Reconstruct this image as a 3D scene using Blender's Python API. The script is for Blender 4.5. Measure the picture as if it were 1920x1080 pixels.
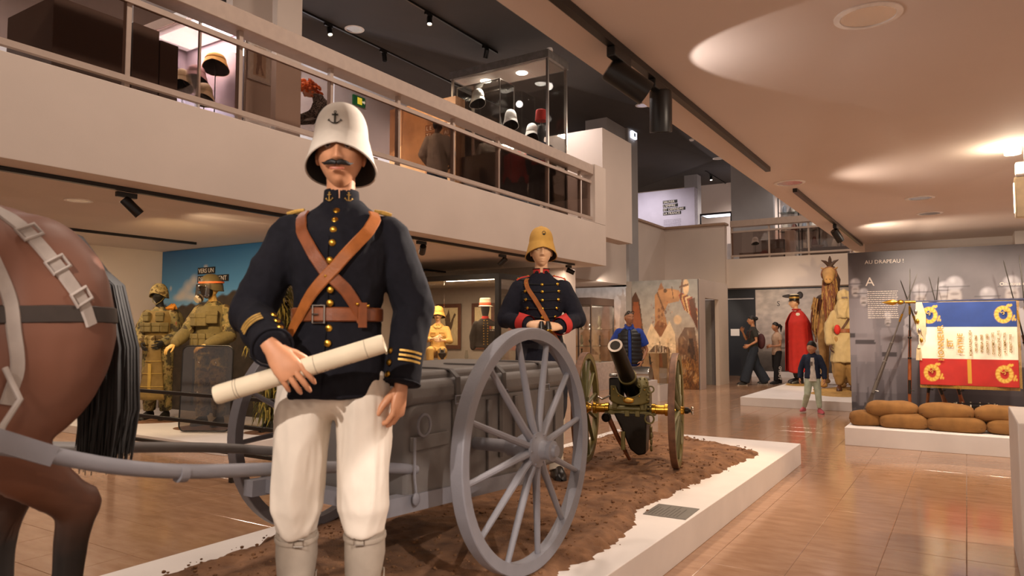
import bpy, bmesh, math, random
import numpy as np
from mathutils import Vector, Matrix, noise

random.seed(7)
for o in list(bpy.data.objects):
    bpy.data.objects.remove(o)
SC = bpy.context.scene
COL = SC.collection
PI = math.pi

# ------------------------------------------------------------------ camera
YAW = math.radians(32.364)
PITCH = math.radians(3.4115)
cam_d = bpy.data.cameras.new('camera')
cam_d.sensor_width = 36.0
cam_d.lens = 36.0 * 1342.0 / 1920.0
cam_d.clip_start = 0.05
cam_d.clip_end = 200
cam_d.dof.use_dof = True
cam_d.dof.focus_distance = 8.0
cam_d.dof.aperture_fstop = 4.0
cam = bpy.data.objects.new('camera', cam_d)
cam.location = (0, 0, 1.3)
cam.rotation_euler = (PI / 2 + PITCH, 0, YAW)
COL.objects.link(cam)
SC.camera = cam

# ------------------------------------------------------------------ world + exposure
w = bpy.data.worlds.new('World')
SC.world = w
w.use_nodes = True
w.node_tree.nodes['Background'].inputs[0].default_value = (1.0, 0.80, 0.68, 1)
w.node_tree.nodes['Background'].inputs[1].default_value = 0.6
vs = SC.view_settings
vs.view_transform = 'Standard'
vs.look = 'None'
vs.gamma = 1.0
vs.use_curve_mapping = False
vs.exposure = 0.0


# ------------------------------------------------------------------ lamps (some at fixtures of the room, others added without any)
WARM = (1.0, 0.70, 0.42)
NEUT = (1.0, 0.86, 0.74)
COOL = (0.95, 0.93, 1.0)


def spot(loc, target, power, deg=45, blend=0.6, color=WARM, size=0.04):
    l = bpy.data.lights.new('spot_lamp', 'SPOT')
    l.energy = power
    l.spot_size = math.radians(deg)
    l.spot_blend = blend
    l.color = color
    l.shadow_soft_size = size
    o = bpy.data.objects.new('spot_lamp', l)
    o.location = loc
    d = Vector(target) - Vector(loc)
    o.rotation_euler = d.to_track_quat('-Z', 'Y').to_euler()
    COL.objects.link(o)
    return o


def area(loc, sx, sy, power, color=NEUT, rot=(0, 0, 0)):
    l = bpy.data.lights.new('area_lamp', 'AREA')
    l.shape = 'RECTANGLE'
    l.size = sx
    l.size_y = sy
    l.energy = power
    l.color = color
    o = bpy.data.objects.new('area_lamp', l)
    o.location = loc
    o.rotation_euler = rot
    COL.objects.link(o)
    return o

# key light on the officer from the track behind the camera, side light on the horse, low light on earth and wheel, gunner, gun
spot((-0.95, -0.75, 2.45), (-1.72, 1.7, 1.15), 250, 34, .35, (1.0, .86, .76), .025)
spot((-1.12, 3.12, 2.32), (-2.2, .75, 1.25), 300, 46, .3, (1.0, .84, .72), .02)
spot((0.9, 0.2, 2.46), (-2.4, .8, 1.1), 36, 36, .4, (1.0, .84, .72), .025)
spot((0.95, 0.35, 2.46), (-1.62, 2.15, .2), 330, 21, .2, (1.0, .88, .80), .02)
spot((-0.95, 3.35, 2.33), (-2.62, 4.5, 1.55), 80, 40, .5, (1.0, .86, .70), .03)
spot((-1.0, 6.6, 2.4), (-2.2, 5.6, .4), 150, 80, .6, (1.0, .70, .42), .03)
spot((-1.1, 3.06, 2.26), (-0.62, 3.28, 2.56), 6.5, 84, .12, (1.0, .90, .86), .015)
spot((-1.05, 9.2, 2.2), (-0.2, 9.9, 2.60), 46, 110, 1.0, (1.0, .84, .68), .05)  # up-aimed, with the next, added in mid-air to brighten the right soffit
spot((-1.0, 6.2, 2.12), (0.2, 6.3, 2.62), 20, 110, 1.0, (1.0, .84, .72), .05)
# flag panel and sandbags
spot((-0.7, 8.3, 2.4), (-0.1, 9.9, 1.15), 120, 85, .6, (1.0, .86, .72), .03)
spot((0.6, 8.2, 2.4), (0.3, 9.9, .9), 90, 85, .7, (1.0, .86, .70), .03)
spot((0.25, 8.5, 2.42), (0.0, 7.3, 0), 130, 42, .15, (1.0, .82, .62), .03)
# camel platform
spot((-1.35, 11.6, 2.42), (-2.3, 15.2, 1.5), 460, 52, .6, (1.0, .73, .42), .03)
# camouflaged mannequins
spot((-6.9, 4.0, 2.3), (-8.7, 5.7, 1.2), 170, 85, .6, (1.0, .68, .34), .03)
spot((-6.6, 4.2, 2.3), (-7.6, 6.2, 1.8), 36, 90, .6, (1.0, .76, .5), .03)
# vitrine, murals
area((-7.9, 10.35, 2.15), 2.0, .5, 75, (1.0, .76, .5))
spot((-6.4, 9.0, 2.35), (-8.1, 10.6, 1.2), 60, 70, .7, (1.0, .76, .46), .03)
spot((-5.6, 13.0, 2.9), (-5.8, 15.5, 1.2), 200, 80, .7, (1.0, .72, .48), .03)
spot((-7.2, 15.4, 2.4), (-8.2, 17.4, 1.4), 90, 100, .7, (1.0, .84, .7), .03)
area((-7.3, 14.5, 1.84), .7, .8, 16, (1.0, .88, .7))
spot((-4.3, 18.6, 2.4), (-4.0, 20.9, 1.5), 70, 100, .7, (1.0, .84, .72), .03)
spot((-5.6, 19.0, 2.4), (-6.4, 20.95, 1.4), 45, 60, .6, (1.0, .86, .7), .03)  # added without a fixture to brighten the landscape painting
# general warm light of the recessed downlights, also where none is built
for x, y, e in ((-0.29, 3.09, 16), (-0.29, 8.75, 22), (-7.15, 3.52, 26), (-7.9, 8.0, 30), (-9.2, 4.6, 26), (1.8, 5.5, 60), (1.0, -1.0, 50), (-6.4, 12.2, 20), (1.6, 9.6, 26)):
    area((x, y, 2.50), .3, .3, e, (1.0, .80, .62))
area((0.30, 5.85, 2.36), .12, .12, 4.5, (1.0, .86, .66), (math.radians(180), 0, 0))
# upstairs: cool white ceiling lamps, cases, murals
for x, y, e in ((-8.6, 3.4, 110), (-8.6, 7.4, 110), (-8.9, 11.9, 110), (-7.4, 13.2, 80), (-8.6, 20.6, 130), (-6.0, 24.6, 160), (-3.5, 22.4, 90)):
    spot((x, y, 6.55), (x, y, 0), e * 2.2, 150, .8, (1.0, .90, .86), .08)
area((-7.75, 5.08, 4.86), .9, .45, 60, (.97, .95, 1.0))
for x in (-7.55, -6.75):
    spot((x, 10.99, 5.98), (x, 10.9, 3), 170, 120, .8, (1.0, .95, .9), .05)
spot((-8.6, 8.8, 6.3), (-8.6, 10.5, 4.9), 260, 70, .7, (1.0, .76, .5), .04)
spot((-8.8, 8.4, 6.4), (-10.6, 10.0, 5.0), 240, 80, .7, (.95, .95, 1.0), .04)
spot((-8.0, 6.0, 6.3), (-7.7, 7.0, 4.7), 170, 60, .7, (1.0, .86, .7), .04)
# lamps of the open well, washing the long fascia
for y in (0.5, 4.5, 8.5, 12.5, 17.0):
    area((-3.2, y, 6.55), .6, .6, 110, (1.0, .80, .66))


# ------------------------------------------------------------------ materials
def lin(c):
    if isinstance(c, str):
        c = [int(c[i:i + 2], 16) / 255 for i in (0, 2, 4)]
    return tuple(x / 12.92 if x <= 0.04045 else ((x + 0.055) / 1.055) ** 2.4 for x in c)


MATS = {}


def mat(name, color, rough=0.6, metal=0.0, var=0.12, scale=12.0, bump=0.0, bscale=60.0, color2=None, spec=0.5,
        emit=0.0, sheen=0.0, thr=None, coat=0.0):
    """principled material with object-space noise for colour variation and fine relief"""
    if name in MATS:
        return MATS[name]
    m = bpy.data.materials.new(name)
    m.use_nodes = True
    nt = m.node_tree
    N, L = nt.nodes, nt.links
    b = N['Principled BSDF']
    c = lin(color)
    b.inputs['Roughness'].default_value = rough
    b.inputs['Metallic'].default_value = metal
    b.inputs['Specular IOR Level'].default_value = spec
    if sheen:
        b.inputs['Sheen Weight'].default_value = sheen
    if coat:
        b.inputs['Coat Weight'].default_value = coat
        b.inputs['Coat Roughness'].default_value = 0.15
    tc = N.new('ShaderNodeTexCoord')
    if var > 0 or color2:
        nz = N.new('ShaderNodeTexNoise')
        nz.inputs['Scale'].default_value = scale
        nz.inputs['Detail'].default_value = 6
        L.new(tc.outputs['Object'], nz.inputs['Vector'])
        rp = N.new('ShaderNodeValToRGB')
        c2 = lin(color2) if color2 else tuple(x * (1 + var) for x in c)
        c1 = c if color2 else tuple(x * (1 - var) for x in c)
        lo, hi = thr if thr else (0.35, 0.65)
        rp.color_ramp.elements[0].position = lo
        rp.color_ramp.elements[1].position = hi
        rp.color_ramp.elements[0].color = (*c1, 1)
        rp.color_ramp.elements[1].color = (*c2, 1)
        L.new(nz.outputs['Fac'], rp.inputs['Fac'])
        L.new(rp.outputs['Color'], b.inputs['Base Color'])
    else:
        b.inputs['Base Color'].default_value = (*c, 1)
    if bump > 0:
        n2 = N.new('ShaderNodeTexNoise')
        n2.inputs['Scale'].default_value = bscale
        n2.inputs['Detail'].default_value = 5
        L.new(tc.outputs['Object'], n2.inputs['Vector'])
        bp = N.new('ShaderNodeBump')
        bp.inputs['Strength'].default_value = bump
        bp.inputs['Distance'].default_value = 0.01
        L.new(n2.outputs['Fac'], bp.inputs['Height'])
        L.new(bp.outputs['Normal'], b.inputs['Normal'])
    if emit:
        b.inputs['Emission Color'].default_value = (*c, 1)
        b.inputs['Emission Strength'].default_value = emit
    MATS[name] = m
    return m


def glass(name, tint=(0.9, 0.9, 0.9), gloss=0.09, rough=0.02):
    """thin pane: tinted transparency with a mirror-like sheen at grazing angles"""
    if name in MATS:
        return MATS[name]
    m = bpy.data.materials.new(name)
    m.use_nodes = True
    nt = m.node_tree
    N, L = nt.nodes, nt.links
    N.clear()
    out = N.new('ShaderNodeOutputMaterial')
    tr = N.new('ShaderNodeBsdfTransparent')
    tr.inputs[0].default_value = (*tint, 1)
    gl = N.new('ShaderNodeBsdfGlossy')
    gl.inputs['Roughness'].default_value = rough
    fr = N.new('ShaderNodeLayerWeight')
    fr.inputs['Blend'].default_value = 0.2
    mul = N.new('ShaderNodeMath')
    mul.operation = 'MULTIPLY_ADD'
    mul.inputs[1].default_value = 0.6
    mul.inputs[2].default_value = gloss * 0.4
    L.new(fr.outputs['Fresnel'], mul.inputs[0])
    mx = N.new('ShaderNodeMixShader')
    L.new(mul.outputs[0], mx.inputs[0])
    L.new(tr.outputs[0], mx.inputs[1])
    L.new(gl.outputs[0], mx.inputs[2])
    L.new(mx.outputs[0], out.inputs[0])
    MATS[name] = m
    return m


def camo(name, cols, scale=9.0, rough=0.85):
    """cloth printed with four blotchy colours"""
    if name in MATS:
        return MATS[name]
    m = bpy.data.materials.new(name)
    m.use_nodes = True
    nt = m.node_tree
    N, L = nt.nodes, nt.links
    b = N['Principled BSDF']
    b.inputs['Roughness'].default_value = rough
    tc = N.new('ShaderNodeTexCoord')
    nz = N.new('ShaderNodeTexNoise')
    nz.inputs['Scale'].default_value = scale
    nz.inputs['Detail'].default_value = 3
    L.new(tc.outputs['Object'], nz.inputs['Vector'])
    rp = N.new('ShaderNodeValToRGB')
    rp.color_ramp.interpolation = 'CONSTANT'
    e = rp.color_ramp.elements
    pos = [0.0, 0.42, 0.5, 0.58]
    while len(e) < len(cols):
        e.new(0.5)
    for i, c in enumerate(cols):
        e[i].position = pos[i]
        e[i].color = (*lin(c), 1)
    L.new(nz.outputs['Fac'], rp.inputs['Fac'])
    L.new(rp.outputs['Color'], b.inputs['Base Color'])
    MATS[name] = m
    return m


def printed(name='printed_panel', rough=0.45):
    """flat print: colour comes from the panel's own colour attribute"""
    if name in MATS:
        return MATS[name]
    m = bpy.data.materials.new(name)
    m.use_nodes = True
    nt = m.node_tree
    b = nt.nodes['Principled BSDF']
    b.inputs['Roughness'].default_value = rough
    a = nt.nodes.new('ShaderNodeVertexColor')
    a.layer_name = 'Col'
    nt.links.new(a.outputs['Color'], b.inputs['Base Color'])
    MATS[name] = m
    return m


# ------------------------------------------------------------------ mesh building
def frame_from(d, up=(0, 0, 1)):
    d = Vector(d).normalized()
    u = Vector(up)
    if abs(d.dot(u)) > 0.98:
        u = Vector((0, 1, 0)) if abs(d.y) < 0.9 else Vector((1, 0, 0))
    s = d.cross(u).normalized()
    u = s.cross(d).normalized()
    return s, u, d


class MB:
    def __init__(self):
        self.v = []
        self.f = []

    def add(self, vs, fs, M=None):
        k = len(self.v)
        if M is not None:
            vs = [M @ Vector(p) for p in vs]
        self.v += [tuple(p) for p in vs]
        self.f += [tuple(i + k for i in f) for f in fs]
        return self

    def box(self, x0, x1, y0, y1, z0, z1, M=None):
        vs = [(x, y, z) for z in (z0, z1) for y in (y0, y1) for x in (x0, x1)]
        fs = [(0, 2, 3, 1), (4, 5, 7, 6), (0, 1, 5, 4), (2, 6, 7, 3), (0, 4, 6, 2), (1, 3, 7, 5)]
        return self.add(vs, fs, M)

    def cbox(self, c, s, rz=0.0, M=None):
        T = Matrix.Translation(c) @ Matrix.Rotation(rz, 4, 'Z')
        if M is not None:
            T = M @ T
        a, b, d = s[0] / 2, s[1] / 2, s[2] / 2
        return self.box(-a, a, -b, b, -d, d, T)

    def beam(self, p, q, wd, ht, up=(0, 0, 1)):
        s, u, d = frame_from(Vector(q) - Vector(p), up)
        p, q = Vector(p), Vector(q)
        vs = []
        for c in (p, q):
            for a, b in ((-1, -1), (1, -1), (1, 1), (-1, 1)):
                vs.append(c + s * (a * wd / 2) + u * (b * ht / 2))
        return self.add(vs, [(0, 1, 2, 3), (7, 6, 5, 4), (0, 4, 5, 1), (1, 5, 6, 2), (2, 6, 7, 3), (3, 7, 4, 0)])

    def tube(self, pts, r, n=12, cap=True, up=(0, 0, 1), closed=False):
        """swept tube; r is a number, list of numbers or list of (side, up) radii"""
        pts = [Vector(p) for p in pts]
        m = len(pts)
        if not isinstance(r, (list, tuple)):
            r = [r] * m
        vs, fs = [], []
        s = None
        for i, p in enumerate(pts):
            if closed:
                d = pts[(i + 1) % m] - pts[i - 1]
            elif i == 0:
                d = pts[1] - p
            elif i == m - 1:
                d = p - pts[-2]
            else:
                d = (pts[i + 1] - p).normalized() + (p - pts[i - 1]).normalized()
            d.normalize()
            if s is None:
                s, u, _ = frame_from(d, up)
            else:
                s = (s - d * s.dot(d)).normalized()
                u = s.cross(d).normalized()
            ra, rb = r[i] if isinstance(r[i], (list, tuple)) else (r[i], r[i])
            for k in range(n):
                a = 2 * PI * k / n
                vs.append(p + s * (math.cos(a) * ra) + u * (math.sin(a) * rb))
        for i in range(m if closed else m - 1):
            j = (i + 1) % m
            for k in range(n):
                k2 = (k + 1) % n
                fs.append((i * n + k, i * n + k2, j * n + k2, j * n + k))
        if cap and not closed:
            fs.append(tuple(range(n))[::-1])
            fs.append(tuple((m - 1) * n + k for k in range(n)))
        return self.add(vs, fs)

    def limb(self, pts, r, n=14):
        """tube with round ends, for bodies"""
        pts = [Vector(p) for p in pts]
        self.tube(pts, list(r), n)
        for p, q in ((pts[0], r[0]), (pts[-1], r[-1])):
            q = max(q) if isinstance(q, (list, tuple)) else q
            self.ell(p, (q * .98, q * .98, q * .98), n, n // 2)
        return self

    def lathe(self, prof, n=20, M=None, a0=0.0, a1=2 * PI):
        vs, fs = [], []
        full = abs(a1 - a0 - 2 * PI) < 1e-6
        cols = n if full else n + 1
        for (r, z) in prof:
            for k in range(cols):
                a = a0 + (a1 - a0) * k / n
                vs.append((r * math.cos(a), r * math.sin(a), z))
        for i in range(len(prof) - 1):
            for k in range(n):
                k2 = (k + 1) % cols
                fs.append((i * cols + k, i * cols + k2, (i + 1) * cols + k2, (i + 1) * cols + k))
        if full:
            if prof[0][0] > 1e-6:
                fs.append(tuple(range(cols))[::-1])
            if prof[-1][0] > 1e-6:
                fs.append(tuple((len(prof) - 1) * cols + k for k in range(cols)))
        return self.add(vs, fs, M)

    def ell(self, c, r, n=16, m=10, M=None):
        vs, fs = [], []
        c = Vector(c)
        for j in range(m + 1):
            t = PI * j / m
            for k in range(n):
                a = 2 * PI * k / n
                vs.append(c + Vector((r[0] * math.sin(t) * math.cos(a), r[1] * math.sin(t) * math.sin(a), -r[2] * math.cos(t))))
        for j in range(m):
            for k in range(n):
                k2 = (k + 1) % n
                fs.append((j * n + k, j * n + k2, (j + 1) * n + k2, (j + 1) * n + k))
        return self.add(vs, fs, M)

    def extr(self, poly, d, M=None):
        """polygon in local xz plane, thickness d along y"""
        n = len(poly)
        vs = [(x, -d / 2, z) for x, z in poly] + [(x, d / 2, z) for x, z in poly]
        fs = [tuple(range(n)), tuple(range(2 * n - 1, n - 1, -1))]
        fs += [(i, i + n, (i + 1) % n + n, (i + 1) % n) for i in range(n)]
        return self.add(vs, fs, M)

    def grid(self, fn, nu, nv, cu=False):
        vs, fs = [], []
        for j in range(nv + 1):
            for i in range(nu if cu else nu + 1):
                vs.append(fn(i / nu, j / nv))
        w_ = nu if cu else nu + 1
        for j in range(nv):
            for i in range(nu):
                i2 = (i + 1) % w_
                fs.append((j * w_ + i, j * w_ + i2, (j + 1) * w_ + i2, (j + 1) * w_ + i))
        return self.add(vs, fs)

    def ribbon(self, pts, nrm, wd, th=0.004):
        """flat strap of width wd along pts, nrm = outward normals"""
        pts = [Vector(p) for p in pts]
        vs, fs = [], []
        m = len(pts)
        for i, p in enumerate(pts):
            d = (pts[min(i + 1, m - 1)] - pts[max(i - 1, 0)]).normalized()
            nn = Vector(nrm[i] if isinstance(nrm, list) else nrm).normalized()
            s = d.cross(nn).normalized()
            for a, b in ((-.5, 0), (.5, 0), (.42, 1), (-.42, 1)):
                vs.append(p + s * (a * wd) + nn * (b * th))
        for i in range(m - 1):
            for k in range(4):
                k2 = (k + 1) % 4
                fs.append((i * 4 + k, i * 4 + k2, i * 4 + 4 + k2, i * 4 + 4 + k))
        fs += [(3, 2, 1, 0), tuple((m - 1) * 4 + k for k in range(4))]
        return self.add(vs, fs)

    def mesh(self, name, m=None, smooth=True, ang=38):
        me = bpy.data.meshes.new(name)
        me.from_pydata(self.v, [], self.f)
        if m is not None:
            me.materials.append(m)
        bm = bmesh.new()
        bm.from_mesh(me)
        bmesh.ops.recalc_face_normals(bm, faces=bm.faces)
        bm.to_mesh(me)
        bm.free()
        if smooth:
            me.polygons.foreach_set('use_smooth', [True] * len(me.polygons))
            me.set_sharp_from_angle(angle=math.radians(ang))
        me.update()
        return me

    def build(self, name, m, parent=None, smooth=True, ang=38, bevel=0.0):
        o = bpy.data.objects.new(name, self.mesh(name, m, smooth, ang))
        COL.objects.link(o)
        if parent is not None:
            o.parent = parent
        if bevel:
            bv = o.modifiers.new('bevel', 'BEVEL')
            bv.width = bevel
            bv.segments = 2
            bv.limit_method = 'ANGLE'
            bv.angle_limit = math.radians(40)
        return o

    def fused(self, name, m, parent=None, voxel=0.01, smooth_it=4, fold=None):
        """join overlapping pieces into one continuous skin; fold=(amp, freq vector) adds cloth folds"""
        me = bpy.data.meshes.new('tmp')
        me.from_pydata(self.v, [], self.f)
        bm = bmesh.new()
        bm.from_mesh(me)
        bmesh.ops.recalc_face_normals(bm, faces=bm.faces)
        bm.to_mesh(me)
        bm.free()
        t = bpy.data.objects.new('tmp', me)
        TMP.objects.link(t)
        r = t.modifiers.new('r', 'REMESH')
        r.mode = 'VOXEL'
        r.voxel_size = voxel
        if smooth_it:
            s = t.modifiers.new('s', 'SMOOTH')
            s.factor = 0.5
            s.iterations = smooth_it
        dg = bpy.context.evaluated_depsgraph_get()
        out = bpy.data.meshes.new_from_object(t.evaluated_get(dg))
        bpy.data.objects.remove(t)
        bpy.data.meshes.remove(me)
        out.name = name
        if fold:
            amp, fr = fold
            out.update()
            nv = len(out.vertices)
            co = np.zeros(nv * 3)
            no = np.zeros(nv * 3)
            out.vertices.foreach_get('co', co)
            out.vertices.foreach_get('normal', no)
            co = co.reshape(-1, 3)
            no = no.reshape(-1, 3)
            d = np.array([noise.noise((p[0] * fr[0], p[1] * fr[1], p[2] * fr[2])) for p in co])
            d2 = np.array([noise.noise((p[0] * fr[0] * 2.4 + 7, p[1] * fr[1] * 2.4, p[2] * fr[2] * 2.4)) for p in co])
            d = (.8 - np.abs(d) * 2.4) * amp + (.6 - np.abs(d2) * 2) * amp * .35
            co = co + no * d[:, None]
            out.vertices.foreach_set('co', co.ravel())
        out.materials.clear()
        out.materials.append(m)
        out.polygons.foreach_set('use_smooth', [True] * len(out.polygons))
        out.update()
        o = bpy.data.objects.new(name, out)
        COL.objects.link(o)
        if parent is not None:
            o.parent = parent
        return o


TMP = bpy.data.collections.new('tmp')
COL.children.link(TMP)


def tag(o, label=None, cat=None, group=None, kind=None):
    if label:
        o['label'] = label
    if cat:
        o['category'] = cat
    if group:
        o['group'] = group
    if kind:
        o['kind'] = kind
    return o


def thing(name, label, cat, loc=(0, 0, 0), rz=0.0, group=None, scale=1.0):
    o = bpy.data.objects.new(name, None)
    o.empty_display_size = 0.1
    COL.objects.link(o)
    o.location = loc
    o.rotation_euler = (0, 0, rz)
    o.scale = (scale,) * 3
    return tag(o, label, cat, group)


def copy_tree(o, parent=None):
    c = o.copy()
    COL.objects.link(c)
    c.parent = parent
    for ch in o.children:
        copy_tree(ch, c)
    return c


def struct(name, mb, m, parent=None, **k):
    o = mb.build(name, m, parent, **k)
    if parent is None:
        o['kind'] = 'structure'
    return o


def text(name, s, size, m, M, parent=None, depth=0.0015, align='LEFT', space=1.0, bold=0.0):
    """raised lettering as real geometry; M maps text x (right) / y (up) / z (out)"""
    cu = bpy.data.curves.new('txt', 'FONT')
    cu.body = s
    cu.size = size
    cu.extrude = depth
    cu.offset = bold
    cu.align_x = align
    cu.space_line = space
    cu.resolution_u = 2
    t = bpy.data.objects.new('txt', cu)
    TMP.objects.link(t)
    dg = bpy.context.evaluated_depsgraph_get()
    me = bpy.data.meshes.new_from_object(t.evaluated_get(dg))
    bpy.data.objects.remove(t)
    bpy.data.curves.remove(cu)
    me.materials.clear()
    me.materials.append(m)
    me.transform(M)
    me.name = name
    o = bpy.data.objects.new(name, me)
    COL.objects.link(o)
    if parent is not None:
        o.parent = parent
    return o


def face_mat(origin, xdir, ydir):
    x = Vector(xdir).normalized()
    y = Vector(ydir).normalized()
    z = x.cross(y)
    M = Matrix((x, y, z)).transposed().to_4x4()
    M.translation = Vector(origin)
    return M


# ------------------------------------------------------------------ flat prints (photo murals, pictures)
class Print:
    """a printed sheet painted on a fine grid; u to the right, v upward, both 0..1"""

    def __init__(self, nx, ny, base):
        self.nx, self.ny = nx, ny
        self.u, self.v = np.meshgrid(np.linspace(0, 1, nx + 1), np.linspace(0, 1, ny + 1))
        self.c = np.zeros((ny + 1, nx + 1, 3)) + np.array(lin(base))
        self.asp = 1.0

    def mix(self, a, col):
        a = np.clip(a, 0, 1)[..., None]
        self.c = self.c * (1 - a) + np.array(lin(col)) * a
        return self

    def vgrad(self, stops):
        vs_ = [s_[0] for s_ in stops]
        cs = np.array([lin(s_[1]) for s_ in stops])
        for k in range(3):
            self.c[..., k] = np.interp(self.v, vs_, cs[:, k])
        return self

    def el(self, u, v, ru, rv, col, a=1.0, soft=0.15, rot=0.0):
        du, dv = self.u - u, self.v - v
        if rot:
            cr, sr = math.cos(rot), math.sin(rot)
            du, dv = du * cr + dv * sr, -du * sr + dv * cr
        d = np.sqrt((du / ru) ** 2 + (dv / rv) ** 2)
        return self.mix(np.clip((1 - d) / soft, 0, 1) * a, col)

    def poly(self, pts, col, a=1.0):
        inside = np.zeros(self.u.shape, bool)
        n = len(pts)
        for i in range(n):
            x1, y1 = pts[i]
            x2, y2 = pts[(i + 1) % n]
            if y1 == y2:
                continue
            cond = ((y1 > self.v) != (y2 > self.v)) & (self.u < (x2 - x1) * (self.v - y1) / (y2 - y1) + x1)
            inside ^= cond
        return self.mix(inside * a, col)

    def line(self, p, q, w_, col, a=1.0):
        p, q = np.array(p), np.array(q)
        d = q - p
        t = np.clip(((self.u - p[0]) * d[0] + (self.v - p[1]) * d[1]) / (d @ d + 1e-9), 0, 1)
        dist = np.hypot(self.u - p[0] - t * d[0], self.v - p[1] - t * d[1])
        return self.mix((dist < w_) * a, col)

    def noise(self, fu, fv, amt, seed=0.0, mask=None):
        g = np.zeros(self.u.shape)
        for j in range(self.ny + 1):
            for i in range(self.nx + 1):
                g[j, i] = noise.fractal((self.u[j, i] * fu, self.v[j, i] * fv, seed), 0.9, 2.1, 4)
        if mask is not None:
            g = g * mask
        self.c = np.clip(self.c * (1 + g[..., None] * amt), 0, 1)
        return self

    def build(self, name, M, wd, ht, parent=None, m=None, bend=None):
        """sheet of size wd x ht; M maps (x right, y up, z out of the sheet)"""
        nx, ny = self.nx, self.ny
        vs_ = np.stack([self.u * wd, self.v * ht, np.zeros_like(self.u)], -1).reshape(-1, 3)
        if bend is not None:
            vs_[:, 2] = bend(self.u, self.v).ravel()
        idx = np.arange((nx + 1) * (ny + 1)).reshape(ny + 1, nx + 1)
        fs = np.stack([idx[:-1, :-1], idx[:-1, 1:], idx[1:, 1:], idx[1:, :-1]], -1).reshape(-1, 4)
        me = bpy.data.meshes.new(name)
        me.from_pydata(vs_.tolist(), [], fs.tolist())
        at = me.color_attributes.new('Col', 'FLOAT_COLOR', 'POINT')
        cc = np.concatenate([self.c.reshape(-1, 3), np.ones(((nx + 1) * (ny + 1), 1))], 1)
        at.data.foreach_set('color', cc.ravel())
        me.materials.append(m or printed())
        me.transform(M)
        if bend is not None:
            me.polygons.foreach_set('use_smooth', [True] * len(me.polygons))
        me.update()
        o = bpy.data.objects.new(name, me)
        COL.objects.link(o)
        if parent is not None:
            o.parent = parent
        return o

# ------------------------------------------------------------------ the room shell
PAINT = mat('wall_paint', 'cfc0b4', 0.75, var=0.03, scale=1.5, bump=0.05, bscale=180)
PAINT2 = mat('ceiling_paint', 'd6c6ba', 0.7, var=0.02, scale=1.2, bump=0.04, bscale=200)
WHITE = mat('plinth_white', 'e2dcd8', 0.55, var=0.04, scale=3, bump=0.03, bscale=120)
DARKCEIL = mat('charcoal_ceiling', '3d3734', 0.75, var=0.05, scale=2)
GREYP = mat('grey_paint', '9c9896', 0.7, var=0.04, scale=2)
TAUPE = mat('taupe_plinth_paint', '6a5950', 0.55, var=0.06, scale=3)
BLACKM = mat('black_powder_coat', '17130f', 0.42, var=0.1)
BLACKPL = mat('black_plastic', '141210', 0.35, var=0.08)
STEEL = mat('brushed_steel', 'b8aea6', 0.28, 1.0, var=0.06, scale=40)
RAILP = mat('railing_paint', 'b09c8e', 0.5, var=0.04)
CAPWOOD = mat('ledge_trim', 'a88b74', 0.5, var=0.06)
SOCKET = mat('lamp_reflector', 'd8d0c8', 0.2, 1.0, var=0.02)
GLOW = mat('lamp_glow', 'fff0dc', 0.5, var=0, emit=12.0)
GLOWC = mat('lamp_glow_cool', 'f4f2ff', 0.5, var=0, emit=5.0)

SOF = 2.545      # soffit height under the galleries
GFL = 3.33       # gallery floor
HR = 4.42        # top of the handrails
CEI = 6.68       # dark ceiling

fl = struct('floor', MB().box(-13, 5, -4, 26, -0.2, -0.006), mat('floor_grout', '6b5040', 0.6))
def floor_material():
    m = bpy.data.materials.new('polished_stone_tile')
    m.use_nodes = True
    nt = m.node_tree
    N, L = nt.nodes, nt.links
    b = N['Principled BSDF']
    g = N.new('ShaderNodeNewGeometry')
    mp = N.new('ShaderNodeMapping')
    mp.inputs['Scale'].default_value = (1.4, 5.0, 1)
    L.new(g.outputs['Position'], mp.inputs['Vector'])
    nz = N.new('ShaderNodeTexNoise')
    nz.inputs['Scale'].default_value = 3.0
    nz.inputs['Detail'].default_value = 9
    nz.inputs['Roughness'].default_value = 0.62
    L.new(mp.outputs['Vector'], nz.inputs['Vector'])
    rp = N.new('ShaderNodeValToRGB')
    rp.color_ramp.elements[0].position = 0.3
    rp.color_ramp.elements[0].color = (*lin('9a755a'), 1)
    rp.color_ramp.elements[1].position = 0.72
    rp.color_ramp.elements[1].color = (*lin('b08c70'), 1)
    L.new(nz.outputs['Fac'], rp.inputs['Fac'])
    L.new(rp.outputs['Color'], b.inputs['Base Color'])
    r2 = N.new('ShaderNodeMapRange')
    r2.inputs['To Min'].default_value = 0.08
    r2.inputs['To Max'].default_value = 0.2
    L.new(nz.outputs['Fac'], r2.inputs['Value'])
    L.new(r2.outputs['Result'], b.inputs['Roughness'])
    b.inputs['Specular IOR Level'].default_value = 0.85
    return m


TILE = floor_material()
def tile_verts(cx, cy, a=0.2042, b=0.2067, z0=-0.008, c=0.0025):
    vs_ = [(cx + sx * a, cy + sy * b, z0) for sx, sy in ((-1, -1), (1, -1), (1, 1), (-1, 1))]
    vs_ += [(cx + sx * a, cy + sy * b, -c * .6) for sx, sy in ((-1, -1), (1, -1), (1, 1), (-1, 1))]
    vs_ += [(cx + sx * (a - c), cy + sy * (b - c), 0.0) for sx, sy in ((-1, -1), (1, -1), (1, 1), (-1, 1))]
    fs_ = [(0, 1, 5, 4), (1, 2, 6, 5), (2, 3, 7, 6), (3, 0, 4, 7), (4, 5, 9, 8), (5, 6, 10, 9), (6, 7, 11, 10), (7, 4, 8, 11), (8, 9, 10, 11)]
    return vs_, fs_


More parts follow.
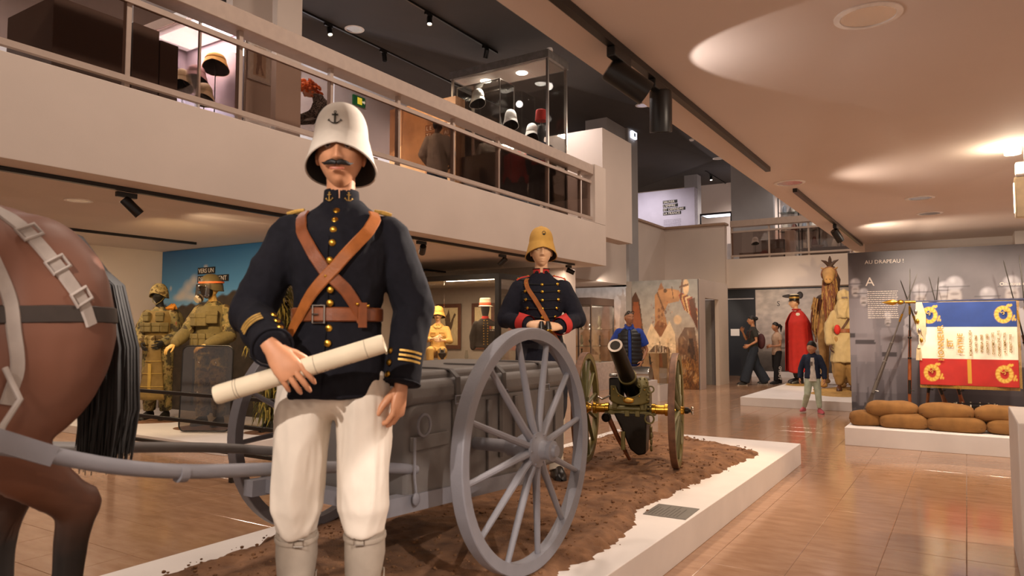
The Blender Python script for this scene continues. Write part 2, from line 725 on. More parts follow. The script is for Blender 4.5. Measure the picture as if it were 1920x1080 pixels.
def floor_tiles():
    cells = []
    cy_, sy_ = math.cos(YAW), math.sin(YAW)
    for i in range(-31, 12):
        for j in range(-18, 50):
            x = -0.04 + 0.41 * (i + .5)
            y = 5.3 + 0.415 * (j + .5)
            if not (-12.9 < x < 4.8 and -2 < y < 25):
                continue
            fwd = -x * sy_ + y * cy_
            rgt = x * cy_ + y * sy_
            score = -1.0
            under = (-3.4 < x < -1.4 and y < 7.4) or (x > -1.2 and y > 9.0) or (-3.3 < x < -1.4 and y > 12.8) or (x < -8 and y > 5.4)
            if fwd > 3.2 and abs(rgt) / fwd < 0.72 and not under:
                score = 1.0 / fwd ** 3 * (2.0 if x > -1.45 else 1.0)
            cells.append((score, x, y))
    cells.sort(reverse=True)
    me = MB().add(*tile_verts(0, 0)).mesh('tile', TILE, smooth=False)
    for s_, x, y in cells[:300]:
        o = bpy.data.objects.new('tile', me)
        o.location = (x, y, 0)
        COL.objects.link(o)
        o.parent = fl
    mb = MB()
    for s_, x, y in cells[300:]:
        mb.add(*tile_verts(x, y))
    mb.build('tile_field', TILE, fl, smooth=False)['kind'] = 'stuff'


floor_tiles()

# left gallery: slab whose edge is the long fascia
struct('ceiling_gallery_left', MB().box(-11.5, -5.83, -4, 12.6, SOF, GFL - .004), PAINT, bevel=0.006)
struct('wall_left', MB().box(-10.9, -10.7, -4, 12.6, 0, SOF), PAINT)
struct('wall_left_return', MB().box(-10.7, -7.2, 6.6, 6.75, 0, SOF), PAINT)
struct('wall_left_rear', MB().box(-10.7, -7.0, 12.0, 12.2, 0, SOF), mat('display_grey_paint', '9b8f86', 0.7, var=0.04))
struct('wall_column', MB().box(-7.05, -6.68, 12.45, 12.95, 0, SOF), PAINT)
# set-back stretch of wall under the far end of the gallery
struct('wall_setback', MB().box(-7.75, -7.5, 12.6, 20.3, 2.5, 4.3), PAINT)
struct('ceiling_setback', MB().box(-12, -7.75, 12.6, 26, 2.5, GFL), PAINT)
struct('wall_return', MB().box(-7.75, -5.72, 20.3, 20.55, 2.5, 4.3), PAINT)
struct('trim_1', MB().box(-7.8, -7.44, 16.35, 20.25, 4.3, 4.36).box(-7.8, -5.68, 20.22, 20.6, 4.3, 4.362), CAPWOOD)
struct('wall_pier', MB().box(-8.1, -7.5, 16.3, 17.45, 4.36, CEI).box(-8.1, -7.42, 17.45, 18.1, 2.5, CEI), GREYP)
struct('wall_upper_partition', MB().box(-8.9, -6.55, 14.0, 14.25, GFL, 5.71).box(-6.9, -6.55, 14.25, 15.6, GFL, 5.71), PAINT2)
# far gallery
struct('ceiling_gallery_far', MB().box(-5.72, 6, 20.42, 26, 2.5, GFL - .004).box(-7.75, -5.72, 20.55, 26, 2.5, GFL - .004), PAINT, bevel=0.006)
struct('wall_far', MB().box(-13, 6, 21.0, 21.2, 0, 2.5), mat('ink_blue_wall', '1c2029', 0.5, var=0.05))
struct('baseboard_far', MB().box(-5.2, 0, 20.93, 21.0, 0, 0.16), WHITE)
struct('wall_far_upper', MB().box(-13, 6, 26, 26.2, GFL, CEI), PAINT2)
struct('wall_far_partition', MB().box(-6.22, -4.93, 22.9, 23.1, GFL, CEI), GREYP)
struct('wall_far_pillar', MB().box(-8.12, -7.66, 24, 24.4, GFL, CEI), GREYP)
# right gallery: only its soffit shows
struct('ceiling_gallery_right', MB().box(-1.46, 6, -4, 26, SOF, 3.3), PAINT2, bevel=0.006)
struct('wall_right_rear', MB().box(-1.2, 4.5, 11.4, 11.6, 0, SOF), PAINT)
struct('wall_right_pier', MB().box(0.55, 1.4, 10.9, 11.4, 0, SOF), PAINT)
# upper storey
struct('ceiling', MB().box(-14, 6, -4, 28, CEI, CEI + .2), DARKCEIL)
struct('wall_gallery_left', MB().box(-10.9, -10.6, -4, 13, GFL, CEI), mat('gallery_white', 'd8d4d6', 0.7, var=0.03))
struct('wall_gallery_column', MB().box(-6.99, -6.9, 5.6, 5.98, GFL, CEI), PAINT)
struct('wall_gallery_screen', MB().box(-7.75, -7.62, 5.5, 6.6, GFL, CEI), PAINT2)


# ------------------------------------------------------------------ gallery railings
PANE = glass('brown_tinted_pane', (0.68, 0.59, 0.54), 0.12)
def railing(name, label, axis, fixed, a0, a1, posts, out):
    t = thing(name, label, 'railing', (fixed, a0, GFL) if axis == 'y' else (a0, fixed, GFL))

    def bx(lo, hi, d0, d1, z0, z1):
        b = MB()
        if axis == 'y':
            b.box(min(d0, d1), max(d0, d1), lo - a0, hi - a0, z0 - GFL, z1 - GFL)
        else:
            b.box(lo - a0, hi - a0, min(d0, d1), max(d0, d1), z0 - GFL, z1 - GFL)
        return b
    bx(a0, a1, -0.02 * out, -0.26 * out, HR - 0.18, HR).build('handrail', RAILP, t, bevel=0.008)
    bx(a0, a1, -0.06 * out, -0.10 * out, 4.075, 4.125).build('mid_rail', RAILP, t)
    bx(a0, a1, -0.04 * out, -0.09 * out, 3.385, 3.435).build('low_rail', RAILP, t)
    for p_ in posts:
        bx(p_ - 0.022, p_ + 0.022, -0.09 * out, -0.14 * out, GFL - .002, HR - 0.18).build('post', RAILP, t)
    ps = [a0] + [q for q in posts if a0 + .05 < q < a1 - .05] + [a1]
    for q0, q1 in zip(ps[:-1], ps[1:]):
        bx(q0 + .03, q1 - .03, -0.074 * out, -0.082 * out, 3.435, 4.075).build('glass_pane', PANE, t, smooth=False)
    return t


railing('gallery_railing', 'long beige railing with brown glass panes along the left gallery edge', 'y', -5.83, -1.0, 12.1,
        [-.2, 1.0, 2.15, 3.27, 4.38, 5.57, 6.70, 7.84, 8.97, 10.5, 11.7], 1)
struct('wall_railing_end', MB().box(-6.1, -5.83, 12.12, 12.6, GFL, HR + .02), PAINT)
railing('gallery_railing', 'short railing with brown glass panes on the far gallery above the camel', 'x', 20.42, -5.6, -1.0,
        [-5.57, -4.55, -3.52, -2.47, -1.5], -1)


# ------------------------------------------------------------------ lighting tracks, spotlights, downlights
def spotlight(label, loc, target, group='track spotlights', r=0.045, ln=0.15, lit=False):
    """track head hanging below loc, pointing to target"""
    t = thing('track_spotlight', label, 'spotlight', loc, 0, group)
    MB().box(-.02, .02, -.09, .09, -.045, 0).build('adapter', BLACKPL, t, bevel=0.004)
    MB().tube([(0, .03, -.04), (0, .03, -.1)], [.014, .009], 8).build('arm', BLACKPL, t)
    d = (Vector(target) - Vector(loc)).normalized()
    c = Vector((0, .03, -.10))
    M = d.to_track_quat('Z', 'Y').to_matrix().to_4x4()
    M.translation = c - d * ln * .35
    MB().lathe([(0, -.004), (r * .9, -.004), (r, .004), (r, ln), (r * .88, ln), (r * .8, ln - .02), (0, ln - .021)], 20, M).build('can', BLACKPL, t)
    if lit:
        MB().lathe([(0, ln - .018), (r * .78, ln - .018)], 16, M).build('lens', GLOW, t)
    return t


def track(label, p, q, wd=0.036):
    o = MB().beam((0, 0, 0), Vector(q) - Vector(p), wd, 0.034).build('lighting_track', BLACKPL)
    o.location = p
    return tag(o, label, 'light track')


HOLES = []


def downlight(label, loc, r=0.1, group='recessed downlights', lit=False):
    t = thing('recessed_downlight', label, 'downlight', loc, 0, group)
    MB().lathe([(r * 1.25, 0.004), (r * 1.25, -.004), (r * 1.02, -.007), (r, 0.0)], 28).build('rim', mat('downlight_rim', 'e6ded6', .4), t)
    MB().lathe([(r, -.004), (r * .97, .01), (r * .86, .05), (r * .7, .08), (r * .45, .09), (0, .09)], 28).build('reflector', SOCKET, t)
    MB().lathe([(r * .42, .088), (r * .4, .06), (r * .3, .05), (0, .047)], 18).build('bulb', mat('frosted_bulb', 'e8dcc8', .3), t)
    HOLES.append((Vector(loc), r))
    return t


zt = SOF - .017
track('black lighting track along the right soffit, nearest stretch', (-1.24, -1, zt), (-1.24, 5.61, zt))
track('black lighting track on the right soffit beside the camel', (-1.23, 6.57, zt), (-1.23, 11.3, zt))
track('long black lighting track along the edge of the left soffit', (-6.14, -1, zt - .001), (-6.14, 11.84, zt - .001), .05)
track('black lighting track above the camouflaged mannequins', (-9.15, 1, zt), (-9.15, 6.1, zt))
track('short black lighting track above the glass vitrine', (-9.2, 8.2, zt), (-9.2, 11.9, zt))
zu = CEI - .017
track('lighting track on the dark ceiling, ending over the tall glass case', (-7.5, 4, zu), (-7.5, 11.3, zu))
track('lighting track on the dark ceiling behind the gallery column', (-9.25, 4, zu), (-9.25, 14, zu))
track('lighting track on the dark ceiling above the far gallery', (-7.25, 23.6, zu), (-7.25, 27.5, zu))
zh = SOF - .034
spotlight('large black spotlight on the right track, nearer of two', (-1.24, 2.83, zh), (0.1, 4.0, 1.4), r=.055, ln=.2)
spotlight('black spotlight on the right track tilted down toward the floor', (-1.24, 3.3, zh), (-1.35, 3.55, 1.2), r=.055, ln=.2)
spotlight('black spotlight on the far right track beside the flag panel', (-1.23, 8.9, zh), (-.5, 9.9, 1.0))
spotlight('black spotlight above the camouflaged mannequins, below the left fascia', (-6.2, 3.45, zh), (-5.5, 5.4, 0.5), ln=.18)
spotlight('black spotlight peeking out behind the front officer mannequin', (-6.2, 7.49, zh), (-7.8, 9, 1.2))
spotlight('black spotlight on the left track over the seated khaki figure', (-6.2, 9.5, zh), (-7.8, 9.4, 1.2))
spotlight('black spotlight at the end of the left track above the red-collared gunner', (-6.2, 11.75, zh), (-5.0, 12.4, 1.9))
spotlight('lit spotlight at the top of the dark ceiling', (-7.5, 9.2, CEI - .034), (-7.0, 8.6, 4.5), lit=True)
spotlight('dark spotlight over the tall glass case', (-7.5, 10.9, CEI - .034), (-8.5, 11.5, 4.5))
spotlight('lit spotlight high above the front officer helmet', (-9.25, 8.6, CEI - .034), (-8.3, 8.2, 4.0), lit=True)
spotlight('black spotlight above the upstairs orange mural', (-9.25, 10.0, CEI - .034), (-9.2, 10.3, 4.2))
spotlight('lit spotlight above the far gallery, left one', (-7.25, 24.2, CEI - .034), (-7.0, 23.4, 4.5), lit=True)
spotlight('lit spotlight above the far gallery, right one', (-7.25, 26.2, CEI - .034), (-7.0, 25.4, 4.5), lit=True)
downlight('big recessed downlight in the right soffit near the camera', (-0.29, 3.09, SOF))
downlight('recessed downlight in the right soffit above the flag panel', (-0.29, 8.75, SOF))
downlight('unlit recessed downlight ring in the right soffit behind the nearer track', (-0.33, 7.68, SOF))
downlight('small recessed downlight ring where the two right tracks meet', (-1.22, 6.3, SOF))
downlight('recessed downlight in the left soffit above the horse', (-7.15, 3.52, SOF))
downlight('bright recessed downlight in the dark ceiling above the gallery', (-9.07, 9.05, CEI), .14)
downlight('recessed downlight in the dark ceiling beside the spotlights', (-6.37, 15.89, CEI), .14)
downlight('recessed downlight in the dark ceiling at the right soffit edge', (-6.39, 22.15, CEI), .14)
o = MB().lathe([(0, -.05), (.05, -.045), (.07, -.02), (.07, 0)], 20).build('smoke_detector', mat('detector_white', 'e8e4e0', .4))
o.location = (-6.36, 19.49, CEI)
tag(o, 'small white smoke detector on the dark ceiling', 'smoke detector')



def cut_holes():
    """open the ceilings where the downlights are recessed"""
    for nm in ('ceiling_gallery_left', 'ceiling_gallery_right', 'ceiling'):
        ob = bpy.data.objects[nm]
        cut = MB()
        for p_, r in HOLES:
            bb = [Vector(c) for c in ob.bound_box]
            lo = Vector([min(c[k] for c in bb) for k in range(3)])
            hi = Vector([max(c[k] for c in bb) for k in range(3)])
            if abs(p_.z - lo.z) < .02 and lo.x < p_.x < hi.x and lo.y < p_.y < hi.y:
                cut.lathe([(r * 1.04, -.1), (r * 1.04, .13)], 28, Matrix.Translation(p_))
        if not cut.v:
            continue
        c = cut.build('cutter', None)
        b = ob.modifiers.new('holes', 'BOOLEAN')
        b.object = c
        b.operation = 'DIFFERENCE'
        b.solver = 'EXACT'
        for k, md in enumerate(ob.modifiers):
            if md.type == 'BOOLEAN':
                ob.modifiers.move(k, 0)
        dg = bpy.context.evaluated_depsgraph_get()
        me = bpy.data.meshes.new_from_object(ob.evaluated_get(dg))
        ob.modifiers.clear()
        ob.data = me
        me.name = nm
        bpy.data.objects.remove(c)


cut_holes()
# white stepped platform with the horse, cart and gun
struct('trim_platform', MB().box(-3.33, -1.40, -3.2, 7.47, 0, 0.2), WHITE, bevel=0.004)

# ------------------------------------------------------------------ figures
SKIN = mat('mannequin_skin', 'c9906c', 0.42, var=0.05, scale=30)
SKIN2 = mat('pale_mannequin_skin', 'dcae88', 0.45, var=0.04, scale=30)
SKINP = mat('skin', 'b5805f', 0.5, var=0.06, scale=25)
SKIND = mat('dark_skin', '4a2f22', 0.5, var=0.06, scale=25)
NAVY = mat('navy_wool', '17171e', 0.9, var=0.12, scale=60, bump=0.25, bscale=900, spec=.2)
CREAM = mat('cream_cotton', 'e0d6c8', 0.8, var=0.05, scale=8, bump=0.15, bscale=600)
GAITER = mat('grey_canvas', '9c9082', 0.75, var=0.08, scale=15, bump=0.2, bscale=500)
LEATH1 = mat('chestnut_leather', '7c4526', 0.38, var=0.18, scale=25, bump=0.1, bscale=200)
LEATH2 = mat('tan_leather', '9a5a2a', 0.36, var=0.15, scale=25, bump=0.1, bscale=200)
LEATHK = mat('black_leather', '17120f', 0.35, var=0.1)
LEATHB = mat('brown_shoe_leather', '4b2c1a', 0.4, var=0.15)
BRASS = mat('brass', 'c8993c', 0.28, 1.0, var=0.1, scale=40)
GOLDB = mat('gold_braid', 'c19a4e', 0.5, 0.5, var=0.2, scale=120)
SILVER = mat('nickel', 'b9b4ac', 0.25, 1.0, var=0.05)
BLACKC = mat('black_cloth', '131216', 0.85, var=0.1, scale=40)
HAIRK = mat('dark_hair', '14100e', 0.55, var=0.2, scale=80)
REDC = mat('red_cloth', 'b3221c', 0.8, var=0.08, scale=30, bump=0.15, bscale=600)
IVORY = mat('ivory_paper', 'd9ccb2', 0.7, var=0.06, scale=10)
HELMW = mat('white_helmet_cloth', 'cbc2b6', 0.8, var=0.05, scale=20, bump=0.25, bscale=700)
HELMK = mat('khaki_helmet_cloth', 'c29445', 0.8, var=0.06, scale=20, bump=0.25, bscale=700)
LINING = mat('helmet_lining', '1c1a16', 0.85, var=0.1)


def interp_secs(secs, z):
    if z <= secs[0][0]:
        return secs[0][1:]
    for a, b in zip(secs[:-1], secs[1:]):
        if z <= b[0]:
            t = (z - a[0]) / (b[0] - a[0])
            return tuple(x + (y - x) * t for x, y in zip(a[1:], b[1:]))
    return secs[-1][1:]


def torso_pt(secs, ang, z, off=0.0):
    """point and outward normal on a torso; ang 0 = front, + toward person's left"""
    rx, ry, cx, cy = interp_secs(secs, z)
    p = Vector((cx + (rx + off) * math.sin(ang), cy - (ry + off) * math.cos(ang), z))
    n = Vector((math.sin(ang) / rx, -math.cos(ang) / ry, 0)).normalized()
    return p, n


def torso_loft(mb, secs, n=32, m=28):
    z0, z1 = secs[0][0], secs[-1][0]

    def fn(u, v):
        z = z0 + (z1 - z0) * v
        rx, ry, cx, cy = interp_secs(secs, z)
        a = u * 2 * PI
        return (cx + rx * math.cos(a), cy + ry * math.sin(a), z)
    k = len(mb.v)
    mb.grid(fn, n, m, True)
    mb.f.append(tuple(k + i for i in range(n))[::-1])
    mb.f.append(tuple(k + m * n + i for i in range(n)))
    return mb


def head_pt(th, ph, off=0.0, fem=0.0):
    nx, ny, nz = math.cos(ph) * math.sin(th), -math.cos(ph) * math.cos(th), math.sin(ph)
    x, y, z = nx * .075, ny * .098, nz * .118
    if z < -.015:
        t = min(1, (-.015 - z) / .1)
        x *= 1 - .34 * t ** 1.3
        if y > 0:
            y *= 1 - .45 * t
        else:
            y *= 1 - .05 * t
    x *= 1 - .12 * max(0, -ny) ** 3
    f = max(0.0, min(1.0, (-ny - .15) * 2.5))
    if f > 0:
        def g(cx, cz, wx, wz):
            return math.exp(-((x - cx) / wx) ** 2 - ((z - cz) / wz) ** 2)
        d = 0.0
        tn = max(0, min(1, (.025 - z) / .06))
        if -.045 < z < .035:
            d += (.006 + .021 * tn) * math.exp(-(x / (.008 + .006 * tn)) ** 2) * (1 if z > -.032 else max(0, 1 - (-.032 - z) / .012))
        d += .007 * (g(.014, -.03, .007, .008) + g(-.014, -.03, .007, .008))
        d -= .012 * (g(.032, .010, .017, .011) + g(-.032, .010, .017, .011))
        d += .005 * (g(.031, .008, .011, .006) + g(-.031, .008, .011, .006))
        d += .006 * (g(.032, .030, .024, .007) + g(-.032, .030, .024, .007)) * (1 - fem)
        d += .004 * (g(.047, -.018, .018, .016) + g(-.047, -.018, .018, .016))
        d += .008 * g(0, -.060, .022, .006) + .009 * g(0, -.073, .019, .006) - .004 * g(0, -.0665, .026, .0025)
        d += .010 * g(0, -.1, .022, .014)
        y -= d * f
    k = 1 + off
    return Vector((x * k, y * k, z * k))


def head_mb(mb, M, nu=56, nv=44, fem=0.0):
    k = len(mb.v)

    def fn(u, v):
        u2 = u - .5
        th = 2 * PI * (u2 - .055 * math.sin(2 * PI * u2) * 1.0)
        return M @ head_pt(th, (v - .5) * PI * .998, fem=fem)
    mb.grid(fn, nu, nv, True)
    for s in (-1, 1):
        R = M @ Matrix.Translation((s * .074, .012, -.006)) @ Matrix.Rotation(s * .35, 4, 'Z') @ Matrix.Rotation(-.2, 4, 'X')
        mb.ell((0, 0, 0), (.008, .019, .031), 12, 8, R)
        mb.ell((s * .004, .004, .002), (.008, .012, .022), 10, 6, R)
    return mb


def hair_mb(M, back=-.05, front=.055, off=.09, nu=40, nv=20, rough=.0, seed=0):
    """cap of hair: hairline at height front on the face side, back behind"""
    mb = MB()

    def fn(u, v):
        th = 2 * PI * (u - .5)
        c = .5 + .5 * math.cos(th)
        c = c ** .6
        zl = back + (front - back) * c
        ph0 = math.asin(max(-1, min(1, zl / .118)))
        ph = ph0 + (PI / 2 * .998 - ph0) * v
        p = head_pt(th, ph, off * min(1, .25 + v * 4))
        if rough:
            p = p * (1 + rough * noise.noise(p * 45 + Vector((seed, 0, 0))))
        return M @ p
    mb.grid(fn, nu, nv, True)
    return mb


def hand_mb(mb, M, thumb=1, curl=(.35, .45, .3), spread=.06, n=8, thumb_in=.35):
    """wrist at origin, x along the hand, -z palm side"""
    def P(p):
        return M @ Vector(p)
    k = len(mb.v)
    loc = MB()
    loc.tube([(-.03, 0, 0), (0, 0, 0), (.03, 0, 0), (.06, 0, 0), (.088, 0, 0), (.096, 0, -.002)],
             [(.026, .021), (.028, .02), (.037, .018), (.041, .0155), (.04, .013), (.034, .009)], 14)
    loc.ell((.03, thumb * .024, -.008), (.03, .017, .015), 10, 8)
    bases = [(.088, thumb * .0315, .001, .072, .0088), (.093, thumb * .0105, .002, .081, .0092), (.089, -thumb * .0105, .001, .075, .0088), (.079, -thumb * .031, -.001, .058, .0077)]
    for i, (x, y, z, ln, r) in enumerate(bases):
        a = 0.0
        sp = (1.5 - i) * spread * thumb
        pts = [Vector((x - .02, y * .93, z)), Vector((x, y, z))]
        for seg, fr in zip(curl, (.45, .3, .25)):
            a += seg * (1 + .08 * i)
            d = Vector((math.cos(a) * math.cos(sp), math.sin(sp) * math.cos(a), -math.sin(a)))
            p0 = pts[-1]
            pts.append(p0 + d * ln * fr * .5)
            pts.append(p0 + d * ln * fr)
        rr = [r * 1.0, r * 1.05] + [r, r * 1.02, r * .93, r * .95, r * .86, r * .62]
        loc.tube(pts, rr, n)
        loc.ell(pts[-1], (r * .62,) * 3, n, 6)
    a = thumb_in
    pts = [Vector((.018, thumb * .022, -.008)), Vector((.042, thumb * .042, -.018))]
    d = Vector((math.cos(a) * .85, thumb * .45 * math.cos(a), -math.sin(a) * .8)).normalized()
    pts.append(pts[-1] + d * .032)
    d2 = (d + Vector((.35, -thumb * .3, -.1))).normalized()
    pts.append(pts[-1] + d2 * .026)
    loc.tube(pts, [.014, .0125, .0105, .0075], n)
    loc.ell(pts[-1], (.0075,) * 3, n, 6)
    mb.v += [tuple(M @ Vector(p)) for p in loc.v]
    mb.f += [tuple(i + k for i in f) for f in loc.f]
    return mb


def hand_frame(wrist, direction, back):
    x = Vector(direction).normalized()
    b = Vector(back)
    z = (b - x * b.dot(x)).normalized()
    y = z.cross(x)
    M = Matrix((x, y, z)).transposed().to_4x4()
    M.translation = Vector(wrist)
    return M


DEFJ = dict(hipL=(.09, 0, .92), kneL=(.105, -.01, .50), ankL=(.11, .03, .09), hipR=(-.09, 0, .92), kneR=(-.105, -.01, .50), ankR=(-.11, .03, .09),
            shoL=(.165, .01, 1.39), elbL=(.235, .04, 1.13), wriL=(.25, -.05, .88), shoR=(-.165, .01, 1.39), elbR=(-.235, .04, 1.13), wriR=(-.25, -.05, .88),
            head=(0, -.025, 1.655))
TORSO = [(.84, .175, .125, 0, 0), (.95, .178, .128, 0, 0), (1.10, .148, .108, 0, 0), (1.28, .172, .125, 0, -.005), (1.38, .172, .112, 0, 0), (1.44, .135, .085, 0, .01), (1.50, .068, .062, 0, .015)]


def join_meshes(name, meshes, m, parent):
    bm = bmesh.new()
    for me in meshes:
        bm.from_mesh(me)
    out = bpy.data.meshes.new(name)
    bm.to_mesh(out)
    bm.free()
    out.materials.append(m)
    out.polygons.foreach_set('use_smooth', [True] * len(out.polygons))
    out.update()
    o = bpy.data.objects.new(name, out)
    COL.objects.link(o)
    o.parent = parent
    return o


def mid(a, b, t):
    return Vector(a) * (1 - t) + Vector(b) * t


def figure(name, label, cat, loc, rz, H=1.78, J=None, secs=None, top=None, bottom=None, shoes=None, skin=SKIN, sleeve=(.064, .066, .058, .046), sleeve_to=1.0, short=None,
           leg=(.1, .088, .068, .06), leg_to=.11, voxel=.011, fold=(.004, (14, 14, 9)), head_rot=(0, 0, 0), hands=True, hand_dirs=None, curl=(.35, .45, .3),
           hres=(56, 44), group=None, top_name='jacket', bottom_name='trousers', fem=0.0, has_head=True, hs=1.0, shoe_len=.27):
    j = {k: Vector(v) for k, v in {**DEFJ, **(J or {})}.items()}
    secs = secs or TORSO
    root = thing(name, label, cat, loc, rz, group, H / 1.78)
    # continuous body
    mb = MB()
    core = [(z, rx * .8, ry * .8, cx, cy) for z, rx, ry, cx, cy in secs]
    torso_loft(mb, core, 20, 14)
    nk = Vector(interp_secs(secs, secs[-1][0])[2:] + (secs[-1][0] - .03,))
    if has_head:
        mb.limb([nk, mid(nk, j['head'], .45), j['head'] + Vector((0, .012, -.05))], [.056, .05, .052])
    for s in 'LR':
        if top is not None or skin is not None:
            mb.limb([j['sho' + s], mid(j['sho' + s], j['elb' + s], .5), j['elb' + s], mid(j['elb' + s], j['wri' + s], .4), j['wri' + s]], [.046, .046, .037, .035, .023], 10)
        mb.limb([j['hip' + s], mid(j['hip' + s], j['kne' + s], .5), j['kne' + s], mid(j['kne' + s], j['ank' + s], .4), j['ank' + s]], [.075, .066, .048, .048, .032], 10)
    t = mb.fused('core', skin, None, .02, 3)
    parts = [t.data]
    Mh = Matrix.Translation(j['head']) @ Matrix.Rotation(head_rot[2], 4, 'Z') @ Matrix.Rotation(head_rot[0], 4, 'X') @ Matrix.Rotation(head_rot[1], 4, 'Y') @ Matrix.Scale(hs, 4)
    if has_head:
        parts.append(head_mb(MB(), Mh, *hres, fem=fem).mesh('head', None, True, 60))
    if hands:
        hd = hand_dirs or {}
        for s, bk, th in (('L', (1, 0, .1), -1), ('R', (-1, 0, .1), 1)):
            d, b_ = hd.get(s, (j['wri' + s] - j['elb' + s], bk))[:2]
            cu = hd[s][2] if s in hd and len(hd[s]) > 2 else curl
            parts.append(hand_mb(MB(), hand_frame(j['wri' + s], d, b_), th, cu).mesh('hand', None, True, 60))
    join_meshes('body', parts, skin, root)
    bpy.data.objects.remove(t)
    # clothes
    if top is not None:
        mb = torso_loft(MB(), secs)
        for s in 'LR':
            a, b_, c = j['sho' + s], j['elb' + s], j['wri' + s]
            if short is None:
                c2 = b_ + (c - b_) * sleeve_to
                mb.limb([a, mid(a, b_, .5), b_], sleeve[:3], 16)
                mb.tube([mid(a, b_, .92), b_, mid(b_, c2, .5), c2], [sleeve[2] * .95, sleeve[2], (sleeve[2] + sleeve[3]) / 2, sleeve[3]], 16)
                mb.ell(b_, (sleeve[2] * 1.02,) * 3)
            else:
                e = a + (b_ - a) * short
                mb.limb([a, mid(a, e, .5)], [sleeve[0], sleeve[1]], 16)
                mb.tube([mid(a, e, .5), e], [sleeve[1], sleeve[1] * .95], 16)
        mb.fused(top_name, top, root, voxel, 5, fold)
    if bottom is not None:
        mb = MB()
        pz = (j['hipL'] + j['hipR']) / 2
        mb.ell(pz + Vector((0, 0, .03)), (.168, .125, .13), 24, 14)
        for s in 'LR':
            h, k, a = j['hip' + s], j['kne' + s], j['ank' + s]
            e = k + (a - k) * ((k.z - leg_to) / max(.01, (k.z - a.z))) if k.z > a.z + .05 else a
            mb.tube([h, mid(h, k, .35), mid(h, k, .75), k, mid(k, e, .5), e], [leg[0], leg[0] * .98, leg[1], (leg[1] + leg[2]) / 2, leg[2], leg[3]], 18)
            mb.ell(h, (leg[0],) * 3)
        mb.fused(bottom_name, bottom, root, voxel * 1.1, 4, fold)
    if shoes is not None:
        for s in 'LR':
            shoe(root, j['ank' + s], j.get('toe' + s, Vector((.12 if s == 'L' else -.12, -1, 0))), shoes, shoe_len)
    root_j[root.name] = (j, Mh, secs)
    return root


root_j = {}


def shoe(root, ank, d, m, ln=.27, name='shoe'):
    d = Vector(d).normalized()
    z0 = ank.z - .09
    side = d.cross(Vector((0, 0, 1))).normalized()
    up = side.cross(d).normalized()

    def fn(u, v):
        a = 2 * PI * u
        t = v
        x = -.07 + (ln) * t
        wd = .036 + .012 * math.sin(min(1, t * 1.25) * PI * .75)
        if t > .85:
            wd *= math.sqrt(max(0.02, 1 - ((t - .85) / .15) ** 2))
        if t < .08:
            wd *= math.sqrt(max(.05, 1 - ((.08 - t) / .08) ** 2))
        hh = .095 * (1 - t) ** .8 + .045 if t > .3 else .115
        if t > .9:
            hh *= math.sqrt(max(.1, 1 - ((t - .9) / .1) ** 2 * .8))
        zz = hh * max(0, math.sin(a)) ** .6 if math.sin(a) > 0 else 0
        return Vector((ank.x, ank.y, z0 + .002)) + d * x + side * (math.cos(a) * wd * (1 if math.sin(a) < .5 else .95)) + up * zz
    mb = MB().grid(fn, 16, 14, True)
    o = mb.build(name, m, root)
    return o


def colonial_helmet(root, M, m, s=1.0, badge=None, tall=1.0, name='helmet', wide=1.0, band=True):
    """cloth covered sun helmet: tall crown, sloping brim longer behind, dark lining, rim tape; M = head matrix"""
    top = .118 * tall

    def prof(t, th):
        # t 0 top .. 1 rim; th 0 front
        b = .5 - .5 * math.cos(th)          # 0 front, 1 back
        sd = abs(math.sin(th))
        rr = .104
        if t < .62:
            q = t / .62
            r = rr * math.sin(q * PI / 2) ** .72 * (.86 + .08 * q)
            z = top * (math.cos(q * PI / 2) ** .85) + .035
        else:
            q = (t - .62) / .38
            r = rr * (.94 + .14 * q + (.07 + .26 * b ** 2) * q * q)
            z = .035 - .040 * q - (.008 + .075 * b + .016 * sd) * q * q
        return Vector((r * .92 * wide * math.sin(th), -r * 1.1 * wide * math.cos(th) + .008, z))
    R = M @ Matrix.Translation((0, 0, .035)) @ Matrix.Scale(s, 4)
    shell = MB().grid(lambda u, v: R @ prof(max(v, .002), 2 * PI * u), 48, 30, True).build(name, m, root)
    MB().grid(lambda u, v: R @ (prof(.25 + v * .745, 2 * PI * u) * .985 - Vector((0, 0, .004))), 40, 16, True).build('lining', LINING, shell)
    MB().tube([R @ (prof(1, 2 * PI * k / 48) + Vector((0, 0, -.001))) for k in range(48)], .0035 * s, 6, closed=True).build('rim_tape', m, shell)
    if band:
        MB().tube([R @ (prof(.60, 2 * PI * k / 40) * 1.012) for k in range(40)], (.003 * s), 6, closed=True).build('band', m, shell)
    MB().ell(R @ Vector((0, .008, top + .037)), (.016 * s, .016 * s, .006 * s), 12, 6).build('vent_button', m, shell)
    return shell, R, prof


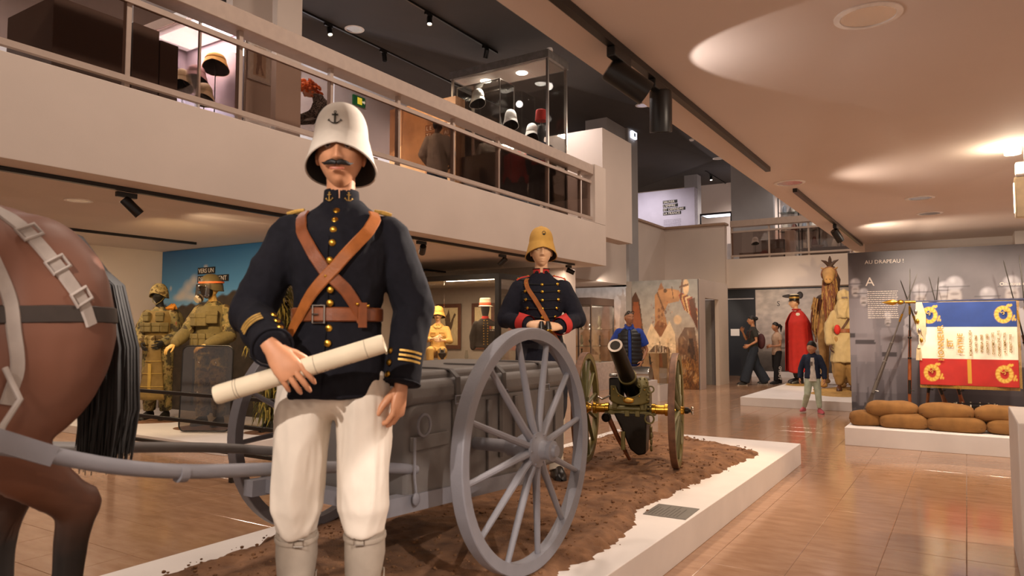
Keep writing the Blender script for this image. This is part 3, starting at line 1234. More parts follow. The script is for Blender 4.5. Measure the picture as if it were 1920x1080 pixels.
def anchor_mb(M, s=.03, th=.004):
    mb = MB()
    mb.beam(M @ Vector((0, -.8 * s, 0)), M @ Vector((0, .65 * s, 0)), s * .16, th, up=M.to_3x3() @ Vector((0, 0, 1)))
    mb.beam(M @ Vector((-.38 * s, .42 * s, 0)), M @ Vector((.38 * s, .42 * s, 0)), s * .14, th, up=M.to_3x3() @ Vector((0, 0, 1)))
    pts = [M @ Vector((s * .72 * math.sin(a), -.15 * s - .62 * s * math.cos(a), 0)) for a in np.linspace(-1.35, 1.35, 13)]
    mb.tube(pts, [s * (.04 + .07 * (1 - abs(i - 6) / 6)) for i in range(13)], 6)
    for sg in (-1, 1):
        p = Vector((s * .72 * math.sin(sg * 1.35), -.15 * s - .62 * s * math.cos(1.35), 0))
        mb.tube([M @ (p + Vector((sg * .1 * s, -.14 * s, 0))), M @ (p + Vector((-sg * .02 * s, .16 * s, 0))), ], [s * .13, s * .01], 6)
    mb.tube([M @ Vector((s * .14 * math.cos(a), s * .8 + s * .14 * math.sin(a), 0)) for a in np.linspace(0, 2 * PI, 11)[:-1]], s * .05, 6, closed=True)
    return mb


def strap_on(root, secs, ctrl, m, wd, off=.008, n=24, name='strap', th=.004):
    """leather strap lying on a torso through (angle, height) control points"""
    pts, nr = [], []
    for i in range(n + 1):
        t = i / n * (len(ctrl) - 1)
        k = min(int(t), len(ctrl) - 2)
        f = t - k
        a = ctrl[k][0] * (1 - f) + ctrl[k + 1][0] * f
        z = ctrl[k][1] * (1 - f) + ctrl[k + 1][1] * f
        p, q = torso_pt(secs, a, z, off)
        # near the shoulder the surface leans back
        lean = max(0, (z - 1.36) / .09)
        q = (q + Vector((0, 0, lean))).normalized()
        pts.append(p)
        nr.append(q)
    return MB().ribbon(pts, nr, wd, th).build(name, m, root)


def button(root, p, n, r=.0105, m=None, name='button'):
    M = Vector(n).to_track_quat('Z', 'Y').to_matrix().to_4x4()
    M.translation = Vector(p)
    return MB().lathe([(r * .7, -.004), (r, -.001), (r * .9, .003), (r * .5, .0055), (0, .006)], 12, M).build(name, m or BRASS, root)


# ------------------------------------------------------------------ front officer mannequin
SECS1 = [(.845, .182, .142, -.01, 0), (.95, .170, .13, -.008, 0), (1.06, .143, .112, -.005, 0), (1.11, .137, .108, -.003, 0), (1.2, .15, .118, 0, -.006), (1.30, .168, .126, .0, -.01),
         (1.38, .17, .116, .002, -.002), (1.435, .14, .09, .003, .01), (1.475, .085, .072, .003, .014), (1.50, .062, .06, .003, .014)]
JO = dict(shoR=(-.16, .01, 1.385), elbR=(-.285, .0, 1.12), wriR=(-.145, -.285, 1.005),
          shoL=(.16, .01, 1.385), elbL=(.25, .035, 1.14), wriL=(.212, -.045, .875),
          hipL=(.082, 0, .91), kneL=(.095, -.015, .47), ankL=(.085, .03, .09), hipR=(-.098, 0, .91), kneR=(-.125, -.015, .47), ankR=(-.13, .03, .09),
          head=(.004, -.03, 1.648))
off1 = figure('mannequin_officer', 'front officer mannequin in white sun helmet, navy tunic and crossed leather straps', 'mannequin', (-1.775, 1.715, .24), math.radians(38), 1.78,
              J=JO, secs=SECS1, top=NAVY, bottom=None, shoes=LEATHK, skin=SKIN, sleeve=(.066, .072, .07, .054), sleeve_to=.97, voxel=.008, fold=(.0075, (9, 9, 6.5)),
              head_rot=(0, 0, .02), hres=(110, 90), hand_dirs={'R': ((.62, -.10, -.78), (.0, -.93, .35), (.28, .4, .3)), 'L': ((-.12, -.08, -1), (.9, -.45, .1), (.5, .65, .5))}, curl=(.45, .6, .4))
j1, Mh1, _ = root_j[off1.name]
# breeches bloused over gaiters
mb = MB()
mb.ell((-.008, 0, .88), (.16, .112, .11), 26, 16)
for s in 'LR':
    h, k = j1['hip' + s], j1['kne' + s]
    sx = 1 if s == 'L' else -1
    mb.tube([h + Vector((0, 0, .02)), mid(h, k, .2) + Vector((sx * .002, 0, 0)), mid(h, k, .5) + Vector((sx * .004, 0, 0)), mid(h, k, .8) + Vector((sx * .002, -.005, 0)), k + Vector((0, 0, .015)), k + Vector((0, 0, -.02)), k + Vector((0, .004, -.07))],
            [(.082, .095), (.088, .108), (.085, .104), (.083, .096), (.082, .09), (.072, .076), (.06, .064)], 22)
br = mb.fused('breeches', CREAM, off1, .009, 4, (.008, (12, 12, 2.6)))
# gaiters with strap and buckle
for s in 'LR':
    k, a = j1['kne' + s], j1['ank' + s]
    g = MB().tube([Vector((k.x, .006, .405)), Vector((k.x, .012, .33)), mid(k, a, .55) + Vector((0, .01, 0)), Vector((a.x, a.y - .0, .16)), Vector((a.x, a.y - .01, .1)), Vector((a.x, a.y - .03, .06))],
                  [(.066, .068), (.067, .071), (.06, .065), (.048, .052), (.05, .058), (.056, .075)], 22).build('gaiter', GAITER, off1)
    MB().tube([(k.x + .068 * math.cos(q), .006 + .070 * math.sin(q), .385 + .006 * math.sin(q)) for q in np.linspace(0, 2 * PI, 25)[:-1]], [(.003, .009)] * 24, 6, closed=True).build('gaiter_strap', GAITER, g)
    bx = k.x + (.02 if s == 'R' else -.01)
    MB().tube([(bx - .016, -.07, .374), (bx + .016, -.07, .374), (bx + .016, -.07, .396), (bx - .016, -.07, .396)], .0025, 6, closed=True).build('gaiter_buckle', SILVER, g)
    MB().tube([(k.x + .064 * math.cos(q), .014 + .068 * math.sin(q), .27 - .1 * q / 6.3) for q in np.linspace(0, 2 * PI, 25)[:-1]], [(.002, .006)] * 24, 6, closed=True).build('gaiter_strap', GAITER, g)
# collar with anchors
col = MB().grid(lambda u, v: (.003 + (.062 - .004 * v) * math.sin(2 * PI * (u * .985 + .0075)), .012 - (.064 - .004 * v) * math.cos(2 * PI * (u * .985 + .0075)), 1.475 + .055 * v + .004 * math.cos(2 * PI * u)), 40, 4).build('collar', NAVY, off1)
sol = col.modifiers.new('solid', 'SOLIDIFY')
sol.thickness = .005
for sg in (-1, 1):
    a = sg * .5
    p = Vector((.003 + .064 * math.sin(a), .012 - .066 * math.cos(a), 1.503))
    n_ = Vector((math.sin(a), -math.cos(a), 0))
    anchor_mb(face_mat(p + n_ * .002, Vector((math.cos(a), math.sin(a), 0)), (0, 0, 1)), .017, .003).build('collar_anchor', GOLDB, off1)
# helmet with anchor badge
hel, RH, prh = colonial_helmet(off1, Mh1 @ Matrix.Translation((0, 0, -.012)) @ Matrix.Rotation(math.radians(-3), 4, 'X'), HELMW, 1.0, tall=1.0, band=False)
pb = prh(.52, -.1)
nb = Vector((-.1, -1, .25)).normalized()
anchor_mb(face_mat(RH @ (pb + nb * .003), (1, -.1, 0), (0, .25, 1)), .026, .005).build('anchor_badge', mat('dark_bronze', '2c2822', .5, .6), hel)
# face: moustache, eyes, brows
for sg in (-1, 1):
    pts = [Mh1 @ (Vector((sg * x, -.108 + .016 * (x / .04) ** 2, z))) for x, z in ((.001, -.051), (.014, -.047), (.028, -.049), (.040, -.051), (.05, -.046))]
    MB().tube(pts, [(.007, .0075), (.0085, .0095), (.007, .008), (.0045, .005), (.001, .001)], 10).build('moustache', HAIRK, off1)
    e = MB().ell(Mh1 @ Vector((sg * .031, -.0815, .0095)), (.0125, .009, .0085), 14, 10).build('eye', mat('shaded_eye_white', '94847a', .3, var=0), off1)  # whites darkened in colour for the shade under the brim
    MB().ell(Mh1 @ Vector((sg * .031, -.0885, .0095)), (.005, .0035, .005), 12, 8).build('iris', mat('iris_brown', '2a1a10', .2, var=0), e)
    MB().tube([Mh1 @ Vector((sg * x, y, z)) for x, y, z in ((.012, -.098, .028), (.03, -.094, .033), (.048, -.083, .027))], [(.002, .003), (.003, .004), (.001, .002)], 8).build('eyebrow', HAIRK, off1)
MB().tube([Mh1 @ Vector((x, -.104 + .5 * x * x * 20, -.0675 + .8 * x * x * 2)) for x in np.linspace(-.024, .024, 9)], [(.001, .0012)] + [(.0035, .0045)] * 7 + [(.001, .0012)], 8).build('lips', mat('painted_lips', 'a9614c', .45), off1)
# buttons down the front
for z in (1.452, 1.418, 1.383, 1.340, 1.283, 1.238, 1.19, 1.148, 1.068, 1.02):
    p, q = torso_pt(SECS1, -.03 if z > 1.3 else -.06, z, .004)
    if z > 1.4:
        q = (q + Vector((0, 0, .7))).normalized()
    button(off1, p, q, .012)
# front closing seam
pts = [torso_pt(SECS1, -.13 + .05 * (z - .85), z, .0035)[0] for z in np.linspace(.85, 1.45, 14)]
MB().tube(pts, .0022, 6).build('front_seam', NAVY, off1)
# belt and crossed straps
bp, bn = [], []
for i in range(49):
    p, q = torso_pt(SECS1, 2 * PI * i / 48, 1.112, .009)
    bp.append(p)
    bn.append(q)
belt = MB().ribbon(bp, bn, .046, .005).build('belt', LEATH1, off1)
pbk, nbk = torso_pt(SECS1, -.28, 1.112, .017)
Mb = face_mat(pbk, Vector((math.cos(-.28), math.sin(-.28), 0)), (0, 0, 1))
MB().tube([Mb @ Vector(q) for q in ((-.02, -.028, 0), (.02, -.028, 0), (.02, .028, 0), (-.02, .028, 0))], .004, 8, closed=True).build('buckle', SILVER, belt)
MB().tube([Mb @ Vector((0, -.0, .002)), Mb @ Vector((-.02, 0, .003))], .003, 6).build('buckle_pin', SILVER, belt)
strap_on(off1, SECS1, [(-1.0, 1.452), (-.72, 1.40), (-.45, 1.33), (-.15, 1.25), (.25, 1.19), (.62, 1.115), (.68, 1.09)], LEATH1, .042, .012, 30, 'cross_strap')
strap_on(off1, SECS1, [(.98, 1.452), (.68, 1.40), (.4, 1.34), (.05, 1.26), (-.4, 1.18), (-.85, 1.09), (-1.0, 1.05)], LEATH2, .04, .018, 30, 'cross_strap')
p, q = torso_pt(SECS1, .64, 1.1, .02)
MB().ribbon([p + Vector((0, 0, .05)), p + Vector((0, 0, -.03))], [q, q], .03, .004).build('strap_loop', LEATH1, off1)
for a, z in ((.5, 1.145), (.75, 1.14), (-.12, 1.232)):
    p, q = torso_pt(SECS1, a, z, .018)
    button(off1, p, q, .006, name='rivet')
# shoulder cords
for sg in (-1, 1):
    MB().tube([(sg * .115, -.01, 1.463), (sg * .145, -.005, 1.458), (sg * .172, 0, 1.45)], [.006, .008, .008], 8).build('shoulder_cord', GOLDB, off1)
# cuffs: gold stripes and brass buttons
for s in 'LR':
    e, w_ = j1['elb' + s], j1['wri' + s]
    d = (w_ - e).normalized()
    sd, up, _ = frame_from(d)
    ln = (w_ - e).length
    out = Vector((-.55, -.5, .65)) if s == 'R' else Vector((.25, -1, 0))
    out = (out - d * out.dot(d)).normalized()
    tg = d.cross(out).normalized()
    MB().tube([e + d * ln * .955 + (tg * math.cos(a) + out * math.sin(a)) * .0605 for a in np.linspace(0, 2 * PI, 21)[:-1]], .004, 6, closed=True).build('cuff_edge', NAVY, off1)
    for k in range(3):
        c = e + d * (ln * (.62 + .055 * k))
        pts = [c + (tg * math.sin(a) + out * math.cos(a)) * .0685 for a in np.linspace(-.55, .55, 7)]
        nr = [(tg * math.sin(a) + out * math.cos(a)) for a in np.linspace(-.55, .55, 7)]
        MB().ribbon(pts, nr, .008, .003).build('cuff_stripe', GOLDB, off1)
    for k in range(3):
        a = 1.15
        n_ = (tg * math.sin(a) * (1 if s == 'L' else -1) + out * math.cos(a)).normalized()
        button(off1, e + d * (ln * (.62 + .14 * k)) + n_ * (.068 - .003 * k), n_, .0115)

# rolled map in the officer's hand
wr = j1['wriR']
rollc = Vector((-.075, -.262, .945))
rd = Vector((.92, -.02, .285)).normalized()
roll = thing('rolled_map', 'cream rolled paper map held across the front officer mannequin', 'map', (0, 0, 0))
Mo = Matrix.Translation((-1.775, 1.715, .24)) @ Matrix.Rotation(math.radians(38), 4, 'Z')
A = Mo @ (rollc - rd * .25)
B = Mo @ (rollc + rd * .26)
roll.location = A
D_ = (B - A)
s_, u_, d_ = frame_from(D_)
L_ = D_.length
Mr = Matrix((s_, u_, d_)).transposed().to_4x4()
MB().lathe([(.019, .004), (.0265, 0), (.0285, .01), (.0285, L_ - .01), (.027, L_), (.02, L_ - .004), (.012, L_ - .02), (0, L_ - .02)], 30, Mr).build('paper', IVORY, roll)
INK = mat('map_ink', '4a3c34', .7, var=0)
for z in (.06, .068, .19, .30, L_ - .055):
    MB().tube([Mr @ Vector((.0288 * math.cos(a), .0288 * math.sin(a), z)) for a in np.linspace(0, 2 * PI, 31)[:-1]], .0006, 4, closed=True).build('ink_line', INK, roll)
mb = MB()
rn = random.Random(3)
for row, (z0, z1) in enumerate(((.02, .05), (.022, .05), (.26, .44), (.24, .42), (.25, .45), (.27, .4), (L_ - .045, L_ - .02), (L_ - .04, L_ - .02))):
    a0 = {0: -2.2, 1: -1.4, 2: -2.5, 3: -2.1, 4: -1.7, 5: -1.2, 6: -2.2, 7: -1.5}[row]
    z = z0
    while z < z1:
        a = a0 + rn.uniform(-.12, .12)
        h_ = rn.uniform(.003, .008)
        p0 = Vector((.029 * math.cos(a), .029 * math.sin(a), z))
        a2 = a + rn.uniform(-.25, .25)
        p1 = Vector((.029 * math.cos(a2), .029 * math.sin(a2), z + h_))
        mb.tube([Mr @ p0, Mr @ p1], rn.uniform(.0005, .0009), 4)
        z += h_ + rn.choice((0.001, .001, .006))
mb.build('handwriting', INK, roll)['kind'] = 'stuff'

# ------------------------------------------------------------------ gunner mannequin behind the cart
SECS2 = [(.70, .185, .135, 0, 0), (.85, .18, .13, 0, 0), (.98, .165, .12, 0, 0), (1.10, .142, .108, 0, 0), (1.2, .15, .118, 0, -.006), (1.30, .168, .126, .0, -.01),
         (1.38, .168, .112, .0, -.002), (1.435, .14, .09, .0, .01), (1.475, .085, .072, .0, .014), (1.50, .062, .06, .0, .014)]
NAVY2 = mat('dark_blue_dolman', '1d1d27', 0.9, var=0.1, scale=60, bump=0.25, bscale=700, spec=.2)
WHITEG = mat('white_canvas', 'cfc6b6', .8, var=.06, bump=.2, bscale=400)
GN = figure('mannequin_gunner', 'gunner mannequin with mustard sun helmet, red collar and braided dark tunic', 'mannequin', (-2.60, 4.50, .25), math.radians(33), 1.745,
            J=dict(elbL=(.265, -.005, 1.155), wriL=(.115, -.215, 1.1), elbR=(-.265, -.005, 1.155), wriR=(-.1, -.22, 1.115), shoL=(.162, .01, 1.385), shoR=(-.162, .01, 1.385)),
            secs=SECS2, top=NAVY2, bottom=mat('navy_trousers', '23232b', .85), shoes=LEATHK, skin=SKIN2, sleeve=(.066, .072, .066, .054), leg=(.1, .09, .07, .065), leg_to=.42, voxel=.01,
            hres=(90, 70), hand_dirs={'L': ((-.9, -.35, .0), (.1, -.75, .6), (.55, .6, .4)), 'R': ((.9, -.35, -.05), (-.1, -.75, .6), (.55, .6, .4))}, head_rot=(0, 0, .05))
j2, Mh2, _ = root_j[GN.name]
for s in 'LR':
    k, a = j2['kne' + s], j2['ank' + s]
    MB().tube([Vector((k.x, -.005, .44)), mid(k, a, .35) + Vector((0, .01, 0)), Vector((a.x, a.y, .18)), Vector((a.x, a.y - .01, .1)), Vector((a.x, a.y - .03, .05))], [(.066, .07), (.065, .07), (.05, .054), (.052, .06), (.056, .078)], 20).build('gaiter', WHITEG, GN)
col = MB().grid(lambda u, v: ((.062 - .004 * v) * math.sin(2 * PI * (u * .94 + .03)), .012 - (.064 - .004 * v) * math.cos(2 * PI * (u * .94 + .03)), 1.472 + .056 * v), 40, 4).build('collar', REDC, GN)
col.modifiers.new('solid', 'SOLIDIFY').thickness = .005
MB().tube([((.063) * math.sin(2 * PI * (u * .94 + .03)), .012 - .065 * math.cos(2 * PI * (u * .94 + .03)), 1.528) for u in np.linspace(0, 1, 30)], .003, 6).build('collar_piping', BLACKC, GN)
for sg in (-1, 1):
    a = sg * .55
    p = Vector((.066 * math.sin(a), .012 - .068 * math.cos(a), 1.5))
    for k in range(3):
        MB().ell(p + Vector((sg * .008 * (k - 1), 0, .006 * (k % 2))), (.007, .004, .007), 8, 6).build('collar_device', BLACKC, GN)
    MB().ribbon([Vector((sg * x, -.0, z)) for x, z in ((.085, 1.474), (.12, 1.468), (.15, 1.461), (.182, 1.443))], [Vector((sg * .3, -.15, 1))] * 4, .05, .006).build('shoulder_strap', REDC, GN)
    button(GN, (sg * .1, -.0, 1.478), (0, -.1, 1), .009)
    button(GN, (sg * .172, -.0, 1.458), (sg * .4, -.1, 1), .008)
for i, z in enumerate((1.405, 1.352, 1.29, 1.228, 1.165)):
    aw = .78 - .03 * i
    pts = [torso_pt(SECS2, aw * (2 * t - 1), z + .006 * abs(2 * t - 1), .008)[0] for t in np.linspace(0, 1, 15)]
    MB().tube(pts, [(.004, .0045)] * 15, 6).build('braid', BLACKC, GN)
    for a in (-aw, 0, aw):
        p, q = torso_pt(SECS2, a, z + .006 * (a != 0), .011)
        button(GN, p, q, .0115)
    for a in (-aw - .14, aw + .14):
        p, q = torso_pt(SECS2, a, z, .009)
        for dz in (-.008, .008):
            MB().ell(p + Vector((0, 0, dz)), (.007, .005, .006), 8, 6).build('braid_knot', BLACKC, GN)
strap_on(GN, SECS2, [(-.92, 1.452), (-.66, 1.39), (-.35, 1.31), (-.05, 1.22), (.3, 1.12), (.6, 1.02), (.9, .95)], LEATH2, .034, .014, 26, 'cross_strap')
for s in 'LR':
    e, w_ = j2['elb' + s], j2['wri' + s]
    d = (w_ - e).normalized()
    ln = (w_ - e).length
    sd, up, _ = frame_from(d)

    def cuff(u, v, e=e, d=d, ln=ln, sd=sd, up=up, s=s):
        a = 2 * PI * u
        tip = max(0, math.cos(a - (PI * .25 if s == 'L' else PI * .75))) ** 2
        t0 = .72 - .34 * tip
        t = t0 + (1.0 - t0) * v
        return e + d * (ln * t) + (sd * math.cos(a) + up * math.sin(a)) * (.0745 - .018 * max(0, (t - .4)))
    MB().grid(cuff, 30, 6, True).build('cuff', REDC, GN)
hel2, RH2, prh2 = colonial_helmet(GN, Mh2 @ Matrix.Rotation(math.radians(-2), 4, 'X'), HELMK, 1.0, tall=.98, band=False)
pb = prh2(.46, .12)
nb = Vector((.1, -1, .4)).normalized()
MB().tube([RH2 @ (pb + nb * .003 + Vector((.012 * math.cos(a), -.002, .014 * math.sin(a)))) for a in np.linspace(0, 2 * PI, 15)[:-1]], .002, 6, closed=True).build('grenade_badge', mat('dark_bronze', '2c2822', .5, .6), hel2)
MB().ell(RH2 @ (pb + nb * .004 - Vector((0, 0, .008))), (.007, .004, .007), 10, 8).build('grenade_badge', mat('dark_bronze', '2c2822', .5, .6), hel2)
for sg in (-1, 1):
    MB().ell(Mh2 @ Vector((sg * .031, -.0815, .0095)), (.0125, .009, .0085), 14, 10).build('eye', mat('pale_eye', 'bca088', .4, var=0), GN)
# binoculars in his hands
bn_ = thing('binoculars', 'black field binoculars in the hands of the gunner mannequin', 'binoculars', (0, 0, 0))
bn_.parent = None
Mg = Matrix.Translation((-2.60, 4.50, .25)) @ Matrix.Rotation(math.radians(33), 4, 'Z') @ Matrix.Scale(1.745 / 1.78, 4)
bn_.location = Mg @ Vector((.01, -.29, 1.1))
bn_.rotation_euler = (0, 0, math.radians(33))
for sg in (-1, 1):
    c = MB().tube([(sg * .024, -.03, -.035), (sg * .024, 0, 0), (sg * .022, .02, .03)], [.024, .021, .015], 16).build('barrel', BLACKPL, bn_)
    MB().tube([(sg * .0245, -.032, -.039), (sg * .024, -.028, -.033)], [.0255, .0255], 16).build('ring', BRASS, c)
MB().tube([(-.02, 0, 0), (.02, 0, 0)], .008, 8).build('bridge', BLACKPL, bn_)

# ------------------------------------------------------------------ earth bed on the platform
SOIL = mat('dry_earth', '5d3f2a', 0.95, scale=9, color2='8a6446', thr=(.3, .7), bump=.5, bscale=120)


def lerp_list(pts, t):
    for (a, x), (b, y) in zip(pts[:-1], pts[1:]):
        if t <= b:
            f = max(0, (t - a) / (b - a))
            return x + (y - x) * f
    return pts[-1][1]


def soil_bed():
    right = [(-3, -1.62), (2.87, -1.60), (3.37, -1.56), (3.86, -1.62), (4.1, -1.72), (4.5, -1.72), (5.5, -1.66), (6.62, -1.60), (7.2, -1.65)]
    left = [(-3, -3.02), (2.0, -3.03), (2.42, -3.06), (2.67, -3.17), (7.2, -3.17)]
    nx, ny = 110, 420
    x0, x1, y0, y1 = -3.27, -1.45, .6, 7.25
    mb = MB()

    def fn(u, v):
        x, y = x0 + (x1 - x0) * u, y0 + (y1 - y0) * v
        ed = .035 * noise.noise((x * 9, y * 9, 0)) + .03 * noise.noise((x * 25, y * 25, 4))
        yb = 7.2 - .55 * max(0, (x + 2.6)) ** 1.0
        d = min(lerp_list(right, y) - x, x - lerp_list(left, y), yb - y) + ed
        h_ = .052 * max(0, min(1, d / .1)) ** .6 if d > 0 else -.02
        if d > 0:
            h_ += .012 * noise.noise((x * 3, y * 3, 1)) + .009 * noise.noise((x * 14, y * 14, 2)) * min(1, d / .05) + .006 * noise.noise((x * 45, y * 45, 3)) * min(1, d / .03)
            for xr in (-1.78, -2.9):
                h_ -= .012 * math.exp(-((x - xr - .05 * math.sin(y)) / .06) ** 2) * min(1, d / .1)
        return (x, y, .2 + h_)
    mb.grid(fn, nx, ny)
    o = mb.build('earth_bed', SOIL, ang=180)
    tag(o, 'loose brown earth spread over the white platform', 'earth', kind='stuff')
    rn = random.Random(5)
    pb = MB()
    base = MB().ell((0, 0, 0), (1, 1, .7), 5, 3)
    for k in range(2600):
        y = rn.uniform(1.2, 7.1)
        x = rn.uniform(lerp_list(left, y) + .02, lerp_list(right, y) + rn.uniform(-.05, .045))
        if y > 7.15 - .55 * max(0, x + 2.6):
            continue
        r = rn.choice((.003, .004, .005, .007, .011))
        inside = lerp_list(right, y) - x
        z = .2 + (.05 * max(0, min(1, inside / .1)) ** .6 if inside > 0 else 0)
        pb.add([(x + p[0] * r * rn.uniform(.7, 1.3), y + p[1] * r * rn.uniform(.7, 1.3), z + p[2] * r + r * .3) for p in base.v], base.f)
    p_ = pb.build('clod', mat('earth_clods', '7a5638', .95, var=.3, scale=200), o)
    p_['kind'] = 'stuff'


soil_bed()

# plaque on the platform edge
pq = thing('floor_plaque', 'grey engraved caption plaque lying on the white platform beside the cart', 'plaque', (-1.55, 4.26, .2), math.radians(2))
MB().box(-.13, .13, -.145, .145, 0, .004).build('plate', mat('slate_plate', '77736c', .45, .3, var=.05), pq)
mb = MB()
rn = random.Random(9)
for i in range(9):
    x = -.11 + i * .022
    mb.box(x, x + .006, -.12, rn.uniform(.02, .13), .0041, .0046)
mb.build('engraved_lines', mat('engraving', '4d4943', .5), pq)['kind'] = 'stuff'


# ------------------------------------------------------------------ wheels
def wheel(root, c, R, m, mspoke=None, nsp=12, wd=.055, rim=.05, hub=.085, hublen=.2, side=1, cap=None, tyre=None, rot=0.1, dish=.04):
    """spoked wheel in the plane x = c.x; side = +1 when its outer face looks to +x"""
    c = Vector(c)
    mspoke = mspoke or m

    def Lx(r, x, a):
        return c + Vector((side * x, r * math.cos(a), r * math.sin(a)))
    n = 72
    prof = [(R - rim, -wd * .42), (R - rim, wd * .42), (R - .012, wd * .5), (R - .012, -wd * .5)]
    mb = MB()
    mb.grid(lambda u, v: Lx(*prof[int(round(v * 4)) % 4], 2 * PI * u), n, 4, True)
    wh = mb.build('wheel', m, root, ang=30)
    prof2 = [(R - .012, -wd * .5), (R - .012, wd * .5), (R - .003, wd * .5), (R, wd * .42), (R, -wd * .42), (R - .003, -wd * .5)]
    MB().grid(lambda u, v: Lx(*prof2[int(round(v * 6)) % 6], 2 * PI * u), n, 6, True).build('tyre', tyre or m, wh, ang=30)
    for k in range(nsp):
        a = 2 * PI * k / nsp + rot
        p0 = Lx(hub * .8, dish, a)
        p1 = Lx(hub * 2.2, dish * .7, a)
        p2 = Lx(R - rim * 1.2, 0, a)
        p3 = Lx(R - rim * .6, 0, a)
        MB().tube([p0, p1, p2, p3], [(.017, .021), (.0155, .019), (.0125, .0135), (.0125, .0135)], 10, up=(1, 0, 0)).build('spoke', mspoke, wh)
    M = Matrix.Translation(c) @ Matrix.Rotation(side * PI / 2, 4, 'Y')
    h2 = hublen / 2
    MB().lathe([(0, -h2 * 1.1), (hub * .6, -h2 * 1.1), (hub * .7, -h2 * .6), (hub * 1.0, -h2 * .3), (hub * 1.02, h2 * .45), (hub * 1.25, h2 * .5), (hub * 1.25, h2 * .62), (hub * .95, h2 * .65), (hub * .7, h2 * .8), (hub * .62, h2 * 1.15), (hub * .72, h2 * 1.2), (hub * .72, h2 * 1.35), (hub * .45, h2 * 1.4), (hub * .4, h2 * 1.55), (0, h2 * 1.56)], 28, M).build('hub', cap or m, wh)
    for k in range(6):
        a = 2 * PI * k / 6
        MB().ell(Lx(hub * 1.12, h2 * .62, a), (.006, .006, .006), 8, 6).build('bolt', cap or m, wh)
    return wh


GREYC = mat('grey_field_paint', '7b7a80', 0.5, var=0.07, scale=8, bump=0.08, bscale=90)
GREYC_SHADE = mat('grey_field_paint_shaded', '65605d', 0.55, var=0.08, scale=6, bump=0.08, bscale=60)  # same paint as the wheels, darkened so the colour carries the shade
CB = Vector((-2.35, 2.77, .235))
cart = thing('ammunition_cart', 'grey two-wheeled horse cart with a lidded chest between spoked wheels', 'cart', CB)


def cpart(mb, name, m, par=None, **k):
    mb.v = [tuple(Vector(p) - CB) for p in mb.v]
    return mb.build(name, m, par or cart, **k)


wheel(cart, Vector((-1.67, 2.77, .775)) - CB, .538, GREYC, hub=.062, hublen=.19, wd=.062, rim=.052, rot=.17)
wheel(cart, Vector((-3.03, 2.77, .775)) - CB, .538, GREYC, hub=.062, hublen=.19, wd=.062, rim=.052, side=-1, rot=.05)
cpart(MB().tube([(-2.98, 2.77, .775), (-1.72, 2.77, .775)], .03, 12), 'axle', GREYC)


def rbox_mb(x0, x1, y0, y1, z0, z1, r=.07, seg=5, taper=0.0):
    """box with rounded corners seen from the side (rounded in y-z)"""
    pts = []
    for cy, cz, a0 in ((y1 - r, z1 - r, 0), (y0 + r, z1 - r, PI / 2), (y0 + r, z0 + r, PI), (y1 - r, z0 + r, 1.5 * PI)):
        for k in range(seg + 1):
            a = a0 + PI / 2 * k / seg
            pts.append((cy + r * math.cos(a), cz + r * math.sin(a)))
    mb = MB()
    n = len(pts)
    mb.add([(x0, y, z) for y, z in pts] + [(x1, y, z) for y, z in pts], [tuple(range(n)), tuple(range(2 * n - 1, n - 1, -1))] + [(i, (i + 1) % n, (i + 1) % n + n, i + n) for i in range(n)])
    return mb


body = cpart(rbox_mb(-2.74, -1.96, 2.28, 3.66, .56, 1.0, .07), 'chest', GREYC_SHADE, ang=30, bevel=.02)
cpart(MB().box(-2.76, -1.94, 2.26, 3.68, .985, 1.09), 'lid', GREYC_SHADE, ang=30, bevel=.035)
cpart(rbox_mb(-2.72, -1.98, 2.30, 3.64, 1.05, 1.125, .03), 'lid_top', GREYC_SHADE, ang=30, bevel=.02)
STRAPG = mat('dark_strap', '4b4643', .6, var=.1)
for y in (2.60, 2.98, 3.40):
    st = cpart(MB().ribbon([(-2.3, y, 1.127), (-2.05, y, 1.127), (-1.975, y, 1.122), (-1.938, y, 1.09), (-1.936, y, .99)], [Vector((0, 0, 1)), Vector((0, 0, 1)), Vector((.4, 0, 1)), Vector((1, 0, .4)), Vector((1, 0, 0))], .035, .006), 'strap', STRAPG)
    cpart(MB().ribbon([(-1.957, y, .99), (-1.955, y, .68)], [Vector((1, 0, 0))] * 2, .03, .005), 'strap', STRAPG)
    cpart(MB().tube([(-1.93, y - .024, .975), (-1.93, y + .024, .975), (-1.93, y + .024, 1.01), (-1.93, y - .024, 1.01)], .004, 6, closed=True), 'buckle', GREYC, st)
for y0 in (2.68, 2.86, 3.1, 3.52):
    cpart(MB().box(-1.962, -1.945, y0, y0 + .035, .62, .97), 'rib', GREYC_SHADE, bevel=.004)
cpart(MB().box(-1.962, -1.945, 2.30, 2.55, .80, .86), 'bracket', GREYC_SHADE, bevel=.004)
cpart(MB().tube([(-1.93, 2.36 + .04 * math.cos(a), .905 + .045 * math.sin(a)) for a in np.linspace(0, 2 * PI, 19)[:-1]], .006, 6, closed=True), 'ring', GREYC)
cpart(MB().tube([(-1.93, 2.30, .86), (-1.93, 2.30, .7), (-1.93, 2.31, .63)], .006, 6), 'hook', GREYC)
cpart(MB().ell((-1.93, 2.31, .61), (.012, .022, .028), 12, 8), 'hook_eye', GREYC)
for k in range(9):
    cpart(MB().ell((-1.945, 2.34 + k * .155, 1.03), (.005, .007, .007), 8, 6), 'rivet', GREYC)
cpart(MB().beam((-2.72, 3.3, .54), (-2.72, 2.1, .6), .06, .07).beam((-1.98, 3.3, .54), (-1.98, 2.1, .6), .06, .07).beam((-2.72, 2.2, .6), (-1.98, 2.2, .6), .06, .06), 'frame', GREYC)
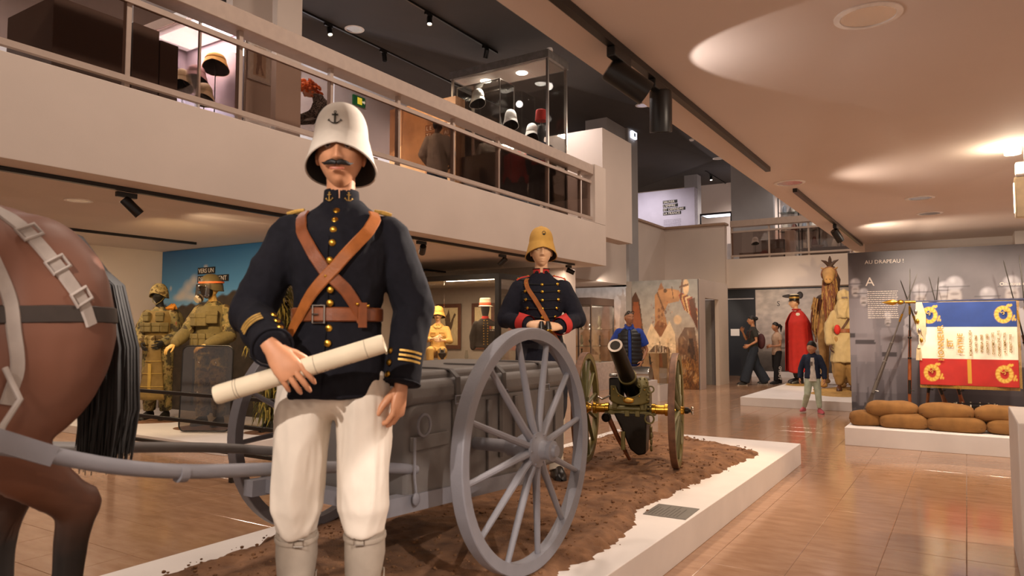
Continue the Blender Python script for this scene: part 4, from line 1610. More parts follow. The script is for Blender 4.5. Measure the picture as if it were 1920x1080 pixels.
# shafts forward to the horse
sh = [(-1.97, 2.35, .72), (-1.95, 2.0, .79), (-1.95, 1.6, .845), (-1.95, 1.27, .885), (-1.95, 1.03, .945), (-1.96, .84, 1.02), (-1.98, .5, 1.1), (-2.0, 0, 1.14), (-2.02, -.6, 1.15)]
sm = []
for i in range(len(sh) - 1):
    for t in (0, .25, .5, .75):
        sm.append(mid(sh[i], sh[i + 1], t))
for _ in range(4):
    sm = [sm[0]] + [(a + b * 2 + c) / 4 for a, b, c in zip(sm[:-2], sm[1:-1], sm[2:])] + [sm[-1]]
shf = cpart(MB().tube(sm, .0215, 14), 'shaft', GREYC)
cpart(MB().tube([mid(sh[3], sh[2], -.03), mid(sh[3], sh[2], .05)], .0265, 14), 'collar', GREYC, shf)
cpart(MB().beam((-1.965, .92, .985), (-1.97, .78, 1.05), .06, .05), 'shaft_fitting', GREYC, shf)
cpart(MB().tube([Vector((-4.72 - p.x, p.y, p.z)) for p in sm], .0215, 14), 'shaft', GREYC_SHADE)

# ------------------------------------------------------------------ horse
def coat_material():
    m = bpy.data.materials.new('bay_horse_coat')
    m.use_nodes = True
    N, L = m.node_tree.nodes, m.node_tree.links
    b = N['Principled BSDF']
    b.inputs['Roughness'].default_value = .5
    tc = N.new('ShaderNodeTexCoord')
    sx = N.new('ShaderNodeSeparateXYZ')
    L.new(tc.outputs['Object'], sx.inputs[0])
    nz = N.new('ShaderNodeTexNoise')
    nz.inputs['Scale'].default_value = 7
    nz.inputs['Detail'].default_value = 8
    L.new(tc.outputs['Object'], nz.inputs['Vector'])
    ad = N.new('ShaderNodeMath')
    ad.operation = 'MULTIPLY_ADD'
    ad.inputs[1].default_value = .22
    L.new(nz.outputs['Fac'], ad.inputs[0])
    L.new(sx.outputs['Z'], ad.inputs[2])
    rp = N.new('ShaderNodeValToRGB')
    e = rp.color_ramp.elements
    e[0].position = .52
    e[0].color = (*lin('1d1612'), 1)
    e[1].position = .74
    e[1].color = (*lin('6f4632'), 1)
    k = e.new(.95)
    k.color = (*lin('7a5140'), 1)
    L.new(ad.outputs[0], rp.inputs['Fac'])
    L.new(rp.outputs['Color'], b.inputs['Base Color'])
    return m


HB = Vector((-2.37, 0, .245))
horse = thing('horse', 'bay draught horse harnessed to the grey cart, hindquarters in view', 'horse', HB)
mb = MB()
mb.ell((0, .90, 1.16), (.25, .32, .26), 24, 16)
mb.ell((0, .55, 1.12), (.265, .45, .29), 24, 16)
for sx in (-1, 1):
    mb.ell((sx * .12, .98, 1.06), (.155, .24, .33), 20, 14)
    mb.ell((sx * .13, .88, .9), (.125, .2, .26), 20, 14)
mb.ell((0, .1, 1.06), (.285, .75, .32), 24, 16)
mb.ell((0, -.5, 1.12), (.24, .35, .36), 24, 16)
mb.limb([(0, -.65, 1.18), (0, -.95, 1.5), (0, -1.15, 1.75)], [(.16, .26), (.12, .2), (.09, .14)], 16)
mb.limb([(0, -1.1, 1.8), (0, -1.3, 1.7), (0, -1.62, 1.42)], [(.09, .13), (.085, .12), (.06, .07)], 16)
for sx in (-1, 1):
    mb.limb([(sx * .05, -1.08, 1.9), (sx * .06, -1.06, 2.02)], [.03, .01], 8)
    oy = 0 if sx > 0 else -.06
    mb.tube([(sx * .13, .95, 1.0), (sx * .145, .86 + oy, .84), (sx * .14, .93 + oy, .72), (sx * .14, 1.06 + oy, .6), (sx * .14, 1.13 + oy, .53), (sx * .14, 1.11 + oy, .44), (sx * .14, 1.10 + oy, .2), (sx * .14, 1.07 + oy, .11), (sx * .14, 1.04 + oy, .05)],
            [(.14, .2), (.11, .155), (.075, .1), (.055, .068), (.052, .062), (.04, .045), (.036, .04), (.042, .045), (.05, .055)], 18)
    mb.ell((sx * .14, 1.15 + oy, .545), (.04, .045, .06), 12, 8)
    mb.tube([(sx * .15, -.62, 1.0), (sx * .15, -.6, .72), (sx * .15, -.62, .5), (sx * .15, -.62, .2), (sx * .15, -.64, .1), (sx * .15, -.66, .05)],
            [(.1, .13), (.07, .085), (.05, .055), (.035, .04), (.042, .045), (.05, .055)], 16)
hb = mb.fused('body', coat_material(), horse, .014, 8, (.004, (5, 5, 4)))
for sx in (-1, 1):
    for yy in ((1.03 if sx > 0 else .97), -.67):
        MB().tube([(sx * .145, yy, .075), (sx * .145, yy - .02, .0)], [(.052, .056), (.062, .07)], 14).build('hoof', LEATHK, horse)
rn = random.Random(2)
tl = MB()
for k in range(300):
    a = rn.uniform(0, 2 * PI)
    r = math.sqrt(rn.random())
    ex, ey = r * math.cos(a) * .075, r * math.sin(a) * .085
    p0 = Vector((ex * .35, 1.13 + ey * .3, 1.31 + .02 * rn.random()))
    ln = rn.uniform(.92, 1.0)
    tl.tube([p0, (ex * .8, 1.25 + ey * .7, 1.20), (ex * 1.05, 1.285 + ey * .9, 1.0), (ex * 1.15 + rn.uniform(-.01, .01), 1.285 + ey, .8), (ex + rn.uniform(-.02, .02), 1.275 + ey * .9, 1.31 - .66 * ln - .06 * rn.random())],
            [.006, .008, .008, .006, .0015], 5)
tl.tube([(0, 1.02, 1.37), (0, 1.15, 1.32), (0, 1.24, 1.2), (0, 1.265, 1.0)], [.04, .045, .05, .04], 12)
tl.build('tail', HAIRK, horse)
mn = MB()
for k in range(60):
    t = k / 59
    p = mid((0, -.55, 1.52), (0, -1.1, 1.98), t)
    mn.tube([p, p + Vector((.08, .06, -.02)), p + Vector((.14 * rn.uniform(.8, 1.1), .1, -.2 * rn.uniform(.8, 1.2)))], [.012, .012, .003], 5)
mn.build('mane', HAIRK, horse)
from mathutils.bvhtree import BVHTree


def bvh_of(o):
    me = o.data
    return BVHTree.FromPolygons([v.co.copy() for v in me.vertices], [tuple(p.vertices) for p in me.polygons])


def strap_surf(bv, pts, m, wd, par, name='strap', th=.006, off=.003, sub=5):
    P, Nn = [], []
    for a, b in zip(pts[:-1], pts[1:]):
        for k in range(sub):
            q = mid(a, b, k / sub)
            loc, no, *_ = bv.find_nearest(q)
            P.append(loc + no * off)
            Nn.append(no)
    loc, no, *_ = bv.find_nearest(Vector(pts[-1]))
    P.append(loc + no * off)
    Nn.append(no)
    for _ in range(2):
        P = [P[0]] + [(a + b * 2 + c) / 4 for a, b, c in zip(P[:-2], P[1:-1], P[2:])] + [P[-1]]
    MB().ribbon(P, Nn, wd, th).build(name, m, par)
    return P, Nn


HARN = mat('pale_webbing', 'a79d96', .6, var=.08, scale=20, bump=.1, bscale=300)
HARND = mat('worn_dark_leather', '3a322e', .5, var=.15)
bvh = bvh_of(hb)
for sx in (1, -1):
    P, Nn = strap_surf(bvh, [Vector((sx * x, y, z)) for x, y, z in ((.0, .86, 1.45), (.12, .88, 1.41), (.24, .95, 1.3), (.26, 1.0, 1.22), (.26, 1.06, 1.13), (.25, 1.08, 1.07))], HARN, .04, horse, 'hip_strap')
    for k in (9, 14, 19):
        s_, u_, d_ = frame_from(P[k + 1] - P[k], Nn[k])
        Mb = Matrix((s_, u_, d_)).transposed().to_4x4()
        Mb.translation = P[k] + Nn[k] * .008
        MB().tube([Mb @ Vector(q) for q in ((-.027, 0, -.018), (.027, 0, -.018), (.027, 0, .018), (-.027, 0, .018))], .0055, 6, closed=True).build('buckle', HARN, horse)
    strap_surf(bvh, [Vector((sx * x, y, z)) for x, y, z in ((.28, .3, 1.07), (.28, .7, 1.09), (.26, .97, 1.1), (.2, 1.18, 1.1), (.1, 1.25, 1.1), (0, 1.26, 1.1))], HARND, .05, horse, 'breeching_strap')
    strap_surf(bvh, [Vector((sx * x, y, z)) for x, y, z in ((.1, .78, 1.43), (.25, .83, 1.3), (.28, .87, 1.15), (.29, .88, 1.05), (.29, .90, .95), (.29, .88, .86))], HARN, .035, horse, 'trace_strap')
    strap_surf(bvh, [Vector((sx * x, y, z)) for x, y, z in ((.0, .1, 1.42), (.26, .1, 1.2), (.29, .1, 1.0), (.2, .1, .8), (0, .1, .74))], HARN, .06, horse, 'girth')
MB().tube([(.29, .86, .96), (.33, .88, .88), (.34, .84, .82), (.36, .82, .79)], .008, 8).build('trace_chain', HARN, horse)

# ------------------------------------------------------------------ mountain gun
GUNB = mat('dark_gun_steel', '262019', .42, .7, var=.15, scale=15, bump=.06, bscale=120)
OLIVE = mat('olive_gun_paint', '6b6034', .42, .25, var=.15, scale=12)
OLIVD = mat('dark_olive_spoke', '5a5630', .5, var=.15, scale=12)
RUST = mat('worn_brown_tyre', '6a4a36', .55, .4, var=.25, scale=20)
gun = thing('mountain_gun', 'olive and brass mountain gun on spoked wheels, raised barrel pointing toward the viewer', 'cannon', (-2.255, 5.30, .245), math.radians(14.6))
for sx in (-1, 1):
    wheel(gun, (sx * .355, 0, .442), .44, OLIVE, OLIVD, 12, .05, .05, .046, .085, sx, BRASS, RUST, .2, .015)
    Mx = Matrix.Translation((sx * .355, 0, .442)) @ Matrix.Rotation(sx * PI / 2, 4, 'Y')
    MB().lathe([(.034, -.19), (.044, -.185), (.044, -.16), (.037, -.155), (.037, -.09), (.048, -.085), (.048, -.06), (0, -.06)], 20, Mx).build('brass_sleeve', BRASS, gun)
    if sx > 0:
        MB().lathe([(.02, .06), (.026, .065), (.026, .09), (.018, .095), (.012, .11), (0, .11)], 14, Mx).build('axle_end', GUNB, gun)
        for k in range(4):
            a = PI / 2 * k + .5
            MB().ell((.475, .025 * math.cos(a), .442 + .025 * math.sin(a)), (.01, .012, .012), 8, 6).build('wing_nut', SILVER, gun)
MB().tube([(-.3, 0, .442), (.3, 0, .442)], .026, 14).build('axle', OLIVE, gun)
MB().box(-.2, .2, -.035, .02, .395, .425).build('axle_bracket', OLIVE, gun, bevel=.006)
for x, dz in ((-.02, .0), (.06, .005)):
    MB().box(x - .018, x + .018, -.05, -.03, .385, .43).build('lug', OLIVE, gun, bevel=.004)
MB().tube([(.155 + .034 * math.cos(a), -.06, .375 + .036 * math.sin(a)) for a in np.linspace(0, 2 * PI, 19)[:-1]], .007, 8, closed=True).build('ring', OLIVE, gun)
MB().lathe([(.0, 0), (.036, 0), (.036, .04), (.03, .045), (.022, .03), (0, .03)], 18, Matrix.Translation((-.18, -.04, .375)) @ Matrix.Rotation(PI / 2, 4, 'X')).build('drag_rope_socket', GUNB, gun)
MB().tube([(-.165, -.02, .36), (-.1, .02, .2), (-.02, .08, .03)], [.02, .018, .014], 10).build('prop_leg', LEATH1, gun)
# curved front plate with plaque
def plate(u, v):
    a = (u - .5)
    x = a * .30
    z = .475 + .145 * v * (1 if abs(a) > .28 else 1)
    ztop = .62 - .085 * max(0, 1 - (a / .36) ** 2) ** .5
    zbot = .478 - .0 + .02 * (abs(a) * 2) ** 3
    return (x, -.085 + .05 * (abs(a) * 2) ** 2, zbot + (ztop - zbot) * v)
cr = MB().grid(plate, 24, 8).build('cradle_plate', OLIVE, gun)
cr.modifiers.new('solid', 'SOLIDIFY').thickness = .012
mb = MB()
mb.tube([Vector(plate(.02 + .96 * t, 1)) + Vector((0, -.006, 0)) for t in np.linspace(0, 1, 17)], .005, 6)
mb.build('plate_edge', OLIVE, cr)
for t in np.linspace(.1, .9, 7):
    MB().ell(Vector(plate(t, .82)) + Vector((0, -.008, 0)), (.006, .005, .006), 8, 6).build('rivet', BRASS, cr)
MB().ell((0, -.098, .515), (.042, .006, .024), 18, 8).build('maker_plaque', BRASS, cr)
MB().ell((0, -.104, .515), (.03, .002, .014), 18, 6).build('plaque_relief', GOLDB, cr)
# barrel at about thirty degrees
p0, p1 = Vector((0, .24, .53)), Vector((-.045, -.42, .945))
d = (p1 - p0).normalized()
Mb = d.to_track_quat('Z', 'Y').to_matrix().to_4x4()
Mb.translation = p0
L_ = (p1 - p0).length
MB().lathe([(0, -.1), (.055, -.1), (.068, -.08), (.07, .1), (.066, .2), (.066, .3), (.069, .302), (.069, .315), (.062, .317), (.056, L_ - .06), (.056, L_ - .02), (.0555, L_)], 32, Mb).build('barrel', GUNB, gun)
MB().lathe([(.0555, L_ - .001), (.0545, L_ + .003), (.039, L_ + .003), (.0385, L_ - .002), (.0385, L_ - .3), (0, L_ - .3)], 32, Mb).build('muzzle', mat('polished_muzzle', 'a79a8c', .3, .8), gun)
MB().lathe([(.0695, .298), (.0715, .3), (.0715, .317), (.0695, .319)], 32, Mb).build('barrel_band', OLIVE, gun)
# recoil gear, breech box, sight
Mk = Mb.copy()
Mk.translation = p0 + Vector((.1, 0, -.005))
MB().lathe([(0, .02), (.04, .02), (.043, .03), (.043, .2), (.05, .205), (.05, .225), (.03, .23), (0, .23)], 20, Mk).build('recoil_cylinder', OLIVE, gun)
for k in range(6):
    a = PI / 3 * k
    MB().ell(Mk @ Vector((.037 * math.cos(a), .037 * math.sin(a), .235)), (.007,) * 3, 8, 6).build('bolt', OLIVE, gun)
MB().box(-.17, -.075, .0, .2, .5, .68).build('side_box', GUNB, gun, bevel=.012)
MB().box(-.165, -.1, -.02, .06, .69, .715).build('side_clamp', SILVER, gun, bevel=.008)
MB().box(.075, .13, -.03, .12, .43, .6).build('elevating_box', OLIVE, gun, bevel=.01)
MB().tube([(.14, -.02, .58), (.14, -.02, .42)], .012, 10).build('elevating_screw', GUNB, gun)
for z in (.56, .52, .48, .45):
    MB().ell((.145, -.05, z), (.013, .01, .01), 8, 6).build('screw_knob', OLIVE, gun)
MB().tube([(.165 + .024 * math.cos(a), -.04, .6 + .024 * math.sin(a)) for a in np.linspace(0, 2 * PI, 15)[:-1]], .006, 6, closed=True).build('lift_ring', OLIVE, gun)
MB().tube([(-.27, -.02, .5), (-.25, -.03, .53), (-.22, -.02, .51), (-.2, 0, .52), (-.16, 0, .54)], .007, 8).build('lanyard_hook', SILVER, gun)
for sx in (-1, 1):
    MB().box(sx * .12 - .02, sx * .12 + .02, -.03, .25, .44, .56).build('cheek', OLIVE, gun, bevel=.006)
# trail
MB().tube([(0, .1, .42), (0, .5, .3), (0, 1.0, .09)], [(.11, .09), (.09, .07), (.06, .04)], 14).build('trail', GUNB, gun)
MB().extr([(-.13, .41), (.12, .41), (.13, .36), (.12, .1), (.06, .085), (.0, .13), (-.05, .25)], .2, Matrix.Translation((0, .06, 0))).build('underslung_box', GUNB, gun, bevel=.012)
MB().tube([(-.05, -.06, .27), (-.05, -.06, .13)], [.016, .018], 10).build('brake_rod', OLIVE, gun)
for z in (.29, .24, .19, .14):
    MB().lathe([(.02, -.008), (.026, 0), (.02, .008)], 12, Matrix.Translation((.16, 0, z)) @ Matrix.Rotation(PI / 2, 4, 'Y')).build('chain_link', OLIVE, gun)

# ------------------------------------------------------------------ display under the left gallery: modern soldiers
struct('trim_display_platform', MB().box(-10.68, -6.55, 4.75, 6.58, 0, .1), WHITE, bevel=.004)
pr = Print(150, 110, '2b6aa0')
pr.vgrad([(0, '2a241d'), (.45, '3a3024'), (.62, '7fb0cf'), (.75, '4f8fc0'), (1, '1f5c94')])
hill = np.interp(pr.u, [0, .1, .25, .4, .55, .7, .85, 1], [.66, .65, .66, .70, .74, .76, .78, .80])
hill = hill + .006 * np.sin(pr.u * 90) + .004 * np.sin(pr.u * 37)
pr.mix(np.clip((hill - pr.v) * 80, 0, 1), '3d3326')
for u, v, ru, rv in ((.2, .76, .05, .06), (.16, .72, .05, .05), (.24, .80, .04, .05), (.13, .70, .05, .03), (.07, .76, .012, .02), (.32, .88, .02, .02), (.22, .70, .07, .035)):
    pr.el(u, v, ru, rv, 'cfc4b4', .75, .8)
pr.mix(np.clip((hill - pr.v) * 80, 0, 1) * .9, '3d3326')
pr.noise(30, 24, .5, 2.0, np.clip((hill - pr.v) * 60, 0, 1))
mur = thing('photo_mural', 'photo mural of blue sky, white cloud and dark hills behind the modern soldiers', 'mural', (-10.69, 6.555, .1))
MB().box(0, 3.48, .005, .04, 0, 2.44).build('panel', mat('panel_board', '4a4038', .6), mur)
pr.build('print', face_mat((0, .0, 0), (1, 0, 0), (0, 0, 1)), 3.48, 2.44, mur)
LABK = mat('black_label', '0f0d0c', .6, var=0)
LETW = mat('white_lettering', 'e6ded2', .6, var=0)
for i, (s, wd) in enumerate((('VERS UN', .42), ('DURCISSEMENT', .74), ('DES', .25))):
    MB().box(.93, .93 + wd, -.006, -.002, 2.045 - i * .125, 2.145 - i * .125).build('caption_bar', LABK, mur)
    text('caption_text', s, .095, LETW, face_mat((.95, -.008, 2.063 - i * .125), (1, 0, 0), (0, 0, 1)), mur, .001)

CAMO = camo('woodland_camo', ('3b3320', '6e6238', '8a7748', '54401f'), 10)
CAMO2 = camo('desert_camo', ('4a3d22', '7d6a3a', '9a8552', '5d4a26'), 9)
OLIVV = mat('olive_vest', '6e6038', .85, var=.1, scale=25, bump=.3, bscale=300)
OLIVB = mat('brown_olive_apron', '7a6231', .85, var=.1, scale=14, bump=.3, bscale=200)
GLOVE = mat('pale_plastic_hand', 'd0a95e', .5, var=.04)
DKMASK = mat('black_rubber', '15130f', .5, var=.1)
GAUNT = mat('dark_head', '1a1712', .6, var=.1)
BOOTS = mat('dark_boot', '1d1a15', .5, var=.1)
VEST = [(z, rx * 1.16 + .01, ry * 1.25 + .012, cx, cy) for z, rx, ry, cx, cy in TORSO if .9 < z < 1.46]


def pouch(root, secs, ang, z, w_, h_, m, t=.045):
    p, n_ = torso_pt(secs, ang, z, .0)
    tg = Vector((math.cos(ang), math.sin(ang), 0))
    M = Matrix((tg, -n_, Vector((0, 0, 1)))).transposed().to_4x4()
    M.translation = p
    o = MB().box(-w_ / 2, w_ / 2, -t, .02, -h_ / 2, h_ / 2, M).build('pouch', m, root, bevel=.012)
    MB().box(-w_ / 2 - .003, w_ / 2 + .003, -t - .006, .0, h_ * .15, h_ / 2 + .006, M).build('flap', m, o, bevel=.008)
    return o


def combat_helmet(root, M, m, name='helmet', s=1.0):
    def fn(u, v):
        a = 2 * PI * u
        t = v
        c = math.cos(a)
        zb = -.025 + (.035 if c > .3 else 0) * (c - .3) - .03 * abs(math.sin(a)) ** 2 - .03 * max(0, -c)
        r = .126 * math.sin(max(.001, t) * PI / 2) ** .8
        z = zb + (.135 - zb) * math.cos(t * PI / 2) ** .9
        return M @ Vector((r * .92 * s * math.sin(a), (-r * 1.06 * c + .008) * s, (z + .01) * s))
    sh = MB().grid(fn, 40, 20, True).build(name, m, root)
    MB().tube([fn(k / 40, 1) for k in range(40)], .006 * s, 6, closed=True).build('rim', m, sh)
    return sh


# camouflaged soldier with apron and pack
sA = figure('mannequin_soldier', 'camouflaged soldier mannequin with pack and long brown armour apron', 'mannequin', (-9.20, 5.62, .12), math.radians(32), 1.78,
            J=dict(elbR=(-.25, -.02, 1.14), wriR=(-.12, -.2, 1.0), elbL=(.25, .0, 1.14), wriL=(.16, -.2, 1.02)), top=CAMO, bottom=CAMO, shoes=BOOTS, skin=GAUNT, voxel=.014, sleeve=(.075, .08, .072, .056), hres=(32, 24), leg=(.11, .1, .085, .075), fold=(.007, (14, 14, 10)))
jA, MA, _ = root_j[sA.name]
combat_helmet(sA, MA @ Matrix.Translation((0, 0, .02)), CAMO2)
MB().tube([MA @ Vector(p) for p in ((-.08, 0, -.02), (-.05, -.06, -.09), (0, -.08, -.125), (.05, -.06, -.09), (.08, 0, -.02))], .007, 6).build('chin_strap', OLIVV, sA)
torso_loft(MB(), VEST, 28, 10).build('armour_vest', OLIVB, sA)
for a, z in ((-.7, 1.22), (-.25, 1.22), (.25, 1.22), (.7, 1.22), (-.5, 1.05), (0, 1.05), (.5, 1.05), (-.4, 1.36), (.4, 1.36)):
    pouch(sA, VEST, a, z, .1, .12, OLIVV if z > 1.1 else CAMO2)
ap = MB().grid(lambda u, v: ((u - .5) * (.16 + .2 * (1 - v)) + .05, -.2 - .05 * math.cos((u - .5) * PI) - .06 * (1 - v), .28 + .72 * v), 14, 14).build('apron', OLIVB, sA)
ap.modifiers.new('solid', 'SOLIDIFY').thickness = .02
for z in (.45, .62, .78):
    MB().tube([((u - .5) * (.16 + .2 * (1 - (z - .28) / .72)) + .05, -.212 - .05 * math.cos((u - .5) * PI) - .06 * (1 - (z - .28) / .72), z) for u in np.linspace(0, 1, 9)], .005, 6).build('apron_seam', mat('webbing_yellow', 'a88a3e', .8), ap)
MB().box(.02, .06, -.30, -.285, .4, .75).build('apron_tab', mat('webbing_yellow', 'a88a3e', .8), ap)
bk = MB()
bk.ell((.05, .24, 1.22), (.19, .13, .27), 20, 14)
bk.ell((.16, .2, 1.1), (.09, .1, .14), 14, 10)
bk.ell((-.08, .26, 1.1), (.12, .1, .14), 14, 10)
bk.fused('backpack', OLIVV, sA, .016, 4, (.006, (12, 12, 12)))
orr = MB()
for k in range(5):
    orr.tube([(.1 + .02 * k, -.02, 1.47), (.13 + .015 * k, .03, 1.52 + .01 * (k % 2)), (.16 + .012 * k, .05, 1.47)], [.02, .022, .012], 8)
orr.build('marker_cloth', mat('orange_cloth', 'c07a1c', .8), sA)
Mf = face_mat((.253, -.05, 1.28), (.5, -.85, -.1), (0, 0, 1))
for k, c in enumerate(('2c3c7a', 'd8d0c0', 'a82a20')):
    MB().box(-.025 + k * .018, -.007 + k * .018, -.022, .022, 0, .004, Mf).build('flag_patch', mat('patch_' + c, c, .8, var=0), sA)

# riot soldier with visor, gas mask
sB = figure('mannequin_soldier', 'olive riot soldier mannequin with clear visor, gas mask and pouched vest', 'mannequin', (-8.02, 5.60, .12), math.radians(25), 1.84,
            J=dict(elbR=(-.27, -.1, 1.12), wriR=(-.3, -.3, .98), elbL=(.27, -.06, 1.08), wriL=(.1, -.3, .97), head=(0, -.045, 1.65)), top=CAMO, bottom=CAMO, shoes=BOOTS, skin=GLOVE, voxel=.014, sleeve=(.075, .082, .075, .056), sleeve_to=.9,
            hres=(32, 24), leg=(.115, .1, .088, .075), fold=(.007, (14, 14, 10)), head_rot=(.05, 0, -.45), hand_dirs={'R': ((-.4, -.6, -.45), (0, -.3, 1)), 'L': ((-.85, -.3, -.35), (0, -.5, .9))})
jB, MB_, _ = root_j[sB.name]
torso_loft(MB(), VEST, 28, 10).build('armour_vest', OLIVV, sB)
for a, z in ((-.8, 1.02), (-.4, 1.02), (0, 1.02), (.4, 1.02), (.8, 1.02)):
    pouch(sB, VEST, a, z, .085, .16, OLIVV, .06)
for a, z in ((-.55, 1.27), (-.05, 1.27), (.45, 1.3)):
    pouch(sB, VEST, a, z, .13, .15, OLIVV, .06)
hB = combat_helmet(sB, MB_ @ Matrix.Translation((0, 0, .025)), mat('olive_helmet', '5c5030', .5, var=.08), s=1.08)
MB().tube([MB_ @ Vector((.132 * math.sin(a), -.15 * math.cos(a) + .008, .075)) for a in np.linspace(0, 2 * PI, 31)[:-1]], [(.004, .012)] * 30, 6, closed=True).build('orange_band', mat('orange_band', 'e0703a', .6, var=0), hB)
vz = MB().grid(lambda u, v: MB_ @ Vector((.135 * math.sin((u - .5) * 2.5), -.165 * math.cos((u - .5) * 2.0) - .02 + .02 * v, -.11 + .165 * v)), 20, 6).build('visor', glass('clear_visor', (.8, .78, .72), .35), sB)
vz.modifiers.new('solid', 'SOLIDIFY').thickness = .003
MB().ell(MB_ @ Vector((0, -.05, -.02)), (.075, .08, .1), 18, 12).build('gas_mask', DKMASK, sB)
Mc = MB_ @ Matrix.Translation((-.02, -.12, -.1)) @ Matrix.Rotation(PI / 2 + .5, 4, 'X')
can = MB().lathe([(0, 0), (.045, 0), (.05, .01), (.05, .05), (.042, .06), (.042, .075), (0, .075)], 20, Mc).build('filter_canister', mat('canister_cream', 'b3a58c', .5, .2), sB)
MB().lathe([(.051, .02), (.053, .025), (.053, .035), (.051, .04)], 20, Mc).build('canister_band', DKMASK, can)
for s in 'LR':
    e, w_ = jB['elb' + s], jB['wri' + s]
    MB().limb([e, mid(e, w_, .5), mid(e, w_, .85)], [.08, .078, .062], 14).build('forearm_pad', OLIVV, sB)
# clear shield standing in front of him
SH0 = Vector((-7.86, 5.08, .12))
shd = thing('riot_shield', 'clear riot shield with dark rim standing before the visored soldier mannequin', 'shield', SH0, math.radians(32.6))


def shp(t):
    w_, h_, r = .6, 1.0, .07
    pts = []
    for cx, cz, a0 in ((w_ - r, h_ - r, 0), (r, h_ - r, PI / 2), (r, r, PI), (w_ - r, r, 1.5 * PI)):
        for k in range(7):
            a = a0 + PI / 2 * k / 6
            pts.append((cx + r * math.cos(a), cz + r * math.sin(a)))
    return pts


pts = shp(0)
Msh = Matrix.Rotation(-.06, 4, 'X')
MB().extr(pts, .006, Msh).build('pane', glass('scratched_polycarbonate', (.62, .55, .46), .2, .12), shd, smooth=False)
MB().tube([Msh @ Vector((x, 0, z)) for x, z in pts], .009, 8, closed=True).build('rim', BLACKPL, shd)
for x, z in ((.2, .8), (.4, .8), (.2, .45), (.4, .45)):
    MB().ell(Msh @ Vector((x, -.006, z)), (.012, .005, .012), 10, 6).build('rivet', SILVER, shd)
MB().tube([Msh @ Vector(p) for p in ((.12, .03, .85), (.12, .05, .6), (.12, .03, .3))], .015, 8).build('grip', BLACKPL, shd)
# ghillie suit figure glimpsed behind the officer
gh = figure('mannequin_sniper', 'sniper mannequin in a shaggy green and straw camouflage suit', 'mannequin', (-6.95, 5.75, .12), math.radians(30), 1.75,
            J=dict(elbR=(-.3, 0, 1.1), wriR=(-.25, -.2, .95)), top=mat('ghillie_base', '4a4020', .95), bottom=mat('ghillie_base2', '4a4020', .95), shoes=BOOTS, skin=GAUNT, hres=(28, 20), voxel=.02)
rn = random.Random(11)
for nm, c, cnt in (('straw_tuft', '8c7a35', 420), ('green_tuft', '4c4a1e', 420)):
    mb = MB()
    for k in range(cnt):
        z = rn.uniform(.15, 1.75)
        a = rn.uniform(0, 2 * PI)
        if z < .85:
            r = rn.choice((-.11, .11))
            p = Vector((r + .12 * math.cos(a), .12 * math.sin(a), z))
        elif z < 1.48:
            if rn.random() < .45:
                s = rn.choice((-1, 1))
                t = rn.random()
                q = mid((s * .165, .01, 1.39), (s * .3, .0, 1.0), t)
                p = q + Vector((.08 * math.cos(a), .08 * math.sin(a), 0))
            else:
                p = Vector((.2 * math.cos(a), .15 * math.sin(a), z))
        else:
            p = Vector((.12 * math.cos(a), .13 * math.sin(a), z))
        o_ = Vector((math.cos(a), math.sin(a), 0))
        mb.tube([p, p + o_ * .04 + Vector((0, 0, -.04)), p + o_ * .05 + Vector((rn.uniform(-.03, .03), rn.uniform(-.03, .03), -.14))], [(.012, .004), (.01, .003), (.002, .001)], 4)
    q = mb.build(nm, mat(nm, c, .95, var=.3, scale=30), gh)
    q['kind'] = 'stuff'
MB().ell((-.02, -.06, 1.66), (.04, .05, .05), 12, 8).build('orange_marker', mat('orange_cloth', 'c07a1c', .8), gh)
# low earth mounds under their boots
for i, (x, y, lab) in enumerate(((-9.2, 5.6, 'camouflaged soldier'), (-8.05, 5.55, 'riot soldier'), (-6.95, 5.75, 'shaggy sniper'))):
    def mound(u, v):
        a = 2 * PI * u
        r = (.38 + .05 * math.sin(a * 3 + i)) * v
        return (r * math.cos(a), r * .8 * math.sin(a), .025 * (1 - v ** 2) + .004 * noise.noise((math.cos(a) * v * 9, math.sin(a) * v * 9, i)))
    o = MB().grid(mound, 32, 10, True).build('earth_mound', SOIL)
    o.location = (x, y, .1)
    tag(o, 'thin patch of brown earth under the %s mannequin' % lab, 'earth patch')

# black barrier rail in front
bar = thing('barrier_rail', 'black metal barrier rail in front of the modern soldier display', 'barrier', (-5.36, 3.98, 0))
for x in (-1.9, 0, 1.6):
    MB().box(x - .02, x + .02, -.03, .03, 0, .74).build('post', BLACKM, bar, bevel=.004)
for z in (.25, .48, .72):
    MB().box(-2.4, 1.7, -.016, .016, z - .016, z + .016).build('rail', BLACKM, bar, bevel=.003)

# ------------------------------------------------------------------ glass vitrine with seated figure
VF = glass('vitrine_glass', (.93, .92, .9), .12)
vit = thing('glass_vitrine', 'large black framed glass vitrine with the seated khaki figure inside', 'display case', (-6.55, 9.93, 0))
for nm, b in (('top_frame', (-3.6, 0, 0, .07, 2.17, 2.26)), ('top_frame', (-.07, 0, .07, 1.95, 2.17, 2.26)), ('corner_post', (-.08, 0, 0, .07, .5, 2.17)), ('corner_post', (-3.6, -3.53, 0, .07, .5, 2.17)), ('corner_post', (-.07, 0, 1.9, 1.97, .5, 2.17))):
    MB().box(*b).build(nm, BLACKM, vit)
MB().box(-3.6, 0, 0, 1.97, 0, .5).build('base', mat('taupe_base', '8a7d74', .6), vit)
for x0, x1 in ((-3.53, -2.36), (-2.35, -1.18), (-1.17, -.08)):
    MB().box(x0, x1, .03, .036, .5, 2.17).build('glass_pane', VF, vit, smooth=False)
MB().box(-.04, -.034, .07, 1.9, .5, 2.17).build('glass_pane', VF, vit, smooth=False)
MB().box(-3.5, -.1, .1, 1.9, 2.18, 2.24).build('light_lid', mat('lid_grey', '8d857d', .6), vit)
